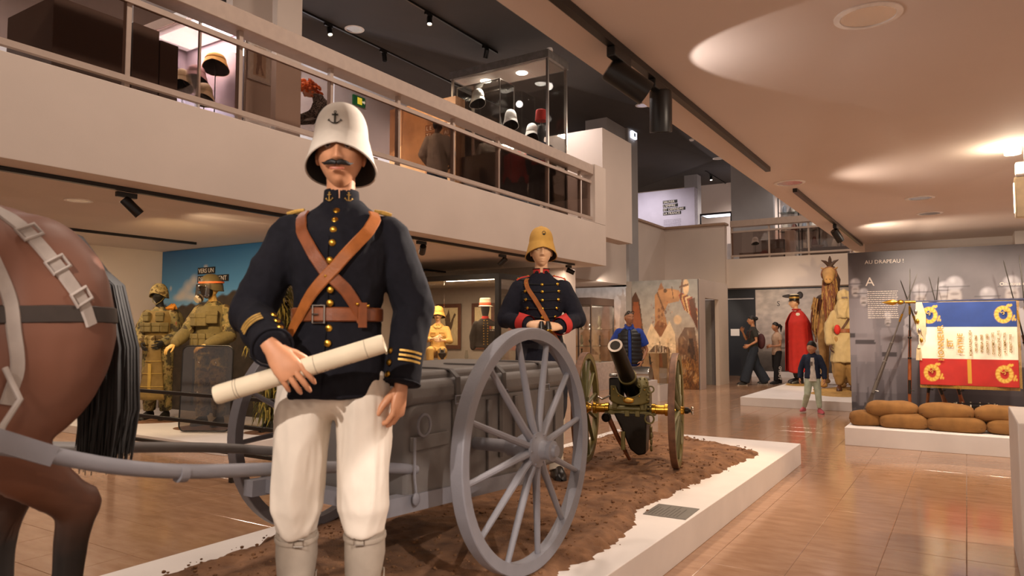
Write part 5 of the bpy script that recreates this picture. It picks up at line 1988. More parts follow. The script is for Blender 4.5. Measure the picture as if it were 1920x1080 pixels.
MB().box(-1.2, -.2, .12, .16, 2.165, 2.18).build('light_strip', GLOW, vit)
KH = mat('khaki_drill', 'b9924f', .8, var=.06, bump=.2, bscale=400)
SEC_S = [(z - .46, rx, ry, cx, cy) for z, rx, ry, cx, cy in TORSO]
sit = figure('mannequin_scientist', 'seated khaki mannequin with sun helmet, glasses and moustache behind a desk', 'mannequin', (-8.50, 10.78, .5 - .46), math.radians(33), 1.76, J=dict(
    shoL=(.165, .0, .93), elbL=(.24, -.12, .7), wriL=(.09, -.33, .72), shoR=(-.165, 0, .93), elbR=(-.24, -.1, .72), wriR=(-.02, -.32, .76), head=(0, -.03, 1.195),
    hipL=(.09, 0, .5), hipR=(-.09, 0, .5), kneL=(.11, -.42, .53), kneR=(-.11, -.42, .53), ankL=(.11, -.4, .15), ankR=(-.11, -.4, .15)), secs=SEC_S, top=KH, bottom=KH, shoes=LEATHB, skin=SKIN2, voxel=.014, hres=(48, 40), sleeve_to=.55, leg=(.095, .085, .07, .06), leg_to=.2)
jS, MS, _ = root_j[sit.name]
sit.location.z = .5 - .09
colonial_helmet(sit, MS, HELMK, 1.0, tall=.95, wide=1.25)
for sg in (-1, 1):
    MB().tube([MS @ Vector((sg * .032 + .02 * math.cos(a), -.105, .01 + .016 * math.sin(a))) for a in np.linspace(0, 2 * PI, 13)[:-1]], .002, 5, closed=True).build('spectacles', BLACKPL, sit)
    MB().tube([MS @ Vector(p) for p in ((sg * .002, -.108, -.05), (sg * .02, -.1, -.05), (sg * .035, -.09, -.056))], [.006, .006, .002], 6).build('moustache', LEATHB, sit)
    pouch(sit, SEC_S, sg * .5, .83, .1, .1, KH, .01)
    MB().ribbon([Vector((sg * .03, -.06, 1.04)), Vector((sg * .06, -.09, .99)), Vector((sg * .02, -.12, .96))], [Vector((0, -1, .4))] * 3, .045, .005).build('collar', KH, sit)
dk = thing('desk', 'brown wooden desk inside the vitrine in front of the seated mannequin', 'desk', (-8.22, 10.32, .5))
MB().box(-.75, .95, -.17, .17, .165, .195).build('desk_top', mat('desk_wood', '6b452a', .45, var=.2, scale=6), dk)
for x in (-.7, .9):
    for y in (-.14, .14):
        MB().box(x - .025, x + .025, y - .025, y + .025, 0, .165).build('leg', mat('desk_wood', '6b452a', .45), dk)
ms = thing('microscope', 'black brass-fitted microscope on the vitrine desk before the seated mannequin', 'microscope', (-8.02, 10.30, .695), .5)
MB().box(-.07, .07, -.05, .08, 0, .025).build('foot', BLACKPL, ms, bevel=.006)
MB().tube([(0, .06, .02), (0, .07, .12), (0, .02, .2)], .016, 10).build('arm', BLACKPL, ms)
MB().lathe([(.02, .08), (.03, .1), (.075, .16), (.078, .2), (.03, .21), (.02, .26)], 16).build('tube', BLACKPL, ms)
for sg in (-1, 1):
    MB().tube([(sg * .035, 0, .2), (sg * .04, .01, .29)], .013, 10).build('eyepiece', SILVER, ms)
tr = thing('test_tube_rack', 'small rack of glass tubes at the left of the vitrine desk', 'tube rack', (-8.52, 10.24, .695), .5)
MB().box(-.07, .07, -.025, .025, 0, .012).box(-.07, .07, -.025, .025, .07, .078).build('rack', LEATHB, tr)
for k in range(3):
    MB().lathe([(0, .013), (.012, .013), (.012, .15), (.014, .155)], 10, Matrix.Translation((-.045 + .045 * k, 0, 0))).build('tube', glass('tube_glass', (.85, .88, .85), .3), tr)
lt = thing('oil_lamp', 'small brass and glass lamp at the right of the vitrine desk', 'lamp', (-7.48, 10.3, .695))
MB().lathe([(0, 0), (.05, 0), (.045, .015), (.02, .03), (.045, .06), (.045, .09), (.02, .1)], 16).build('font', mat('dark_brass', '5d4a2a', .4, .8), lt)
MB().lathe([(.022, .1), (.035, .14), (.025, .2), (.02, .26)], 16).build('chimney', glass('tube_glass', (.85, .88, .85), .3), lt)
# black uniform bust with kepi
un = thing('uniform_bust', 'black uniform bust with gold buttons, medals and a kepi in the vitrine', 'uniform', (-7.30, 10.62, .5), math.radians(38))
bs = [(.50, .19, .14, 0, 0), (.62, .15, .115, 0, 0), (.80, .18, .13, 0, 0), (.9, .18, .12, 0, 0), (.97, .14, .09, 0, 0), (1.02, .07, .065, 0, 0)]
mb = torso_loft(MB(), bs)
for sg in (-1, 1):
    mb.limb([(sg * .165, 0, .91), (sg * .225, .02, .7), (sg * .22, -.02, .5)], [.065, .062, .05], 14)
mb.fused('tunic', mat('black_tunic', '1a1410', .85, var=.1, spec=.2), un, .014, 4, (.004, (12, 12, 8)))
MB().tube([(0, 0, 0), (0, 0, .55)], .02, 10).build('stand_pole', BLACKM, un)
MB().lathe([(0, 0), (.14, 0), (.14, .015), (.02, .03)], 24).build('stand_base', BLACKM, un)
MB().lathe([(.05, .98), (.052, 1.06), (.066, 1.12), (.08, 1.2), (.075, 1.27), (0, 1.3)], 20).build('head_form', GAUNT, un)
MB().lathe([(.06, 1.0), (.065, 1.01), (.06, 1.06)], 20).build('collar', REDC, un)
kp = MB().lathe([(.105, 1.25), (.106, 1.3), (.1, 1.37), (.103, 1.375), (.085, 1.385), (0, 1.38)], 28).build('kepi', mat('pale_kepi', 'b5a890', .8), un)
MB().lathe([(.107, 1.255), (.109, 1.26), (.109, 1.3), (.107, 1.305)], 28).build('kepi_band', mat('kepi_red_band', 'a04526', .7), kp)
MB().grid(lambda u, v: ((.1 + .06 * v) * math.sin((u - .5) * 2), -(.1 + .06 * v) * math.cos((u - .5) * 2), 1.255 - .02 * v), 14, 3).build('peak', mat('pale_kepi', 'b5a890', .8), kp)
for z in np.linspace(.56, .98, 10):
    for sg in (-.2, .2):
        p, q = torso_pt(bs, sg, z, .006)
        button(un, p, q, .011)
for k in range(3):
    p, q = torso_pt(bs, .45 + .22 * k, .85, .012)
    md = MB().ribbon([p + Vector((0, 0, .03)), p + Vector((0, 0, -.02))], [q, q], .03, .004).build('medal', mat(('medal_ribbon_a', 'medal_ribbon_b', 'medal_ribbon_c')[k], ('a5402e', 'c09a4a', 'd8d0c0')[k], .7), un)
    button(un, p + Vector((0, 0, -.045)), q, .016, SILVER, 'medal_disc')
for i, (x, wd, lab) in enumerate(((-9.47, .64, 'framed picture of a camel rider on the grey wall inside the vitrine'), (-8.55, .55, 'wooden picture frame half hidden behind the black uniform bust'))):
    fr = thing('picture_frame', lab, 'picture', (x, 11.97, .92))
    FW = mat('mahogany_frame', '5a3322', .4, var=.15)
    for b in ((0, wd, -.03, .0, 0, .08), (0, wd, -.03, 0, .86, .94), (0, .07, -.03, 0, .08, .86), (wd - .07, wd, -.03, 0, .08, .86)):
        MB().box(*b).build('frame_bar', FW, fr, bevel=.004)
    p2 = Print(50, 70, 'c9b48e')
    p2.vgrad([(0, 'a8926c'), (.15, 'c2ac84'), (1, 'd2bf98')])
    if i == 0:
        p2.poly([(.2, .12), (.35, .5), (.3, .75), (.42, .82), (.5, .95), (.56, .82), (.6, .6), (.72, .75), (.8, .85), (.9, .82), (.78, .7), (.7, .5), (.6, .35), (.5, .1), (.44, .1), (.48, .3), (.36, .32), (.28, .1)], '4a3424', .95)
        p2.el(.5, .1, .35, .03, '6b5538', .7, .5)
    p2.noise(9, 9, .15, 3)
    MB().box(.07, wd - .07, -.012, -.002, .08, .86).build('backing', mat('panel_board', '4a4038', .6), fr)
    p2.build('print', face_mat((.07, -.014, .08), (1, 0, 0), (0, 0, 1)), wd - .14, .78, fr)

# ------------------------------------------------------------------ flag display on the right
struct('trim_flag_platform', MB().box(-1.21, 2.4, 9.0, 10.46, 0, .2), WHITE, bevel=.004)
pl = tag(MB().box(0, .75, 0, .95, 0, .84).build('white_plinth', WHITE, bevel=.006), 'tall white plinth cut off by the right picture edge', 'plinth')
pl.location = (.2, 4.39, 0)

pr = Print(230, 150, '7d767a')
pr.vgrad([(0, '5c565a'), (.2, '6f686c'), (.45, '8b8488'), (.75, '867e80'), (1, '5f5759')])
pr.noise(7, 5, .22, 1.0)


def poilu(u, v, s, tone=0, full=False, a=.85):
    lt = ('b9b2b4', 'a29a9d', 'c6c0c2')[tone]
    if full:
        pr.poly([(u - .045 * s, v - .62 * s), (u - .055 * s, v - .2 * s), (u - .05 * s, v - .12 * s), (u + .05 * s, v - .12 * s), (u + .06 * s, v - .3 * s), (u + .05 * s, v - .62 * s)], '9b9396', a)
        pr.poly([(u - .05 * s, v - .45 * s), (u + .055 * s, v - .45 * s), (u + .052 * s, v - .41 * s), (u - .05 * s, v - .41 * s)], '463f42', a)
        pr.poly([(u - .04 * s, v - 1.0 * s), (u - .045 * s, v - .6 * s), (u - .002 * s, v - .6 * s), (u - .012 * s, v - 1.0 * s)], '868084', a)
        pr.poly([(u + .012 * s, v - 1.0 * s), (u + .004 * s, v - .6 * s), (u + .05 * s, v - .6 * s), (u + .042 * s, v - 1.0 * s)], '868084', a)
        pr.el(u - .03 * s, v - 1.02 * s, .03 * s, .03 * s, '39343a', a)
        pr.el(u + .03 * s, v - 1.02 * s, .03 * s, .03 * s, '39343a', a)
        pr.line((u + .05 * s, v - .2 * s), (u + .07 * s, v - .55 * s), .009 * s, '8d8588', a)
    else:
        pr.poly([(u - .075 * s, v - .4 * s), (u - .06 * s, v - .16 * s), (u - .02 * s, v - .11 * s), (u + .02 * s, v - .11 * s), (u + .06 * s, v - .16 * s), (u + .075 * s, v - .4 * s)], lt, a)
    pr.el(u, v - .05 * s, .024 * s, .06 * s, 'c7bdb9', a, .3)
    pr.el(u, v - .07 * s, .014 * s, .012 * s, '5b4f4e', .6, .5)
    pr.el(u, v - .035 * s, .018 * s, .01 * s, '6d6262', .5, .5)
    pr.el(u, v + .005 * s, .04 * s, .018 * s, '8f898c', a, .3)
    pr.el(u, v + .02 * s, .03 * s, .045 * s, 'bdb7ba', a, .3)
    pr.el(u - .006, v + .035 * s, .012 * s, .02 * s, 'd9d4d6', .6, .8)
    pr.line((u - .04 * s, v + .004), (u + .04 * s, v + .004), .004 * s, '5d575a', .7)
    pr.line((u - .012 * s, v - .075 * s), (u + .012 * s, v - .075 * s), .003, '443c3c', .6)
    if not full:
        pr.line((u - .05 * s, v - .2 * s), (u + .05 * s, v - .38 * s), .006, '6f686b', .6)
        pr.line((u, v - .12 * s), (u, v - .4 * s), .003, '7f787b', .6)


poilu(.255, .74, .95, 0)
poilu(.335, .75, .95, 1)
poilu(.37, .77, 1.1, 2)
poilu(.475, .71, .95, 1)
poilu(.55, .765, 1.05, 2)
poilu(.64, .72, 1.0, 0)
poilu(.72, .74, 1.0, 1)
poilu(.80, .76, 1.05, 2)
poilu(.88, .72, 1.0, 0)
poilu(.025, .80, .72, 1, True)
poilu(.055, .74, .68, 0, True)
poilu(.14, .60, .52, 1, True)
pr.poly([(0, 0), (1, 0), (1, .12), (.5, .16), (0, .14)], '565155', .35)
pr.c = pr.c ** 1.2 * .9
fp = thing('soldier_photo_mural', 'grey photo panel of helmeted soldiers behind the tricolour flag', 'mural', (-1.29, 10.30, .2))
MB().box(0, 3.2, .004, .05, 0, 2.12).build('panel', mat('panel_grey', '6e676a', .6), fp)
pr.build('print', face_mat((0, 0, 0), (1, 0, 0), (0, 0, 1)), 3.2, 2.12, fp)
LETG = mat('cream_lettering', 'e4d6c8', .6, var=0)
text('caption_text', 'AU DRAPEAU !', .068, LETG, face_mat((.20, -.003, 1.965), (1, 0, 0), (0, 0, 1)), fp, .001)
text('caption_text', 'A', .16, LETG, face_mat((.20, -.003, 1.68), (1, 0, 0), (0, 0, 1)), fp, .001)
text('caption_text', 'On vous demande', .06, LETG, face_mat((1.64, -.003, 1.635), (1, 0, 0), (0, 0, 1)), fp, .001)
mb = MB()
rn = random.Random(21)
for i in range(14):
    z = 1.60 - i * .026
    x = .22
    while x < .56:
        wd = rn.uniform(.012, .04)
        mb.box(x, min(x + wd, .57), -.003, -.001, z, z + .008)
        x += wd + .006
mb.build('small_print', LETG, fp)['kind'] = 'stuff'


# rifles
WOOD = mat('walnut_stock', '7a4420', .4, var=.25, scale=18)
WOODR = mat('reddish_stock', '8e4a22', .38, var=.2, scale=18)


def rifle(label, butt, tip, wood=WOOD, bayonet=.5, steel=None, group='stacked rifles by the flag'):
    b, t = Vector(butt), Vector(tip)
    r = thing('rifle', label, 'rifle', b, 0, group)
    d = (t - b).normalized()
    s, u, _ = frame_from(d, (0, -1, .01))
    L_ = (t - b).length
    M = Matrix((s, u, d)).transposed().to_4x4()

    def P(x, y, z):
        return M @ Vector((x, y, z))
    gl = L_ - bayonet
    MB().tube([P(0, -.035, 0), P(0, -.03, .1), P(0, -.015, .27), P(0, 0, .34), P(0, .0, .5), P(0, 0, gl * .82)], [(.02, .055), (.021, .05), (.018, .028), (.018, .022), (.021, .026), (.014, .016)], 12).build('stock', wood, r)
    st = steel or mat('blued_steel', '3a352f', .4, .8)
    MB().tube([P(0, .012, .4), P(0, .012, gl)], [.011, .008], 10).build('barrel', st, r)
    MB().tube([P(0, .014, .36), P(0, .016, .52)], .016, 10).build('receiver', st, r)
    MB().tube([P(.01, .02, .4), P(.05, .012, .4)], [.005, .008], 8).build('bolt_handle', st, r)
    MB().tube([P(0, -.02, .31), P(0, -.045, .34), P(0, -.045, .4), P(0, -.02, .42)], .004, 6).build('trigger_guard', st, r)
    for f in (.5, .68):
        MB().lathe([(.02, -.01), (.021, -.008), (.021, .008), (.02, .01)], 14, M @ Matrix.Translation((0, .003, gl * f + .1))).build('barrel_band', st, r)
    if bayonet:
        MB().tube([P(0, .012, gl - .06), P(0, .01, gl + .04)], .012, 8).build('bayonet_socket', BRASS, r)
        MB().tube([P(0, .0, gl + .02), P(0, .0, L_ - .03), P(0, 0, L_)], [(.006, .009), (.005, .006), (.001, .001)], 6).build('bayonet', st, r)
    return r


rifle('upright rifle with fixed bayonet and reddish stock, left of the flag', (-.60, 9.68, .2), (-.545, 9.72, 2.05), WOODR)
rifle('rifle leaning in from the far left of the flag, butt low on the platform', (-1.12, 9.95, .2), (-.47, 9.75, 1.98), mat('grey_stock', '4c423c', .5), .55, mat('pale_steel', '8f8a84', .35, .8))
rifle('rifle behind the flag edge leaning to the left', (-.17, 9.98, .2), (-.66, 9.86, 1.92), WOOD, .5)
rifle('rifle with its butt beside the drum leaning up to the left', (-.02, 9.96, .2), (-.36, 9.92, 1.95), WOODR, .5)
rifle('rifle behind the flag leaning up to the right', (-.45, 10.02, .2), (-.26, 9.96, 1.95), WOOD, .5)
rifle('rifle at the right end of the flag with a dark upright bayonet', (.62, 9.62, .2), (.52, 9.66, 2.14), WOODR, .62)
rifle('rifle at the right picture edge whose bayonet leans left', (.72, 9.85, .2), (.375, 9.70, 2.09), WOOD, .62)

# flag
fg = thing('regimental_flag', 'blue, white and red regimental flag with gold wreaths hanging from a pole', 'flag', (-.47, 9.56, .68))


def wave(u, v):
    return .010 * np.sin(u * 9 + v * 3) * (1 - v * .7) + .006 * np.sin(u * 21 + 1)


fpz = Print(150, 150, 'e8dcc4')
fpz.mix(fpz.v > .70, '27407f')
fpz.mix((fpz.v > .995), 'c9a94a')
fpz.mix(fpz.v < .315, 'b3261e')
fpz.noise(5, 5, .18, 5.0)
for (u, v) in ((.12, .84), (.87, .84), (.13, .145), (.86, .15)):
    for k in range(26):
        a = 2 * PI * k / 26
        fpz.el(u + .066 * math.cos(a), v + .08 * math.sin(a), .028, .022, ('c99a34', 'e0b956')[k % 2], .95, .4, a)
    for k in range(4):
        fpz.el(u + .07 * math.cos(.9) + .012 * k, v + .1 + .008 * (k % 2), .014, .018, 'd9ae45', .9, .4)
        fpz.el(u + .09 + .008 * k, v - .06 + .02 * (k % 3), .012, .02, 'd9ae45', .9, .4)
fpz.poly([(.5, .03), (.5, .31), (.535, .31), (.535, .03)], 'c99a34', .9)
cl = fpz.build('cloth', face_mat((0, 0, 0), (1, 0, 0), (0, 0, 1)), .94, .95, fg, printed('flag_cloth', .75), wave)
cl.modifiers.new('solid', 'SOLIDIFY').thickness = .002
GOLDT = mat('gold_thread', 'c9a04a', .45, .3, var=.1)
ROT = Vector((0, 0, 1)), Vector((-1, 0, 0))


def ftext(s, x, z, size, m=GOLDT, align='CENTER'):
    text('flag_lettering', s, size, m, face_mat((x, -.022, z), (0, 0, 1), (-1, 0, 0)), fg, .0008, align, bold=size * .018)


ftext('HONNEUR', .245, .48, .082)
ftext('ET', .335, .48, .082)
ftext('PATRIE', .43, .48, .07)
for i, s in enumerate(('BOMARSUND 1854', 'PEI HO 1860', 'PUEBLA 1863', 'SONTAY 1883', 'DAHOMEY 1892', 'CHAMPAGNE 1915', 'LA SOMME 1916', 'ORIENT 1918')):
    ftext(s, .515 + i * .053, .48, .034, mat('dark_gold_thread', '9c7d3c', .5, .2))
for (x, z) in ((.113, .80), (.818, .80), (.122, .138), (.808, .143)):
    text('flag_lettering', '5e', .07, GOLDT, face_mat((x + .02, -.022, z + .02), (.6, 0, .8), (-.8, 0, .6)), fg, .0008, 'CENTER', bold=.0012)
mb = MB()
for k in range(120):
    x = .94 * k / 119
    mb.tube([(x, -.0 + .01 * math.sin(x * 9), .0), (x + .002, .012 * math.sin(x * 9), -.035)], .0028, 4)
for k in range(100):
    z = .95 * k / 99
    mb.tube([(.94, .0, z), (.965, .0, z - .01)], .0025, 4)
mb.build('fringe', GOLDT, fg)['kind'] = 'stuff'
MB().tube([(-.16, .012, .955), (1.6, .03, .965)], .013, 12).build('pole', mat('navy_pole', '262a48', .45), fg)
MB().tube([(-.13, .01, .955), (-.02, .012, .955)], .016, 12).build('pole_sleeve', BRASS, fg)
fin = MB()
Mf = Matrix.Translation((-.16, .01, .955)) @ Matrix.Rotation(-PI / 2, 4, 'Y')
fin.lathe([(.014, -.02), (.026, .0), (.03, .02), (.02, .04), (.012, .05)], 16, Mf)
fin.lathe([(.012, .05), (.034, .09), (.03, .12), (.006, .2), (0, .22)], 6, Mf @ Matrix.Diagonal((1, .4, 1, 1)))
fin.build('spear_finial', BRASS, fg)
mb = MB()
for k in range(9):
    x = .02 + .006 * k - .03
    mb.ribbon([(x, -.02, .95), (x - .01 + .006 * k, -.035, .8), (x + .004 * k, -.03, .6 - .03 * (k % 4))], Vector((0, -1, 0)), .012, .002)
mb.build('cravat_ribbon', mat('silver_gold_cord', 'd8c49c', .5, .2), fg)['kind'] = 'stuff'
for k in range(4):
    MB().ell((-.02 + .016 * k, -.045, .84 - .11 * k), (.018, .012, .028), 10, 8).build('medal', BRASS if k % 2 else SILVER, fg)
mb = MB()
for k in range(26):
    a = rn.uniform(-.02, .02)
    mb.tube([(.0 + a, -.03, .42), (.0 + a * 1.6, -.03, .28)], .003, 4)
mb.tube([(0, -.03, .46), (0, -.03, .42)], [.008, .018], 10)
mb.build('tassel', mat('silver_gold_cord', 'd8c49c', .5, .2), fg)
# drum
dr = thing('drum', 'black side drum with cream rope pegs behind the sandbags', 'drum', (.06, 9.72, .2))
MB().lathe([(0, 0), (.19, 0), (.19, .26), (0, .26)], 32).build('shell', BLACKPL, dr, ang=30)
for z in (.0, .235):
    MB().lathe([(.19, z), (.2, z + .002), (.2, z + .03), (.19, z + .032)], 32).build('hoop', LEATHK, dr)
for k in range(14):
    a = 2 * PI * k / 14
    MB().tube([(.203 * math.cos(a), .203 * math.sin(a), .275), (.203 * math.cos(a), .203 * math.sin(a), .225)], [.008, .006], 8).build('peg', IVORY, dr)
    MB().tube([(.203 * math.cos(a), .203 * math.sin(a), .24), (.203 * math.cos(a + .22), .203 * math.sin(a + .22), .02)], .0035, 6).build('rope', IVORY, dr)

# sandbags
BURL = mat('burlap', '8a5f2e', .9, var=.14, scale=10, bump=.6, bscale=350)


def sandbag_mesh(seed):
    def fn(u, v):
        a, t = 2 * PI * u, (v - .5) * 2
        q = abs(t) ** 3.2
        wd = .125 * (1 - q) ** .42 + .012
        hh = .072 * (1 - q) ** .42 + .012
        ca, sa = math.cos(a), math.sin(a)
        y = wd * math.copysign(abs(ca) ** .75, ca)
        z = hh * math.copysign(abs(sa) ** .7, sa)
        x = .255 * t
        nn = noise.noise((x * 6, y * 6, z * 6 + seed * 7))
        n2 = noise.noise((x * 22, y * 22, z * 22 + seed * 3))
        z += .012 * nn + .003 * n2 - .012 * (t * t) * (1 if sa > 0 else .2)
        y += .01 * nn
        return (x, y, z + .072)
    mb = MB().grid(fn, 28, 26, True)
    return mb


bags = [(-1.02, 9.35, .2, .72, .25, 'small sandbag at the left end of the lower row'), (-.63, 9.30, .2, 1.0, .03, 'lower sandbag under the leftmost top bag'), (-.13, 9.28, .2, 1.12, -.04, 'lower sandbag in the middle of the wall'), (.38, 9.31, .2, .95, .02, 'lower sandbag beside the right white plinth'),
        (.85, 9.33, .2, 1.0, 0, 'lower sandbag hidden behind the right white plinth'),
        (-.75, 9.34, .325, 1.08, .06, 'plump top sandbag at the left end of the wall'), (-.22, 9.32, .325, 1.08, -.05, 'long top sandbag in the middle of the wall'), (.30, 9.34, .325, 1.05, .03, 'top sandbag right of the middle'), (.82, 9.36, .325, 1.0, 0, 'top sandbag at the right picture edge')]
for i, (x, y, z, s, rz, lab) in enumerate(bags):
    b = thing('sandbag', lab, 'sandbag', (x, y, z), rz, 'sandbags on the flag platform')
    b.scale = (s, 1.0, 1.12)
    sandbag_mesh(i).build('sack', BURL, b)
    MB().tube([(.235 + .012 * math.cos(a), .02 * math.sin(a), .06 + .02 * math.cos(a)) for a in np.linspace(0, 2 * PI, 9)[:-1]], .006, 6, closed=True).build('tie', mat('twine', '5e4326', .9), b)
    MB().tube([(-.22, -.1, .05), (0, -.128, .058), (.22, -.1, .05)], .003, 5).build('seam', mat('twine', '5e4326', .9), b)

# ------------------------------------------------------------------ camel platform
struct('trim_camel_platform', MB().box(-3.36, -1.3, 12.72, 18.6, 0, .15), WHITE, bevel=.004)
SANDM = mat('straw_sand', 'b08a4c', .95, var=.2, scale=20)
for nm, (x, y, rx, ry), lab in (('sand_patch', (-3.0, 16.4, .35, .6), 'pale sand patch under the red-caped mannequin'), ('sand_patch', (-1.95, 14.9, .6, 1.3), 'straw-coloured sand patch under the camel and veiled mannequin')):
    o = MB().grid(lambda u, v: (rx * v * math.cos(2 * PI * u) * (1 + .1 * math.sin(7 * PI * 2 * u)), ry * v * math.sin(2 * PI * u), .03 * (1 - v * v) + .004 * noise.noise((u * 30, v * 20, 0))), 40, 8, True).build(nm, SANDM)
    o.location = (x, y, .15)
    tag(o, lab, 'sand')
CAMELM = mat('camel_hide', 'a07a48', .85, var=.15, scale=9, bump=.3, bscale=160)
cm = thing('camel', 'harnessed camel facing forward with saddle and hanging tassels', 'camel', (-2.28, 15.55, .165), math.radians(6))
mb = MB()
mb.ell((0, .75, 1.35), (.3, .75, .38), 24, 16)
mb.ell((0, .7, 1.7), (.18, .35, .25), 20, 12)
mb.ell((0, .1, 1.35), (.24, .35, .36), 20, 12)
mb.limb([(0, .0, 1.35), (0, -.28, 1.3), (0, -.4, 1.6), (0, -.36, 1.95), (0, -.34, 2.2)], [(.17, .2), (.13, .17), (.11, .13), (.1, .11), (.1, .11)], 16)
mb.limb([(0, -.3, 2.25), (0, -.52, 2.25), (0, -.76, 2.13)], [(.135, .15), (.125, .13), (.095, .085)], 16)
mb.ell((0, -.8, 2.1), (.09, .08, .065), 12, 8)
mb.ell((0, -.84, 2.06), (.06, .05, .03), 12, 8)
for sx in (-1, 1):
    mb.limb([(sx * .09, -.28, 2.34), (sx * .15, -.24, 2.39)], [.03, .014], 8)
    mb.limb([(sx * .17, -.02, 1.2), (sx * .17, -.02, .75), (sx * .17, -.03, .6), (sx * .17, -.02, .12)], [(.11), .07, .065, .045], 12)
    mb.ell((sx * .17, -.05, .05), (.08, .1, .05), 12, 8)
    mb.limb([(sx * .17, 1.25, 1.25), (sx * .18, 1.12, .8), (sx * .17, 1.28, .6), (sx * .17, 1.22, .12)], [.14, .08, .06, .045], 12)
    mb.ell((sx * .17, 1.19, .05), (.08, .1, .05), 12, 8)
cb = mb.fused('body', CAMELM, cm, .022, 4, (.008, (8, 8, 8)))
for sx in (-1, 1):
    MB().ell((sx * .112, -.52, 2.3), (.022, .028, .024), 10, 8).build('eye', BLACKPL, cm)
RUSTL = mat('rust_leather', '6a3820', .6, var=.25, scale=25)
GOLDL = mat('ochre_leather', '96703c', .65, var=.25, scale=25)
hs_ = MB()
for z, r in ((2.2, .125), (2.0, .125), (1.75, .135)):
    y0 = -.35 if z > 1.9 else -.39
    hs_.tube([(r * math.cos(a), y0 + (r + .01) * math.sin(a), z + .03 * math.sin(a)) for a in np.linspace(0, 2 * PI, 21)[:-1]], [(.006, .014)] * 20, 6, closed=True)
hs_.tube([(.135 * math.cos(a), -.56, 2.23 + .14 * math.sin(a)) for a in np.linspace(0, 2 * PI, 17)[:-1]], .011, 6, closed=True)
hs_.build('halter', RUSTL, cm)
rn = random.Random(4)
for nm, m_, cnt in (('rust_tassel', RUSTL, 170), ('ochre_tassel', GOLDL, 170)):
    mb = MB()
    for k in range(cnt):
        sd = rn.choice((-1, 1))
        f = rn.random()
        if f < .35:
            a = rn.uniform(-2.6, -.5)
            z = rn.uniform(1.75, 2.2)
            p = Vector((.14 * math.cos(a), -.37 + .16 * math.sin(a), z))
        else:
            p = Vector((sd * rn.uniform(.18, .34), rn.uniform(-.15, .9), rn.uniform(1.35, 1.85)))
        ln = rn.uniform(.15, .5)
        mb.ribbon([p, p + Vector((rn.uniform(-.02, .02) + sd * .02, -.01, -ln * .5)), p + Vector((rn.uniform(-.03, .03) + sd * .02, 0, -ln))], Vector((rn.uniform(-.5, .5), -1, 0)), rn.uniform(.012, .03), .004)
    q = mb.build(nm, m_, cm)
    q['kind'] = 'stuff'
sd_ = MB()
sd_.ell((0, .35, 1.78), (.3, .32, .14), 20, 10)
sd_.build('saddle_pad', mat('dark_saddle', '3e2a1c', .7, var=.2), cm)
SADW = mat('dark_red_saddle', '3a2214', .55, var=.2)
MB().tube([(0, .12, 1.85), (0, .08, 2.25), (0, .06, 2.5)], [(.07, .03), (.09, .03), (.05, .02)], 12).build('pommel', SADW, cm)
for dx, dz in ((-.16, .12), (0, .2), (.16, .12)):
    MB().tube([(0, .06, 2.44), (dx * .55, .05, 2.44 + dz * .7), (dx, .04, 2.44 + dz)], [.04, .03, .008], 8).build('pommel_prong', SADW, cm)
MB().tube([(0, .62, 1.85), (0, .68, 2.2), (0, .7, 2.48)], [(.13, .03), (.17, .03), (.06, .02)], 12).build('cantle', SADW, cm)
for sx in (-1, 1):
    MB().ell((sx * .33, .55, 1.35), (.09, .28, .3), 16, 10).build('saddle_bag', RUSTL, cm)
    MB().ell((sx * .03, -.885, 2.11), (.012, .01, .006), 8, 6).build('nostril', BLACKPL, cm)

# veiled mannequin
ROBE = mat('sand_robe', 'a8946e', .85, var=.08, scale=10, bump=.2, bscale=300)
RSEC = [(.52, .25, .19, 0, 0), (.7, .23, .17, 0, 0), (.95, .195, .14, 0, 0), (1.10, .16, .12, 0, 0), (1.28, .18, .13, 0, -.005), (1.38, .178, .115, 0, 0), (1.44, .14, .09, 0, .01), (1.5, .075, .07, 0, .015)]
bd = figure('mannequin_camel_rider', 'veiled mannequin in a long sand-coloured robe standing before the camel', 'mannequin', (-1.93, 14.72, .17), math.radians(12), 1.86,
            J=dict(elbR=(-.27, .02, 1.1), wriR=(-.25, -.08, .83), elbL=(.27, .0, 1.1), wriL=(.27, -.12, .86)), secs=RSEC, top=ROBE, bottom=mat('brown_sand_trousers', '8a6c42', .85, var=.1), shoes=LEATHB, skin=SKIND, voxel=.018, sleeve=(.075, .085, .085, .07), leg=(.12, .13, .11, .06), hres=(28, 20), fold=(.016, (9, 9, 2.4)), top_name='robe')
jb, Mbd, _ = root_j[bd.name]
vl = MB()
vl.ell(Mbd @ Vector((0, .01, .03)), (.115, .13, .14), 20, 14)
vl.tube([(0, -.03, 1.6), (0, -.035, 1.48), (0, -.04, 1.3)], [(.125, .13), (.16, .15), (.13, .15)], 20)
vl.fused('veil', ROBE, bd, .014, 4, (.014, (11, 11, 5)))
MB().box(-.05, .05, -.155, -.14, 1.655, 1.685).build('eye_slit', SKIND, bd)
bp, bn = [], []
for i in range(33):
    p, q = torso_pt(RSEC, 2 * PI * i / 32, 1.08, .012)
    bp.append(p)
    bn.append(q)
MB().ribbon(bp, bn, .07, .008).build('belt', LEATH1, bd)
p, q = torso_pt(RSEC, -.75, 1.1, .03)
MB().ell(p, (.055, .05, .09), 12, 8).build('red_pouch', REDC, bd)
for a in (.5, .9):
    p, q = torso_pt(RSEC, a, 1.08, .02)
    MB().cbox(p, (.06, .05, .08)).build('pouch', LEATH1, bd, bevel=.01)
strap_on(bd, RSEC, [(.95, 1.45), (.5, 1.36), (.1, 1.22), (-.4, 1.08)], LEATHB, .04, .014, 18, 'cross_strap')
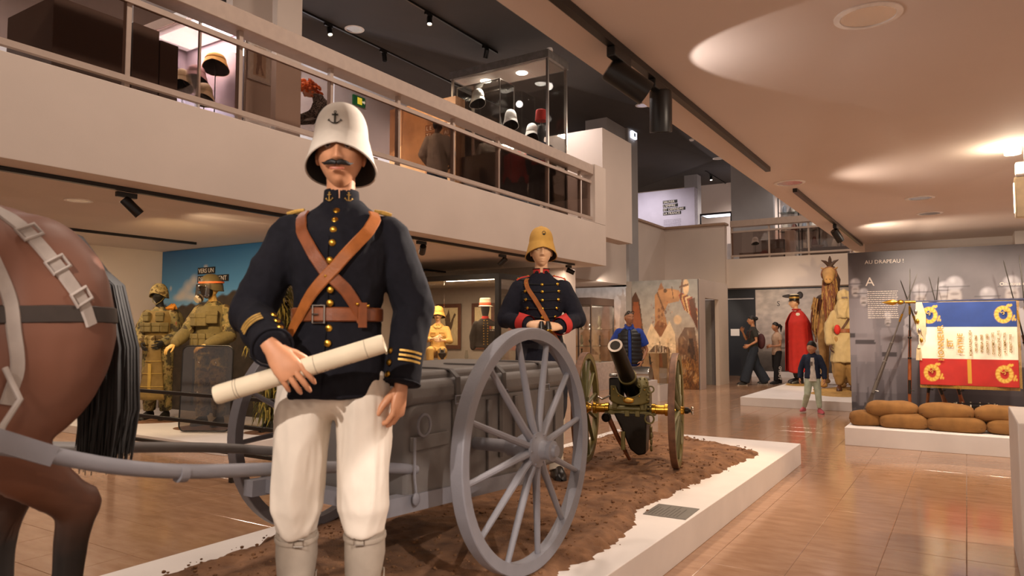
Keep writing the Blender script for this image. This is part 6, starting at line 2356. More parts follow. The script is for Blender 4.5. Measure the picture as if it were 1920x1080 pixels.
sp = thing('spear', 'thin upright spear beside the veiled mannequin', 'spear', (-1.66, 14.58, .165))
MB().tube([(0, 0, 0), (0, 0, 1.5)], .011, 8).build('shaft', LEATHB, sp)
MB().tube([(0, 0, 1.48), (0, 0, 1.6), (0, 0, 1.75)], [(.012, .012), (.02, .006), (.001, .001)], 6).build('blade', SILVER, sp)
MB().tube([(0, 0, 0), (0, 0, .12)], .02, 8).build('butt', LEATHK, sp)

# red cape mannequin
cp = figure('mannequin_caped_officer', 'mannequin with black kepi and long red cape beside the camel', 'mannequin', (-3.10, 16.35, .17), math.radians(-68), 1.86,
            J=dict(elbL=(.2, .03, 1.12), wriL=(.13, -.06, .9), elbR=(-.2, .03, 1.12), wriR=(-.13, -.06, .9)), top=mat('white_shirt', 'd9cdb8', .8), bottom=mat('black_trousers', '1b1816', .85), shoes=LEATHK, skin=SKIN2, voxel=.018, hres=(40, 32), leg=(.12, .12, .1, .07))
jc, Mcp, _ = root_j[cp.name]


def cape(u, v):
    a = -PI * .30 + u * PI * 1.58
    z = 1.5 - 1.25 * v
    w_ = (.085 + .17 * min(1, v * 5) ** .6 + .10 * v)
    r = w_ * (1 + .08 * math.sin(a * 9) * v)
    return (r * 1.15 * math.cos(a), .01 + r * .95 * math.sin(a) + .04 * v, z + .02 * math.sin(a * 3))
cpo = MB().grid(cape, 60, 30).build('cape', mat('scarlet_cape', 'b01e14', .8, var=.08, bump=.15, bscale=300), cp)
cpo.modifiers.new('solid', 'SOLIDIFY').thickness = .008
MB().tube([(.075 * math.cos(a), .01 + .075 * math.sin(a), 1.515) for a in np.linspace(0, 2 * PI, 17)[:-1]], .018, 8, closed=True).build('cape_collar', REDC, cp)
kp = MB().lathe([(.098, .05), (.1, .09), (.097, .15), (.1, .155), (.08, .165), (0, .16)], 28, Mcp).build('kepi', LEATHK, cp)
MB().lathe([(.101, .09), (.103, .095), (.1, .125)], 28, Mcp).build('kepi_band', GOLDB, kp)
MB().lathe([(.09, .156), (.095, .17), (.06, .185), (0, .188)], 24, Mcp).build('kepi_crown', IVORY, kp)
MB().grid(lambda u, v: Mcp @ Vector(((.09 + .035 * v) * math.sin((u - .5) * 2.1), -(.095 + .035 * v) * math.cos((u - .5) * 2.1), .055 - .02 * v)), 14, 3).build('peak', LEATHK, kp)
hair_mb(Mcp, -.06, .06, .03).build('hair', LEATHB, cp)

# ------------------------------------------------------------------ visitors
SHOEK = mat('black_sneaker', '1a181a', .6)
SOLE = mat('white_sole', 'd8d2cc', .6, var=0)
DENIM = mat('dark_denim', '1f2836', .85, var=.15, scale=40, bump=.15, bscale=600)


def soles(root, j):
    for s in 'LR':
        a = j['ank' + s]
        d = j.get('toe' + s, Vector((.12 if s == 'L' else -.12, -1, 0)))
        d = Vector(d).normalized()
        z = a.z - .088
        c = Vector((a.x, a.y, z)) + d * .06
        MB().beam(c - d * .125, c + d * .135, .085, .022).build('sole', SOLE, root, bevel=.008)


w1 = figure('person', 'woman in dark tee and wide jeans walking left with a backpack', 'person', (-4.34, 17.66, 0), math.radians(-60), 1.66,
            J=dict(hipL=(.09, 0, .92), kneL=(.1, -.14, .5), ankL=(.1, -.26, .1), hipR=(-.09, 0, .92), kneR=(-.1, .1, .5), ankR=(-.1, .32, .11), elbL=(.24, .02, 1.12), wriL=(.2, -.16, 1.02), elbR=(-.2, -.12, 1.16), wriR=(-.08, -.24, 1.38)),
            top=mat('charcoal_tee', '2a2a27', .85, var=.08), bottom=DENIM, shoes=SHOEK, skin=SKINP, short=.62, sleeve=(.07, .075, .07, .05), leg=(.11, .115, .125, .13), leg_to=.08, voxel=.018, hres=(36, 28), fem=.7)
j_, M_, _ = root_j[w1.name]
soles(w1, j_)
hm = hair_mb(M_, -.09, .055, .1, rough=.05)
hm.ell(M_ @ Vector((0, .12, .05)), (.05, .05, .05), 14, 10)
hm.build('hair', HAIRK, w1)
for sg in (-1, 1):
    MB().tube([M_ @ Vector((sg * .034 + .022 * math.cos(a), -.103, .008 + .018 * math.sin(a))) for a in np.linspace(0, 2 * PI, 13)[:-1]], .003, 5, closed=True).build('glasses', SILVER, w1)
MB().ell((0, .21, 1.12), (.14, .1, .2), 18, 12).build('backpack', mat('maroon_pack', '4a2428', .8), w1)
for sg in (-1, 1):
    MB().ribbon([Vector((sg * .11, .13, 1.34)), Vector((sg * .11, .03, 1.47)), Vector((sg * .12, -.1, 1.38)), Vector((sg * .13, -.12, 1.2))], [Vector((0, .7, .5)), Vector((0, 0, 1)), Vector((0, -1, .4)), Vector((0, -1, 0))], .04, .008).build('backpack_strap', mat('maroon_pack', '4a2428', .8), w1)

w2 = figure('person', 'girl in beige top and black trousers with white leg lettering', 'person', (-3.92, 18.25, 0), math.radians(-50), 1.5,
            J=dict(elbL=(.22, .0, 1.12), wriL=(.12, -.2, 1.1), elbR=(-.22, 0, 1.12), wriR=(-.1, -.2, 1.08), kneL=(.1, -.06, .5), ankL=(.1, -.1, .1), ankR=(-.1, .12, .1)),
            top=mat('beige_top', 'c2a48c', .8), bottom=BLACKC, shoes=SHOEK, skin=SKINP, short=.5, voxel=.018, hres=(36, 28), fem=1, leg=(.1, .085, .075, .07), hs=1.08)
j_, M_, _ = root_j[w2.name]
hm = hair_mb(M_, -.1, .06, .1, rough=.04)
hm.tube([M_ @ Vector(p) for p in ((0, .1, .06), (0, .16, .0), (0, .15, -.15))], [.035, .04, .01], 10)
hm.build('hair', HAIRK, w2)
text('leg_lettering', 'TOKYO', .11, SOLE, face_mat((.178, -.06, .14), (.0, .05, 1), (0, 1, -.05)), w2, .004, bold=.003)

ch = figure('person', 'small child in denim jacket, mint trousers and pink shoes walking', 'person', (-2.08, 12.16, 0), math.radians(2), 1.13,
            J=dict(hipL=(.085, 0, .86), hipR=(-.085, 0, .86), kneL=(.12, .02, .48), ankL=(.14, .06, .1), kneR=(-.12, -.05, .48), ankR=(-.24, .16, .12), elbL=(.27, .03, 1.1), wriL=(.28, -.02, .85), elbR=(-.27, .03, 1.1), wriR=(-.29, -.04, .86), head=(0, -.02, 1.62), toeL=(.5, -.85, 0), toeR=(-.2, -1, 0)),
            top=mat('denim_jacket', '18243c', .8, var=.12, scale=30), bottom=mat('mint_cotton', 'b9c6b0', .8), shoes=mat('pink_sneaker', 'c05a66', .6), skin=SKIN, voxel=.016, hres=(40, 32), fem=1, hs=1.38, leg=(.095, .085, .07, .058), leg_to=.13, sleeve=(.07, .075, .07, .056), head_rot=(0, 0, -.35), shoe_len=.29,
            secs=[(.86, .19, .14, 0, 0), (.95, .185, .14, 0, 0), (1.1, .165, .12, 0, 0), (1.28, .172, .125, 0, -.005), (1.38, .165, .11, 0, 0), (1.44, .13, .085, 0, .01), (1.5, .068, .062, 0, .015)])
j_, M_, _ = root_j[ch.name]
soles(ch, j_)
hair_mb(M_, -.1, .05, .1, rough=.04).build('hair', HAIRK, ch)
CSEC = [(.80, .15, .125, 0, -.01), (.95, .12, .145, 0, 0), (1.1, .09, .126, 0, 0), (1.3, .08, .132, 0, -.003), (1.4, .06, .115, 0, 0)]
MB().grid(lambda u, v: torso_pt(CSEC, (u - .5) * 1.3, .8 + .58 * v, .004)[0] + Vector((.02, -.004, 0)), 12, 14).build('shirt', mat('white_tee', 'd6d0c6', .8), ch)
MB().box(-.03, .03, -.142, -.138, 1.18, 1.28).build('shirt_print', mat('print_grey', '6d6560', .8), ch)

mn_ = figure('person', 'man in black quilted vest and blue polo standing behind the gun', 'person', (-4.46, 10.46, 0), math.radians(26), 1.62,
             J=dict(elbL=(.3, .02, 1.1), wriL=(.2, -.12, .9), elbR=(-.3, .02, 1.12), wriR=(-.18, .1, 1.0), head=(0, -.03, 1.65)),
             secs=[(.84, .205, .16, 0, -.02), (.95, .21, .17, 0, -.03), (1.1, .195, .165, 0, -.03), (1.28, .195, .145, 0, -.015), (1.38, .185, .12, 0, 0), (1.44, .14, .09, 0, .01), (1.5, .075, .07, 0, .015)],
             top=mat('blue_polo', '1c3f9e', .75, var=.08), bottom=mat('dark_slacks', '1c1c22', .85), shoes=SHOEK, skin=SKINP, short=.75, sleeve=(.085, .088, .08, .06), voxel=.014, hres=(56, 44), head_rot=(0, 0, .45), leg=(.12, .1, .085, .075))
j_, M_, sc_ = root_j[mn_.name]
hair_mb(M_, -.05, .065, .02, rough=.02).build('hair', mat('grey_hair', '6b625a', .8, var=.2, scale=60), mn_)
VS = [(.86, .225, .18, 0, -.02)] + [(z, rx + .018, ry + .016, cx, cy) for z, rx, ry, cx, cy in sc_[1:5]] + [(1.45, .12, .09, 0, .01)]
vm = MB()


def vfn(u, v):
    z = .86 + .6 * v
    a = .12 + u * (2 * PI - .24)
    puff = .012 * abs(math.sin(v * PI * 9))
    if z > 1.1 and abs(math.sin(a)) > .93:
        puff -= .02
    p, n_ = torso_pt(VS, a, z, puff)
    return p
vo = vm.grid(vfn, 60, 60).build('quilted_vest', mat('black_quilt', '14151a', .5, var=.1), mn_)
vo.modifiers.new('solid', 'SOLIDIFY').thickness = .006
for sg in (-1, 1):
    MB().tube([M_ @ Vector((sg * .038 + .026 * math.cos(a), -.062 + .0, .092 + .02 * math.sin(a))) for a in np.linspace(0, 2 * PI, 13)[:-1]], .006, 6, closed=True).build('sunglasses', BLACKPL, mn_)
    MB().tube([M_ @ Vector(p) for p in ((sg * .064, -.06, .09), (sg * .08, .0, .04))], .004, 6).build('sunglasses', BLACKPL, mn_)
    MB().ribbon([Vector((sg * .07, .01, 1.53)), Vector((sg * .06, -.06, 1.5)), Vector((sg * .015, -.09, 1.45))], [Vector((sg, -.2, .4)), Vector((sg * .5, -1, .4)), Vector((0, -1, .3))], .05, .005).build('polo_collar', mat('blue_polo', '1c3f9e', .75), mn_)
w_ = j_['wriL']
MB().tube([w_ + Vector((.03 * math.cos(a), .03 * math.sin(a), .03 + .01 * math.cos(a))) for a in np.linspace(0, 2 * PI, 13)[:-1]], .009, 6, closed=True).build('watch', BLACKPL, mn_)

# ------------------------------------------------------------------ camel rider mural booth, sand mural, painting
cmz = Print(110, 190, '8f8a82')
cmz.vgrad([(0, '5a3a20'), (.2, '7a5230'), (.36, '9a7450'), (.5, 'a99a8a'), (.75, '9a958e'), (1, '7d7f80')])
cmz.poly([(0, .1), (0, .84), (.06, .9), (.12, .82), (.16, .62), (.2, .4), (.12, .1)], '4a2c1a', .95)
cmz.poly([(0, .45), (.02, .8), (.1, .8), (.15, .6), (.12, .45)], '8a4a26', .9)
cmz.poly([(.28, .3), (.36, .62), (.36, .86), (.44, .92), (.6, .92), (.72, .9), (.78, .86), (.72, .8), (.56, .78), (.5, .7), (.56, .55), (.66, .4), (.5, .3)], 'a87a50', .95)
cmz.el(.62, .87, .12, .045, 'b98a5c', .9, .4)
cmz.el(.52, .9, .03, .02, '3c281a', .8)
cmz.poly([(.28, .5), (.4, .62), (.52, .6), (.6, .5), (.56, .4), (.4, .36), (.3, .4)], '7a4a2c', .8)
cmz.poly([(.14, .0), (.2, .45), (.3, .6), (.44, .46), (.58, .62), (.66, .5), (.68, .1), (.66, 0)], 'd8bd98', .95)
cmz.poly([(.2, .3), (.36, .4), (.56, .38), (.6, .33), (.4, .3)], '4a3426', .9)
cmz.line((.45, 0), (.43, .42), .012, '4a2c16', .95)
cmz.poly([(.48, .36), (.56, .38), (.62, .2), (.58, .12), (.52, .18)], '3a2216', .9)
for k, c in enumerate(('8e3a24', 'c49a5c', '6b2a1c', 'd6b888', '8e3a24', '54301e')):
    cmz.poly([(.72 + .03 * k, .86 - .01 * k), (.78 + .035 * k, .88 - .01 * k), (1.0, .72 - .03 * k), (1.0, .66 - .03 * k), (.8 + .02 * k, .72 - .01 * k)], c, .9)
cmz.el(.83, .93, .05, .08, 'd8b48a', .9, .2)
cmz.el(.7, .63, .07, .05, 'd0b08c', .9, .3)
cmz.poly([(.72, 0), (.7, .45), (.8, .56), (.95, .56), (1, .3), (1, 0)], '5a3a26', .8)
cmz.poly([(.82, .2), (.86, .46), (.92, .46), (.98, .2)], '2e1e16', .8)
cmz.poly([(.6, 0), (.66, .2), (.85, .3), (1, .24), (1, 0)], '6d4420', .8)
for k in range(5):
    cmz.el(.42 + .05 * (k % 3), .66 + .02 * k, .02, .02, '5a3424', .6)
rq = random.Random(31)
for k in range(60):
    u, v = rq.uniform(.15, .98), rq.uniform(.02, .62)
    cmz.el(u, v, rq.uniform(.01, .05), rq.uniform(.01, .04), rq.choice(('4a2c1a', '8a5a34', 'c69a68', '6b4426', 'd8bd98')), .35, .9, rq.uniform(0, 3))
for k in range(18):
    u = rq.uniform(.2, .62)
    cmz.line((u, rq.uniform(0, .2)), (u + rq.uniform(-.03, .03), rq.uniform(.3, .5)), .006, rq.choice(('b8946a', 'e6d2b4', '9a7650')), .5)
for k in range(40):
    u, v = rq.uniform(.3, .62), rq.uniform(.55, .8)
    cmz.el(u, v, .012, .012, rq.choice(('5a3424', 'c07a4c', '8a2f1e', 'd6b080')), .5, .8)
for k in range(160):
    u = rq.uniform(.6, 1.0)
    v = rq.uniform(0, .26)
    cmz.line((u, v), (u + rq.uniform(-.03, .03), v + rq.uniform(.02, .06)), .004, rq.choice(('3a2412', '9a6c34', 'b8874a')), .6)
cmz.poly([(.4, .9), (.46, .98), (.5, .92)], '8a5c38', .9)
cmz.line((.75, .82), (.78, 1.0), .012, '5a3420', .9)
cmz.line((.74, .93), (.86, .95), .01, '5a3420', .9)
cmz.line((.5, .72), (.4, .88), .01, '4a2c1c', .7)
cmz.line((.62, .93), (.64, .83), .008, '4a2c1c', .7)
cmz.noise(26, 40, .4, 8.0, (cmz.v < .42) * 1.0)
cmz.noise(12, 18, .2, 9.0)
bt = thing('mural_booth', 'free-standing booth whose front is a photo mural of a camel and robed rider', 'mural', (-6.40, 15.57, 0))
BTH = mat('booth_grey', '8d8783', .6, var=.04)
MB().box(-.3, 1.4, .01, .08, 0, 2.45).build('front_panel', BTH, bt)
MB().box(-.3, -.16, -.03, .01, 0, 2.3).build('side_strip', BTH, bt)
cmz.build('print', face_mat((-.16, 0, 0), (1, 0, 0), (0, 0, 1)), 1.56, 2.45, bt)
for b, nm in (((1.33, 1.42, .08, .46, 0, 2.45), 'side_panel'), ((1.33, 1.42, 1.5, 2.3, 0, 2.45), 'side_panel'), ((1.33, 1.42, .46, 1.5, 2.04, 2.45), 'lintel')):
    MB().box(*b).build(nm, PAINT, bt)
MB().box(1.0, 1.33, 1.75, 1.82, 0, 2.04).build('door_leaf', BTH, bt)
sdm = Print(90, 100, 'd9b79c')
sdm.vgrad([(0, 'b98a62'), (.3, 'd0a684'), (.6, 'dcc0ac'), (1, 'b8bcc4')])
sdm.poly([(.80, .55), (.83, .85), (.76, .92), (.84, .9), (.86, 1), (.88, .9), (.95, .88), (.9, .84), (.88, .55)], 'a3948a', .7)
for u, v, s in ((.3, .6, 1.0), (.5, .58, .9), (.72, .62, 1.0), (.12, .55, .8)):
    sdm.el(u, v, .035 * s, .06 * s, '9a6c4c', .8, .4)
    sdm.poly([(u - .1 * s, 0), (u - .08 * s, v - .1), (u, v - .04), (u + .08 * s, v - .1), (u + .1 * s, 0)], ('e0cdb4', 'c89a70', 'd8c0a4', 'b5885f')[int(u * 10) % 4], .85)
    sdm.el(u, v - .2, .04, .1, '8a5c3c', .5, .6)
sdm.noise(14, 14, .22, 4.0)
sm_ = thing('photo_mural', 'pale sand-toned photo mural of robed figures behind the glass cabinet', 'mural', (-9.3, 17.5, 0))
MB().box(0, 1.95, .004, .05, 0, 2.46).build('panel', BTH, sm_)
sdm.build('print', face_mat((0, 0, 0), (1, 0, 0), (0, 0, 1)), 1.95, 2.46, sm_)
bwm = Print(110, 100, 'b8aca2')
bwm.vgrad([(0, '4a4440'), (.18, '5a534e'), (.3, '8a8078'), (.34, 'b8aaa0'), (1, 'c6bab0')])
for k in range(40):
    u = .2 + .9 * ((k * .381) % 1)
    bwm.el(u * .8, .42 + .05 * math.sin(k * 2.1), .045, .06, '4d4640', .6, .6)
bwm.poly([(.05, .24), (.6, .26), (.6, .36), (.3, .34), (.05, .31)], '9a9088', .8)
bwm.line((.18, .28), (.42, .34), .008, '5a524c', .9)
bwm.noise(20, 20, .25, 6.0)
bw = thing('photo_mural', 'pale black and white photo mural on the far dark wall', 'mural', (-5.05, 20.93, .16))
MB().box(0, 3.6, .01, .05, 0, 2.3).build('panel', BTH, bw)
bwm.build('print', face_mat((0, 0, 0), (1, 0, 0), (0, 0, 1)), 3.6, 2.3, bw)
text('mural_letter', 'S', .2, BLACKM, face_mat((.58, -.006, 1.83), (1, 0, 0), (0, 0, 1)), bw, .002)
MB().ell((.95, -.02, 2.1), (.22, .02, .05), 16, 8).ell((1.2, -.02, 2.12), (.08, .02, .1), 14, 8).build('aircraft_silhouette', mat('silhouette_grey', '3f3a38', .6), bw)
lp = Print(40, 70, '6f7f4a')
lp.vgrad([(0, '3c4a22'), (.25, '7a8a44'), (.4, 'a89a4c'), (.5, '8fa0a0'), (1, 'b8c0bc')])
lp.el(.4, .72, .5, .16, '2c3a1e', .9, .5)
lp.el(.7, .86, .35, .1, '2c3a1e', .9, .5)
lp.line((.4, .3), (.42, .7), .03, '3c2c1c', .9)
lp.noise(14, 14, .35, 5)
pt = thing('landscape_painting', 'green landscape painting seen through the booth doorway', 'painting', (-6.72, 20.96, .66))
MB().box(0, .62, .0, .03, 0, 1.46).build('frame', mat('gilt_frame', 'b08a48', .5, .4), pt)
lp.build('canvas', face_mat((.04, -.004, .04), (1, 0, 0), (0, 0, 1)), .54, 1.38, pt)
lb = tag(MB().box(0, .25, -.012, 0, 0, .2).build('wall_label', WHITE), 'small white caption label on the far dark wall', 'label')
lb.location = (-5.78, 20.99, 1.15)
tag(MB().box(-8.5, -5.1, 20.94, 20.97, 2.2, 2.23).build('light_rail', mat('pale_rail', 'b8b4b8', .4)), 'thin pale rail along the top of the far dark wall', 'rail')

# low lit showcase with a rifle in front of the camel mural
lc = thing('low_showcase', 'low glass showcase with warm lining in front of the camel mural', 'display case', (-5.25, 12.65, 0))
MB().box(-.45, .45, 0, .5, 0, .3).build('base', WHITE, lc)
MB().box(-.45, .45, .44, .46, .3, .88).build('back_lining', mat('tan_lining', 'c9a070', .8), lc)
for b in ((-.45, .45, 0, .008, .3, .88), (-.45, -.442, .008, .44, .3, .88), (.442, .45, .008, .44, .3, .88), (-.45, .45, 0, .46, .88, .886)):
    MB().box(*b).build('glass_pane', VF, lc, smooth=False)
rifle('old musket standing in the low showcase before the camel mural', (-5.05, 12.95, .3), (-5.12, 12.98, .86), WOOD, 0, group='showcase weapons')
sc = tag(MB().lathe([(0, 0), (.09, 0), (.095, .02), (.095, .5), (.09, .52), (0, .52)], 24, Matrix.Rotation(PI / 2, 4, 'Y')).build('steel_drum', SILVER), 'pale steel cylinder lying beside the gun near the showcase', 'cylinder')
sc.location = (-4.35, 9.75, .69)
scb = thing('white_stand', 'low white stand carrying the pale steel cylinder', 'plinth', (-4.1, 9.75, 0))
MB().box(-.3, .3, -.18, .18, 0, .59).build('block', WHITE, scb)

# glass cabinet with silver objects
gc = thing('glass_cabinet', 'glass cabinet on a pale plinth beside the man in the quilted vest', 'display case', (-7.75, 13.95, 0))
MB().box(-.05, 1.0, -.05, 1.25, 0, .6).build('plinth', mat('pale_plinth', 'b5a9a4', .6), gc)
MB().box(-.02, .93, 0, 1.2, 1.86, 2.02).build('top_box', TAUPE, gc, bevel=.004)
for x, y in ((0, 0), (.9, 0), (.9, 1.17), (0, 1.17)):
    MB().box(x, x + .03, y, y + .03, .6, 1.86).build('post', STEEL, gc)
for b in ((.03, .9, .01, .016, .6, 1.86), (.914, .92, .03, 1.17, .6, 1.86)):
    MB().box(*b).build('glass_pane', VF, gc, smooth=False)
for z in (.95, 1.32):
    MB().box(.02, .91, .03, 1.18, z, z + .01).build('shelf', glass('shelf_glass', (.85, .9, .88), .3), gc, smooth=False)
rn = random.Random(8)
names = ['vase', 'goblet', 'figurine', 'cup']
kk = 0
for si, z in enumerate((.6, .96, 1.33)):
    for k in range(6):
        x, y = .12 + .15 * k, .25 + .15 * (k % 3)
        h_ = rn.uniform(.14, .3)
        r = rn.uniform(.03, .06)
        prof = [(0, 0), (r, 0), (r * .3, h_ * .2), (r * rn.uniform(.6, 1.1), h_ * .55), (r * .4, h_ * .8), (r * .6, h_), (0, h_)]
        o = MB().lathe(prof, 14).build(names[k % 4], (SILVER, mat('pale_ivory', 'cbb795', .6), mat('old_bronze', '6a5436', .5, .5))[(k + si) % 3])
        o.location = (-7.75 + x, 13.95 + y, z + .001)
        tag(o, '%s %s on the %s shelf of the glass cabinet, %s from the left' % (('silver', 'ivory', 'bronze')[(k + si) % 3], names[k % 4], ('bottom', 'middle', 'top')[si], ('first', 'second', 'third', 'fourth', 'fifth', 'sixth')[k]), names[k % 4], 'objects in the glass cabinet')

# ceiling lamp at the right picture edge
em = thing('emergency_lamp', 'white emergency lamp hanging at the right picture edge', 'lamp', (.325, 5.9, 2.0))
MB().box(-.02, .12, -.03, .03, .06, .34).build('housing', mat('lamp_housing', 'd8c8a8', .4), em, bevel=.01)
MB().box(-.01, .15, -.035, .035, .34, .44).build('bracket', WHITE, em, bevel=.01)
MB().lathe([(0, .5), (.05, .5), (.06, .545)], 20, Matrix.Translation((-.02, 0, 0))).build('ceiling_rose', WHITE, em)
MB().box(.04, .08, -.01, .01, .44, .545).build('stem', WHITE, em)
MB().box(-.024, -.02, -.025, .025, .1, .3).build('lens', mat('lamp_lens', 'ffe9c0', .4, var=0, emit=6.0), em)

# ------------------------------------------------------------------ upstairs on the left gallery
o = tag(MB().box(-.85, 0, 0, .66, 0, .84).build('display_block', TAUPE, bevel=.006), 'large taupe display block behind the railing at the left picture edge', 'plinth')
o.location = (-6.5, 2.94, GFL)
o = tag(MB().box(-.6, 0, 0, .26, 0, .86).build('display_block', TAUPE, bevel=.006), 'taupe display block stepping down beside the lit helmet case, nearer step', 'plinth')
o.location = (-6.5, 3.63, GFL)
o = tag(MB().box(-.6, 0, 0, .19, 0, .78).build('display_block', TAUPE, bevel=.006), 'lower taupe display block touching the lit helmet case', 'plinth')
o.location = (-6.5, 3.90, GFL)
LILAC = mat('lilac_lining', '9f92a0', .75, var=.04)
hc = thing('helmet_case', 'lit glass display case with lilac lining and sun helmets upstairs', 'display case', (-7.2, 4.78, GFL))
MB().box(-1.2, 0, 0, .62, 0, .1).build('base', WHITE, hc)
MB().box(-1.2, .02, -.02, .64, 1.55, 1.66).build('light_lid', WHITE, hc)
MB().box(-1.1, -.06, .05, .56, 1.535, 1.55).build('light_panel', mat('light_panel', 'f6f2ff', .5, var=0, emit=2.2), hc)
MB().box(-1.2, -1.16, .0, .62, .1, 1.55).build('back_lining', LILAC, hc)
MB().box(-1.16, -.02, .58, .62, .1, 1.55).build('side_lining', LILAC, hc)
for y in (0, .6):
    MB().box(-.03, 0, y, y + .025, .1, 1.55).build('post', STEEL, hc)
MB().box(-1.18, -1.15, 0, .025, .1, 1.55).build('post', STEEL, hc)
MB().box(-.012, -.006, .03, .6, .1, 1.55).build('glass_pane', VF, hc, smooth=False)
MB().box(-1.15, -.03, .004, .01, .1, 1.55).build('glass_pane', VF, hc, smooth=False)


def helmet_on_stand(label, loc, zbase, m, rz, tall=1.0, wide=1.0, s=1.0, group='helmets on display'):
    t = thing('sun_helmet', label, 'helmet', (loc[0], loc[1], zbase), rz, group)
    h_ = loc[2] - zbase
    MB().tube([(0, 0, 0), (0, 0, h_)], .006, 8).build('stand_rod', BLACKM, t)
    MB().lathe([(0, 0), (.06, 0), (.06, .008), (.01, .012)], 20).build('stand_foot', BLACKM, t)
    colonial_helmet(t, Matrix.Translation((0, 0, h_ - .06)), m, s, tall=tall, wide=wide, name='shell')
    return t


HY = mat('yellow_helmet', 'd8aa5c', .8, var=.04, bump=.2, bscale=500)
HP = mat('pink_helmet', 'cf9fa6', .8, var=.04, bump=.2, bscale=500)
HC = mat('cream_helmet', 'd8c4a4', .8, var=.04, bump=.2, bscale=500)
HWH = mat('white_display_helmet', 'd4cfc8', .8, var=.04, bump=.2, bscale=500)
zb = GFL + .101
helmet_on_stand('yellow wide-brimmed helmet highest in the lit upstairs case', (-7.42, 5.14, 4.50), zb, HY, math.radians(45), .62, 1.28)
helmet_on_stand('pink helmet in the lit upstairs case', (-7.48, 4.93, 4.28), zb, HP, math.radians(45), .8, 1.15)
helmet_on_stand('cream helmet below the pink one in the lit upstairs case', (-7.30, 4.92, 4.02), zb, HC, math.radians(45), .9)
helmet_on_stand('cream helmet half hidden by the taupe block in the lit upstairs case', (-7.55, 4.81, 4.2), zb, HC, math.radians(45), .9)

pf = thing('picture_frame', 'framed sepia drawing hanging beside the upstairs column', 'picture', (-7.615, 5.72, 4.50))
MB().box(0, .025, 0, .36, 0, .52).build('frame', mat('pale_frame', 'cfc6c0', .4), pf)
sp_ = Print(40, 56, 'e2d6c8')
sp_.poly([(.2, .1), (.2, .9), (.8, .9), (.8, .1)], 'cfae8c', .9)
sp_.poly([(.3, .14), (.36, .5), (.34, .7), (.42, .85), (.55, .86), (.6, .65), (.58, .4), (.72, .16), (.6, .14), (.5, .4), (.42, .14)], '8a5c3c', .9)
sp_.noise(9, 9, .15, 3)
sp_.build('print', face_mat((.027, .02, .02), (0, 1, 0), (0, 0, 1)), .32, .48, pf)

# visitor with red hair leaning over a table case
rw = figure('person', 'woman with orange-red hair bending over a glass case upstairs', 'person', (-7.62, 7.12, GFL), math.radians(-40), 1.66,
            J=dict(head=(0, -.30, 1.49), shoL=(.16, -.14, 1.33), shoR=(-.16, -.14, 1.33), elbL=(.22, -.24, 1.08), wriL=(.12, -.42, 1.02), elbR=(-.22, -.24, 1.08), wriR=(-.12, -.42, 1.02)),
            secs=[(.84, .175, .13, 0, .05), (.95, .175, .13, 0, .03), (1.1, .15, .115, 0, -.02), (1.25, .165, .12, 0, -.09), (1.33, .16, .11, 0, -.13), (1.39, .12, .085, 0, -.17), (1.43, .065, .06, 0, -.2)],
            top=mat('patterned_blouse', '8a8078', .8, color2='2c2628', scale=60, thr=(.48, .52)), bottom=BLACKC, shoes=SHOEK, skin=mat('fair_skin', 'cf9c80', .5), voxel=.018, hres=(40, 32), fem=1, head_rot=(.75, 0, -.3))
j_, M_, _ = root_j[rw.name]
hm = hair_mb(M_, -.1, .05, .25, rough=.18, nu=64, nv=32)
for k in range(110):
    a = random.uniform(0, 2 * PI)
    r = random.uniform(.09, .125)
    z = random.uniform(-.12, .12)
    p = Vector((r * math.cos(a), r * math.sin(a) * .9 + .03, z))
    if p.y < -.04 and z < .05:
        continue
    hm.tube([M_ @ p, M_ @ (p * 1.12 + Vector((random.uniform(-.02, .02), .0, random.uniform(-.02, .02)))), M_ @ (p * 1.06 + Vector((random.uniform(-.03, .03), .01, random.uniform(-.05, .0))))], [.02, .019, .008], 6)
hm.ell(M_ @ Vector((0, .03, .16)), (.05, .05, .045), 12, 8)
hm.build('hair', mat('copper_hair', 'd2641c', .55, var=.3, scale=40), rw)
for sg in (-1, 1):
    MB().tube([M_ @ Vector((sg * .034 + .022 * math.cos(a), -.103, .008 + .018 * math.sin(a))) for a in np.linspace(0, 2 * PI, 13)[:-1]], .003, 5, closed=True).build('glasses', BLACKPL, rw)
tcase = thing('table_case', 'glass-topped table case under the red-haired woman upstairs', 'display case', (-7.95, 6.72, GFL))
MB().box(-.3, .3, -.2, .2, 0, .62).build('base', TAUPE, tcase)
for b in ((-.3, .3, -.2, -.194, .62, .95), (.294, .3, -.194, .2, .62, .95), (-.3, .3, -.2, .2, .95, .956)):
    MB().box(*b).build('glass_pane', VF, tcase, smooth=False)
for x, y in ((-.3, -.2), (.285, -.2), (.285, .185), (-.3, .185)):
    MB().box(x, x + .015, y, y + .015, .62, .95).build('post', BLACKM, tcase)

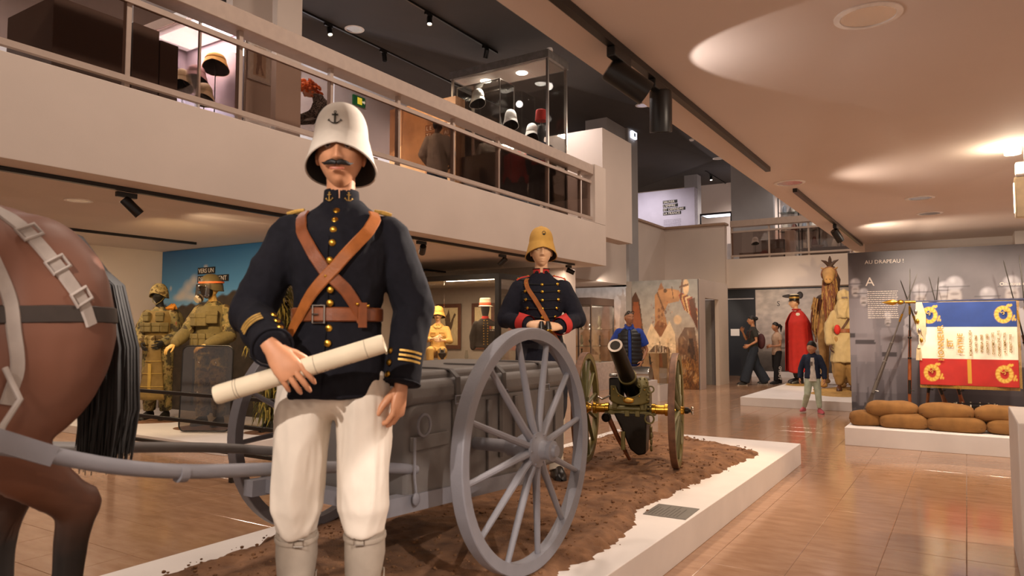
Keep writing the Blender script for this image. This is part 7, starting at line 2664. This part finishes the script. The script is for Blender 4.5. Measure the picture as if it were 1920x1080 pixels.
ex = thing('exit_sign', 'green exit sign high on the white upstairs wall', 'sign', (-10.58, 10.52, 5.98))
MB().box(0, .04, 0, .34, 0, .2).build('housing', mat('exit_green', '1f6a3c', .4, var=0, emit=.35), ex)
MB().box(.04, .044, .11, .24, .03, .17).build('door_symbol', mat('exit_yellow', 'e8e04a', .4, var=0, emit=1.5), ex)
MB().box(.041, .045, .25, .31, .08, .12).build('arrow', mat('exit_white', 'e8f0e0', .4, var=0, emit=1.0), ex)
MB().add([(.041, .31, .06), (.041, .31, .14), (.041, .335, .1), (.045, .31, .06), (.045, .31, .14), (.045, .335, .1)], [(0, 1, 2), (5, 4, 3), (0, 3, 4, 1), (1, 4, 5, 2), (2, 5, 3, 0)]).build('arrow', mat('exit_white', 'e8f0e0', .4, var=0, emit=1.0), ex)
o = tag(MB().box(-.5, 0, 0, .4, 0, 1.3).build('display_block', TAUPE, bevel=.006), 'taupe block standing before the white upstairs wall left of the orange mural', 'plinth')
o.location = (-9.5, 9.75, GFL)
wt = Print(60, 80, 'd4d2dc')
rn = random.Random(14)
for k in range(26):
    u0, v0 = rn.uniform(.1, .9), rn.uniform(0, .3)
    for s in range(3):
        u1, v1 = u0 + rn.uniform(-.12, .12), v0 + rn.uniform(.05, .14)
        wt.line((u0, v0), (u1, v1), .006, '8f8a9a', .8)
        u0, v0 = u1, v1
wm = thing('photo_mural', 'white wall mural with grey twigs beside the orange mural upstairs', 'mural', (-10.575, 9.5, GFL))
MB().box(-.02, -.004, 0, 1.0, 0, 1.9).build('panel', WHITE, wm)
wt.build('print', face_mat((0, 0, 0), (0, 1, 0), (0, 0, 1)), 1.0, 1.9, wm)

om = Print(80, 110, 'd8a878')
om.vgrad([(0, 'c08a5c'), (.3, 'e0b488'), (.6, 'd9a878'), (1, '9a6c48')])
om.poly([(.0, .62), (.0, .98), (.22, .98), (.2, .68)], '7a5236', .6)
om.el(.3, .8, .14, .15, '9c7250', .6, .5)
om.el(.62, .86, .05, .12, '8a6244', .6, .5)
om.el(.9, .86, .07, .16, '8a6a52', .6, .5)
om.poly([(.55, .1), (.58, .3), (.55, .42), (.62, .5), (.68, .42), (.66, .25), (.68, .1)], 'b5744a', .8)
om.noise(10, 12, .15, 2)
ob = thing('photo_mural', 'warm orange mural wall with cream lettering behind the man upstairs', 'mural', (-9.52, 10.5, GFL))
MB().box(0, 1.62, .004, .3, 0, 2.34).build('panel', mat('orange_panel', 'b98a64', .6), ob)
om.build('print', face_mat((0, 0, 0), (1, 0, 0), (0, 0, 1)), 1.62, 2.34, ob)
for s, x, z in (('LE', .93, 1.78), ('NOI', 1.32, 1.78), ('TI', .93, 1.64), ('AIS', 1.36, 1.64), ('S', .93, 1.50)):
    MB().box(x - .02, x + .085 * len(s) + .02, -.006, -.002, z - .02, z + .105).build('caption_bar', mat('caption_brown', '8a5c3c', .6, var=0), ob)
    for q_, l_ in enumerate(s):
        text('caption_letter', l_, .11, LETW, face_mat((x + .082 * q_, -.008, z), (1, 0, 0), (0, 0, 1)), ob, .001)

um = figure('person', 'man in grey-brown jacket seen from behind at the upstairs railing', 'person', (-7.85, 9.9, GFL), math.radians(200), 1.74,
            J=dict(elbL=(.28, .02, 1.12), wriL=(.2, -.16, .98), elbR=(-.28, .02, 1.12), wriR=(-.2, -.16, .98)), top=mat('grey_brown_jacket', '9a8d7f', .85, var=.1, bump=.2, bscale=200), bottom=mat('dark_slacks', '1c1c22', .85), shoes=SHOEK, skin=SKIND, voxel=.016, hres=(32, 24), sleeve=(.085, .085, .075, .058), head_rot=(0, 0, -.5),
            secs=[(.80, .2, .15, 0, 0), (.95, .195, .145, 0, 0), (1.1, .18, .135, 0, 0), (1.28, .19, .135, 0, 0), (1.38, .18, .115, 0, 0), (1.44, .14, .09, 0, .01), (1.5, .075, .07, 0, .015)], fold=(.007, (10, 10, 8)))
j_, M_, _ = root_j[um.name]
hair_mb(M_, -.07, .05, .05, rough=.03).build('hair', HAIRK, um)

# tall glass case at the end of the gallery
bg = thing('tall_glass_case', 'tall glass case with steel posts and lit lid at the end of the left gallery', 'display case', (-6.0, 10.63, GFL))
MB().box(-2.1, 0, 0, .72, 0, .1).build('base', TAUPE, bg)
MB().box(-2.12, .02, -.02, .74, 2.72, 2.86).build('lid', mat('case_steel', '8a837e', .35, .7), bg)
MB().box(-2.05, -.05, .05, .68, 2.70, 2.72).build('lid_lining', PAINT2, bg)
for x in (-1.55, -.75):
    MB().lathe([(0, 0), (.1, 0), (.11, .012)], 20, Matrix.Translation((x, .36, 2.688))).build('lamp', mat('case_lamp', 'fff6ea', .4, var=0, emit=9.0), bg)
for x, y in ((-2.1, 0), (-.04, 0), (-.04, .68), (-2.1, .68)):
    MB().box(x, x + .04, y, y + .04, .1, 2.72).build('post', STEEL, bg)
for b in ((-2.06, -.04, .012, .02, .1, 2.7), (-.022, -.014, .04, .68, .1, 2.7), (-2.06, -.04, .7, .708, .1, 2.7)):
    MB().box(*b).build('glass_pane', VF, bg, smooth=False)
MB().lathe([(0, .06), (.05, .055), (.06, .02), (.06, 0)], 18, Matrix.Translation((-.02, .1, 2.861))).build('sensor', mat('detector_white', 'e8e4e0', .4), bg)
ic = thing('inner_glass_case', 'smaller glass cube with white helmet standing inside the tall glass case', 'display case', (-8.02, 10.70, GFL + .1))
MB().box(0, .98, 0, .5, 0, 1.12).build('plinth', TAUPE, ic)
for b in ((0, .98, 0, .006, 1.12, 2.45), (.974, .98, .006, .5, 1.12, 2.45), (0, .006, .006, .5, 1.12, 2.45), (0, .98, 0, .5, 2.45, 2.456)):
    MB().box(*b).build('glass_pane', VF, ic, smooth=False)
for x, y in ((0, 0), (.965, 0), (.965, .485), (0, .485)):
    MB().box(x, x + .015, y, y + .015, 1.12, 2.456).build('edge', STEEL, ic)
for a, b_ in (((0, 0), (.98, .015)), ((.965, .015), (.98, .5)), ((0, .485), (.965, .5))):
    MB().box(a[0], b_[0], a[1], b_[1], 2.456, 2.47).build('edge', STEEL, ic)
helmet_on_stand('white helmet highest inside the tall glass case', (-7.68, 10.92, 5.70), GFL + 1.221, HWH, math.radians(60), 1.1, s=1.25)


def bust(name, label, loc, rz, m, hm=None, head=None, h_=1.0, extra=None, legs=None):
    t = thing(name, label, 'uniform', (loc[0], loc[1], loc[2]), rz, 'uniforms in the tall glass case')
    z0 = h_ - 1.0
    bs_ = [(z + z0, rx, ry, 0, 0) for z, rx, ry in ((.42, .19, .14), (.62, .15, .115), (.80, .175, .13), (.9, .175, .12), (.97, .14, .09), (1.02, .07, .065))]
    mb = torso_loft(MB(), bs_)
    for sg in (-1, 1):
        mb.limb([(sg * .165, 0, .91 + z0), (sg * .225, .02, .7 + z0), (sg * .22, -.04, .45 + z0)], [.065, .062, .05], 14)
    mb.fused('coat', m, t, .018, 4, (.005, (12, 12, 8)))
    if legs:
        lb_ = MB()
        for sg in (-1, 1):
            lb_.limb([(sg * .09, 0, .45 + z0), (sg * .12, 0, .0 + z0 * .5), (sg * .1, .0, .05)], [.13, .12, .05], 14)
        lb_.fused('trousers', legs, t, .02, 4, (.008, (10, 10, 6)))
    else:
        MB().tube([(0, 0, 0), (0, 0, .5 + z0)], .015, 8).build('stand_pole', BLACKM, t)
    MB().lathe([(0, 0), (.14, 0), (.14, .012), (.02, .02)], 20).build('stand_base', BLACKM, t)
    if head:
        MB().lathe([(.05, z0 + .98), (.05, z0 + 1.08), (.07, z0 + 1.15), (.078, z0 + 1.22), (.06, z0 + 1.3), (0, z0 + 1.32)], 20).build('head_form', head, t)
    return t, z0


DKH = mat('dark_head_form', '201c1e', .5)
ub, z0 = bust('uniform_bust', 'navy uniform with black head form and red fez in the tall glass case', (-6.32, 10.95, GFL + .1), math.radians(40), mat('navy_coat', '1b2030', .85), None, DKH, 1.22, None, mat('dark_green_cloth', '23261e', .85))
MB().tube([(0, 0, z0 + 1.3), (0, 0, z0 + 1.5)], .006, 8).build('fez_rod', BLACKM, ub)
MB().lathe([(.11, z0 + 1.40), (.112, z0 + 1.405), (.095, z0 + 1.59), (.085, z0 + 1.60), (0, z0 + 1.60)], 24).build('fez', mat('fez_red', 'a82418', .85), ub)
for sg in (-1, 1):
    MB().tube([(sg * .02, -.12, z0 + .97), (sg * .08, -.13, z0 + .8), (sg * .05, -.125, z0 + .6)], .006, 6).build('braid', mat('red_green_braid', '9c2c24', .7), ub)
MB().ribbon([torso_pt([(z0 + .4, .19, .14, 0, 0), (z0 + .7, .16, .12, 0, 0)], a, z0 + .62, .02)[0] for a in np.linspace(-1.4, 1.4, 9)], [Vector((math.sin(a), -math.cos(a), 0)) for a in np.linspace(-1.4, 1.4, 9)], .07, .006).build('sash', REDC, ub)
bust('uniform_bust', 'red uniform beside the inner cube of the tall glass case', (-6.86, 10.95, GFL + .1), math.radians(20), REDC, None, None, 1.12, None, mat('dark_brown_cloth', '2c1c18', .85))
bust('uniform_bust', 'white tunic below the helmet inside the tall glass case', (-7.66, 11.28, GFL + .1), math.radians(40), mat('white_tunic', 'cfc8bc', .8), None, None, 1.5)
helmet_on_stand('white helmet with dark badge between the inner cube and the red uniform', (-6.86, 10.78, 5.12), GFL + .1, HWH, math.radians(40), 1.15, s=1.25)
helmet_on_stand('greyish white helmet beside the red fez in the tall glass case', (-6.6, 11.1, 4.92), GFL + .1, HWH, math.radians(40), 1.1, s=1.2)
el = thing('exit_lamp', 'small white exit lamp at the top of the gallery pier', 'lamp', (-7.41, 17.6, 6.45))
MB().box(0, .06, 0, .3, 0, .18).build('housing', mat('exit_lamp_face', 'dfe6f4', .4, var=0, emit=2.5), el)
MB().box(.06, .065, .1, .2, .04, .14).build('symbol', mat('exit_lamp_symbol', '9fb4c8', .4, var=0), el)

# ------------------------------------------------------------------ far gallery
sv = Print(90, 90, 'c4c0d4')
sv.vgrad([(0, '8f8aa0'), (.12, 'b4b0c4'), (.6, 'c8c4d8'), (1, 'b0abc0')])
sv.poly([(.36, 0), (.37, .3), (.375, .45), (.38, .3), (.39, 0)], '8d889c', .8)
sv.noise(6, 6, .08, 3)
sp2 = thing('title_panel', 'pale lilac title panel on the far gallery with a black heading', 'panel', (-9.32, 22.0, GFL))
MB().box(0, 2.2, .004, .3, 0, 2.5).build('panel', mat('lilac_panel', 'b5b0c0', .6), sp2)
sv.build('print', face_mat((0, 0, 0), (1, 0, 0), (0, 0, 1)), 2.2, 2.5, sp2)
for i, s in enumerate(('SAUVER', "L'EMPIRE", 'ET DÉFENDRE', 'LA FRANCE')):
    wd = (.48, .5, .74, .6)[i]
    MB().box(1.16, 1.16 + wd, -.006, -.002, 2.06 - i * .125, 2.16 - i * .125).build('caption_bar', LABK, sp2)
    xw = 1.18
    for wd_ in s.split():
        text('caption_text', wd_, .105, LETW, face_mat((xw, -.008, 2.075 - i * .125), (1, 0, 0), (0, 0, 1)), sp2, .001)
        xw += .068 * len(wd_) + .02
mb = MB()
for i in range(12):
    x = 1.18
    while x < 1.75:
        wd = rn.uniform(.02, .07)
        mb.box(x, min(x + wd, 1.76), -.003, -.001, 1.52 - i * .045, 1.53 - i * .045)
        x += wd + .012
mb.build('small_print', mat('grey_print', '6d6878', .6, var=0), sp2)['kind'] = 'stuff'
fc = thing('lit_case', 'lit glass case with black frame above the far ledge', 'display case', (-7.4, 23.4, GFL))
for b in ((0, 1.05, 0, .04, 1.8, 1.86), (0, .04, 0, .7, 1.8, 1.86), (1.01, 1.05, 0, .7, 1.8, 1.86), (0, 1.05, .66, .7, 1.8, 1.86), (0, .04, 0, .04, .8, 1.8), (1.01, 1.05, 0, .04, .8, 1.8)):
    MB().box(*b).build('frame_bar', BLACKM, fc)
MB().box(.05, 1.0, .05, .65, 1.81, 1.84).build('light_panel', mat('light_panel', 'f6f2ff', .5, var=0, emit=2.2), fc)
MB().box(0, 1.05, 0, .7, 0, .8).build('base', WHITE, fc)
helmet_on_stand('white helmet standing alone on the dark plinth of the far gallery', (-5.28, 22.0, 4.0), GFL + .3, HWH, .4, .9)
o = tag(MB().box(-.5, .5, -.3, .3, 0, .3).build('display_block', TAUPE, bevel=.006), 'dark plinth carrying the lone white helmet on the far gallery', 'plinth')
o.location = (-5.2, 22.05, GFL)
o = tag(MB().box(0, .26, 0, .3, 0, .86).build('display_block', PAINT2, bevel=.006), 'narrow pale block behind the far gallery railing', 'plinth')
o.location = (-4.35, 21.6, GFL)
o = tag(MB().box(0, .62, 0, .3, 0, .62).build('display_block', TAUPE, bevel=.006), 'taupe plinth left of the narrow pale block on the far gallery', 'plinth')
o.location = (-5.0, 21.55, GFL)
sh_ = thing('shelf_case', 'tall black framed case of objects on the far gallery under the right soffit', 'display case', (-4.95, 23.6, GFL))
for x in (0, .6, 1.2, 1.8):
    MB().box(x, x + .03, 0, .03, 0, 2.3).build('post', BLACKM, sh_)
MB().box(0, 1.83, .4, .44, 0, 2.3).build('back_panel', mat('pale_back', 'c4b9b4', .7), sh_)
for z in (.5, 1.1, 1.7):
    MB().box(.03, 1.8, .02, .4, z, z + .015).build('shelf', glass('shelf_glass', (.85, .9, .88), .3), sh_)
cols = [('b07a34', .8, 'tan'), ('5d7a6a', .6, 'green'), ('c9bfae', .6, 'cream'), ('6a3a2a', .6, 'brown'), ('8a8f96', .4, 'grey'), ('d8cfc0', .6, 'ivory')]
kk = 0
for z, nm in ((.516, 'lower'), (1.116, 'middle'), (1.716, 'upper')):
    for k in range(6):
        c, rg, cn = cols[(k + kk) % 6]
        h_ = rn.uniform(.2, .4)
        r = rn.uniform(.07, .11)
        o = MB().lathe([(0, 0), (r * .8, 0), (r, h_ * .3), (r * rn.uniform(.5, 1), h_ * .7), (r * .4, h_), (0, h_)], 14).build('vessel', mat('vessel_' + c, c, rg))
        o.location = (-4.95 + .16 + .29 * k, 23.82, GFL + z)
        tag(o, '%s vessel on the %s shelf of the far gallery case, %s from the left' % (cn, nm, ('first', 'second', 'third', 'fourth', 'fifth', 'sixth')[k]), 'vessel', 'vessels on the far gallery')
    kk += 2
ft = thing('table_case', 'low table case with a white bowl on the far gallery', 'display case', (-3.95, 21.9, GFL))
MB().box(0, 1.2, 0, .5, 0, .35).build('base', TAUPE, ft)
for b in ((0, 1.2, 0, .006, .35, .95), (0, 1.2, 0, .5, .95, .956)):
    MB().box(*b).build('glass_pane', VF, ft, smooth=False)
for x in (0, 1.17):
    MB().box(x, x + .03, 0, .03, .35, .95).build('post', BLACKM, ft)
o = tag(MB().lathe([(0, 0), (.06, 0), (.16, .07), (.17, .08), (.15, .07), (0, .02)], 24).build('bowl', WHITE), 'white bowl inside the low table case on the far gallery', 'bowl')
o.location = (-3.55, 22.15, GFL + .351)
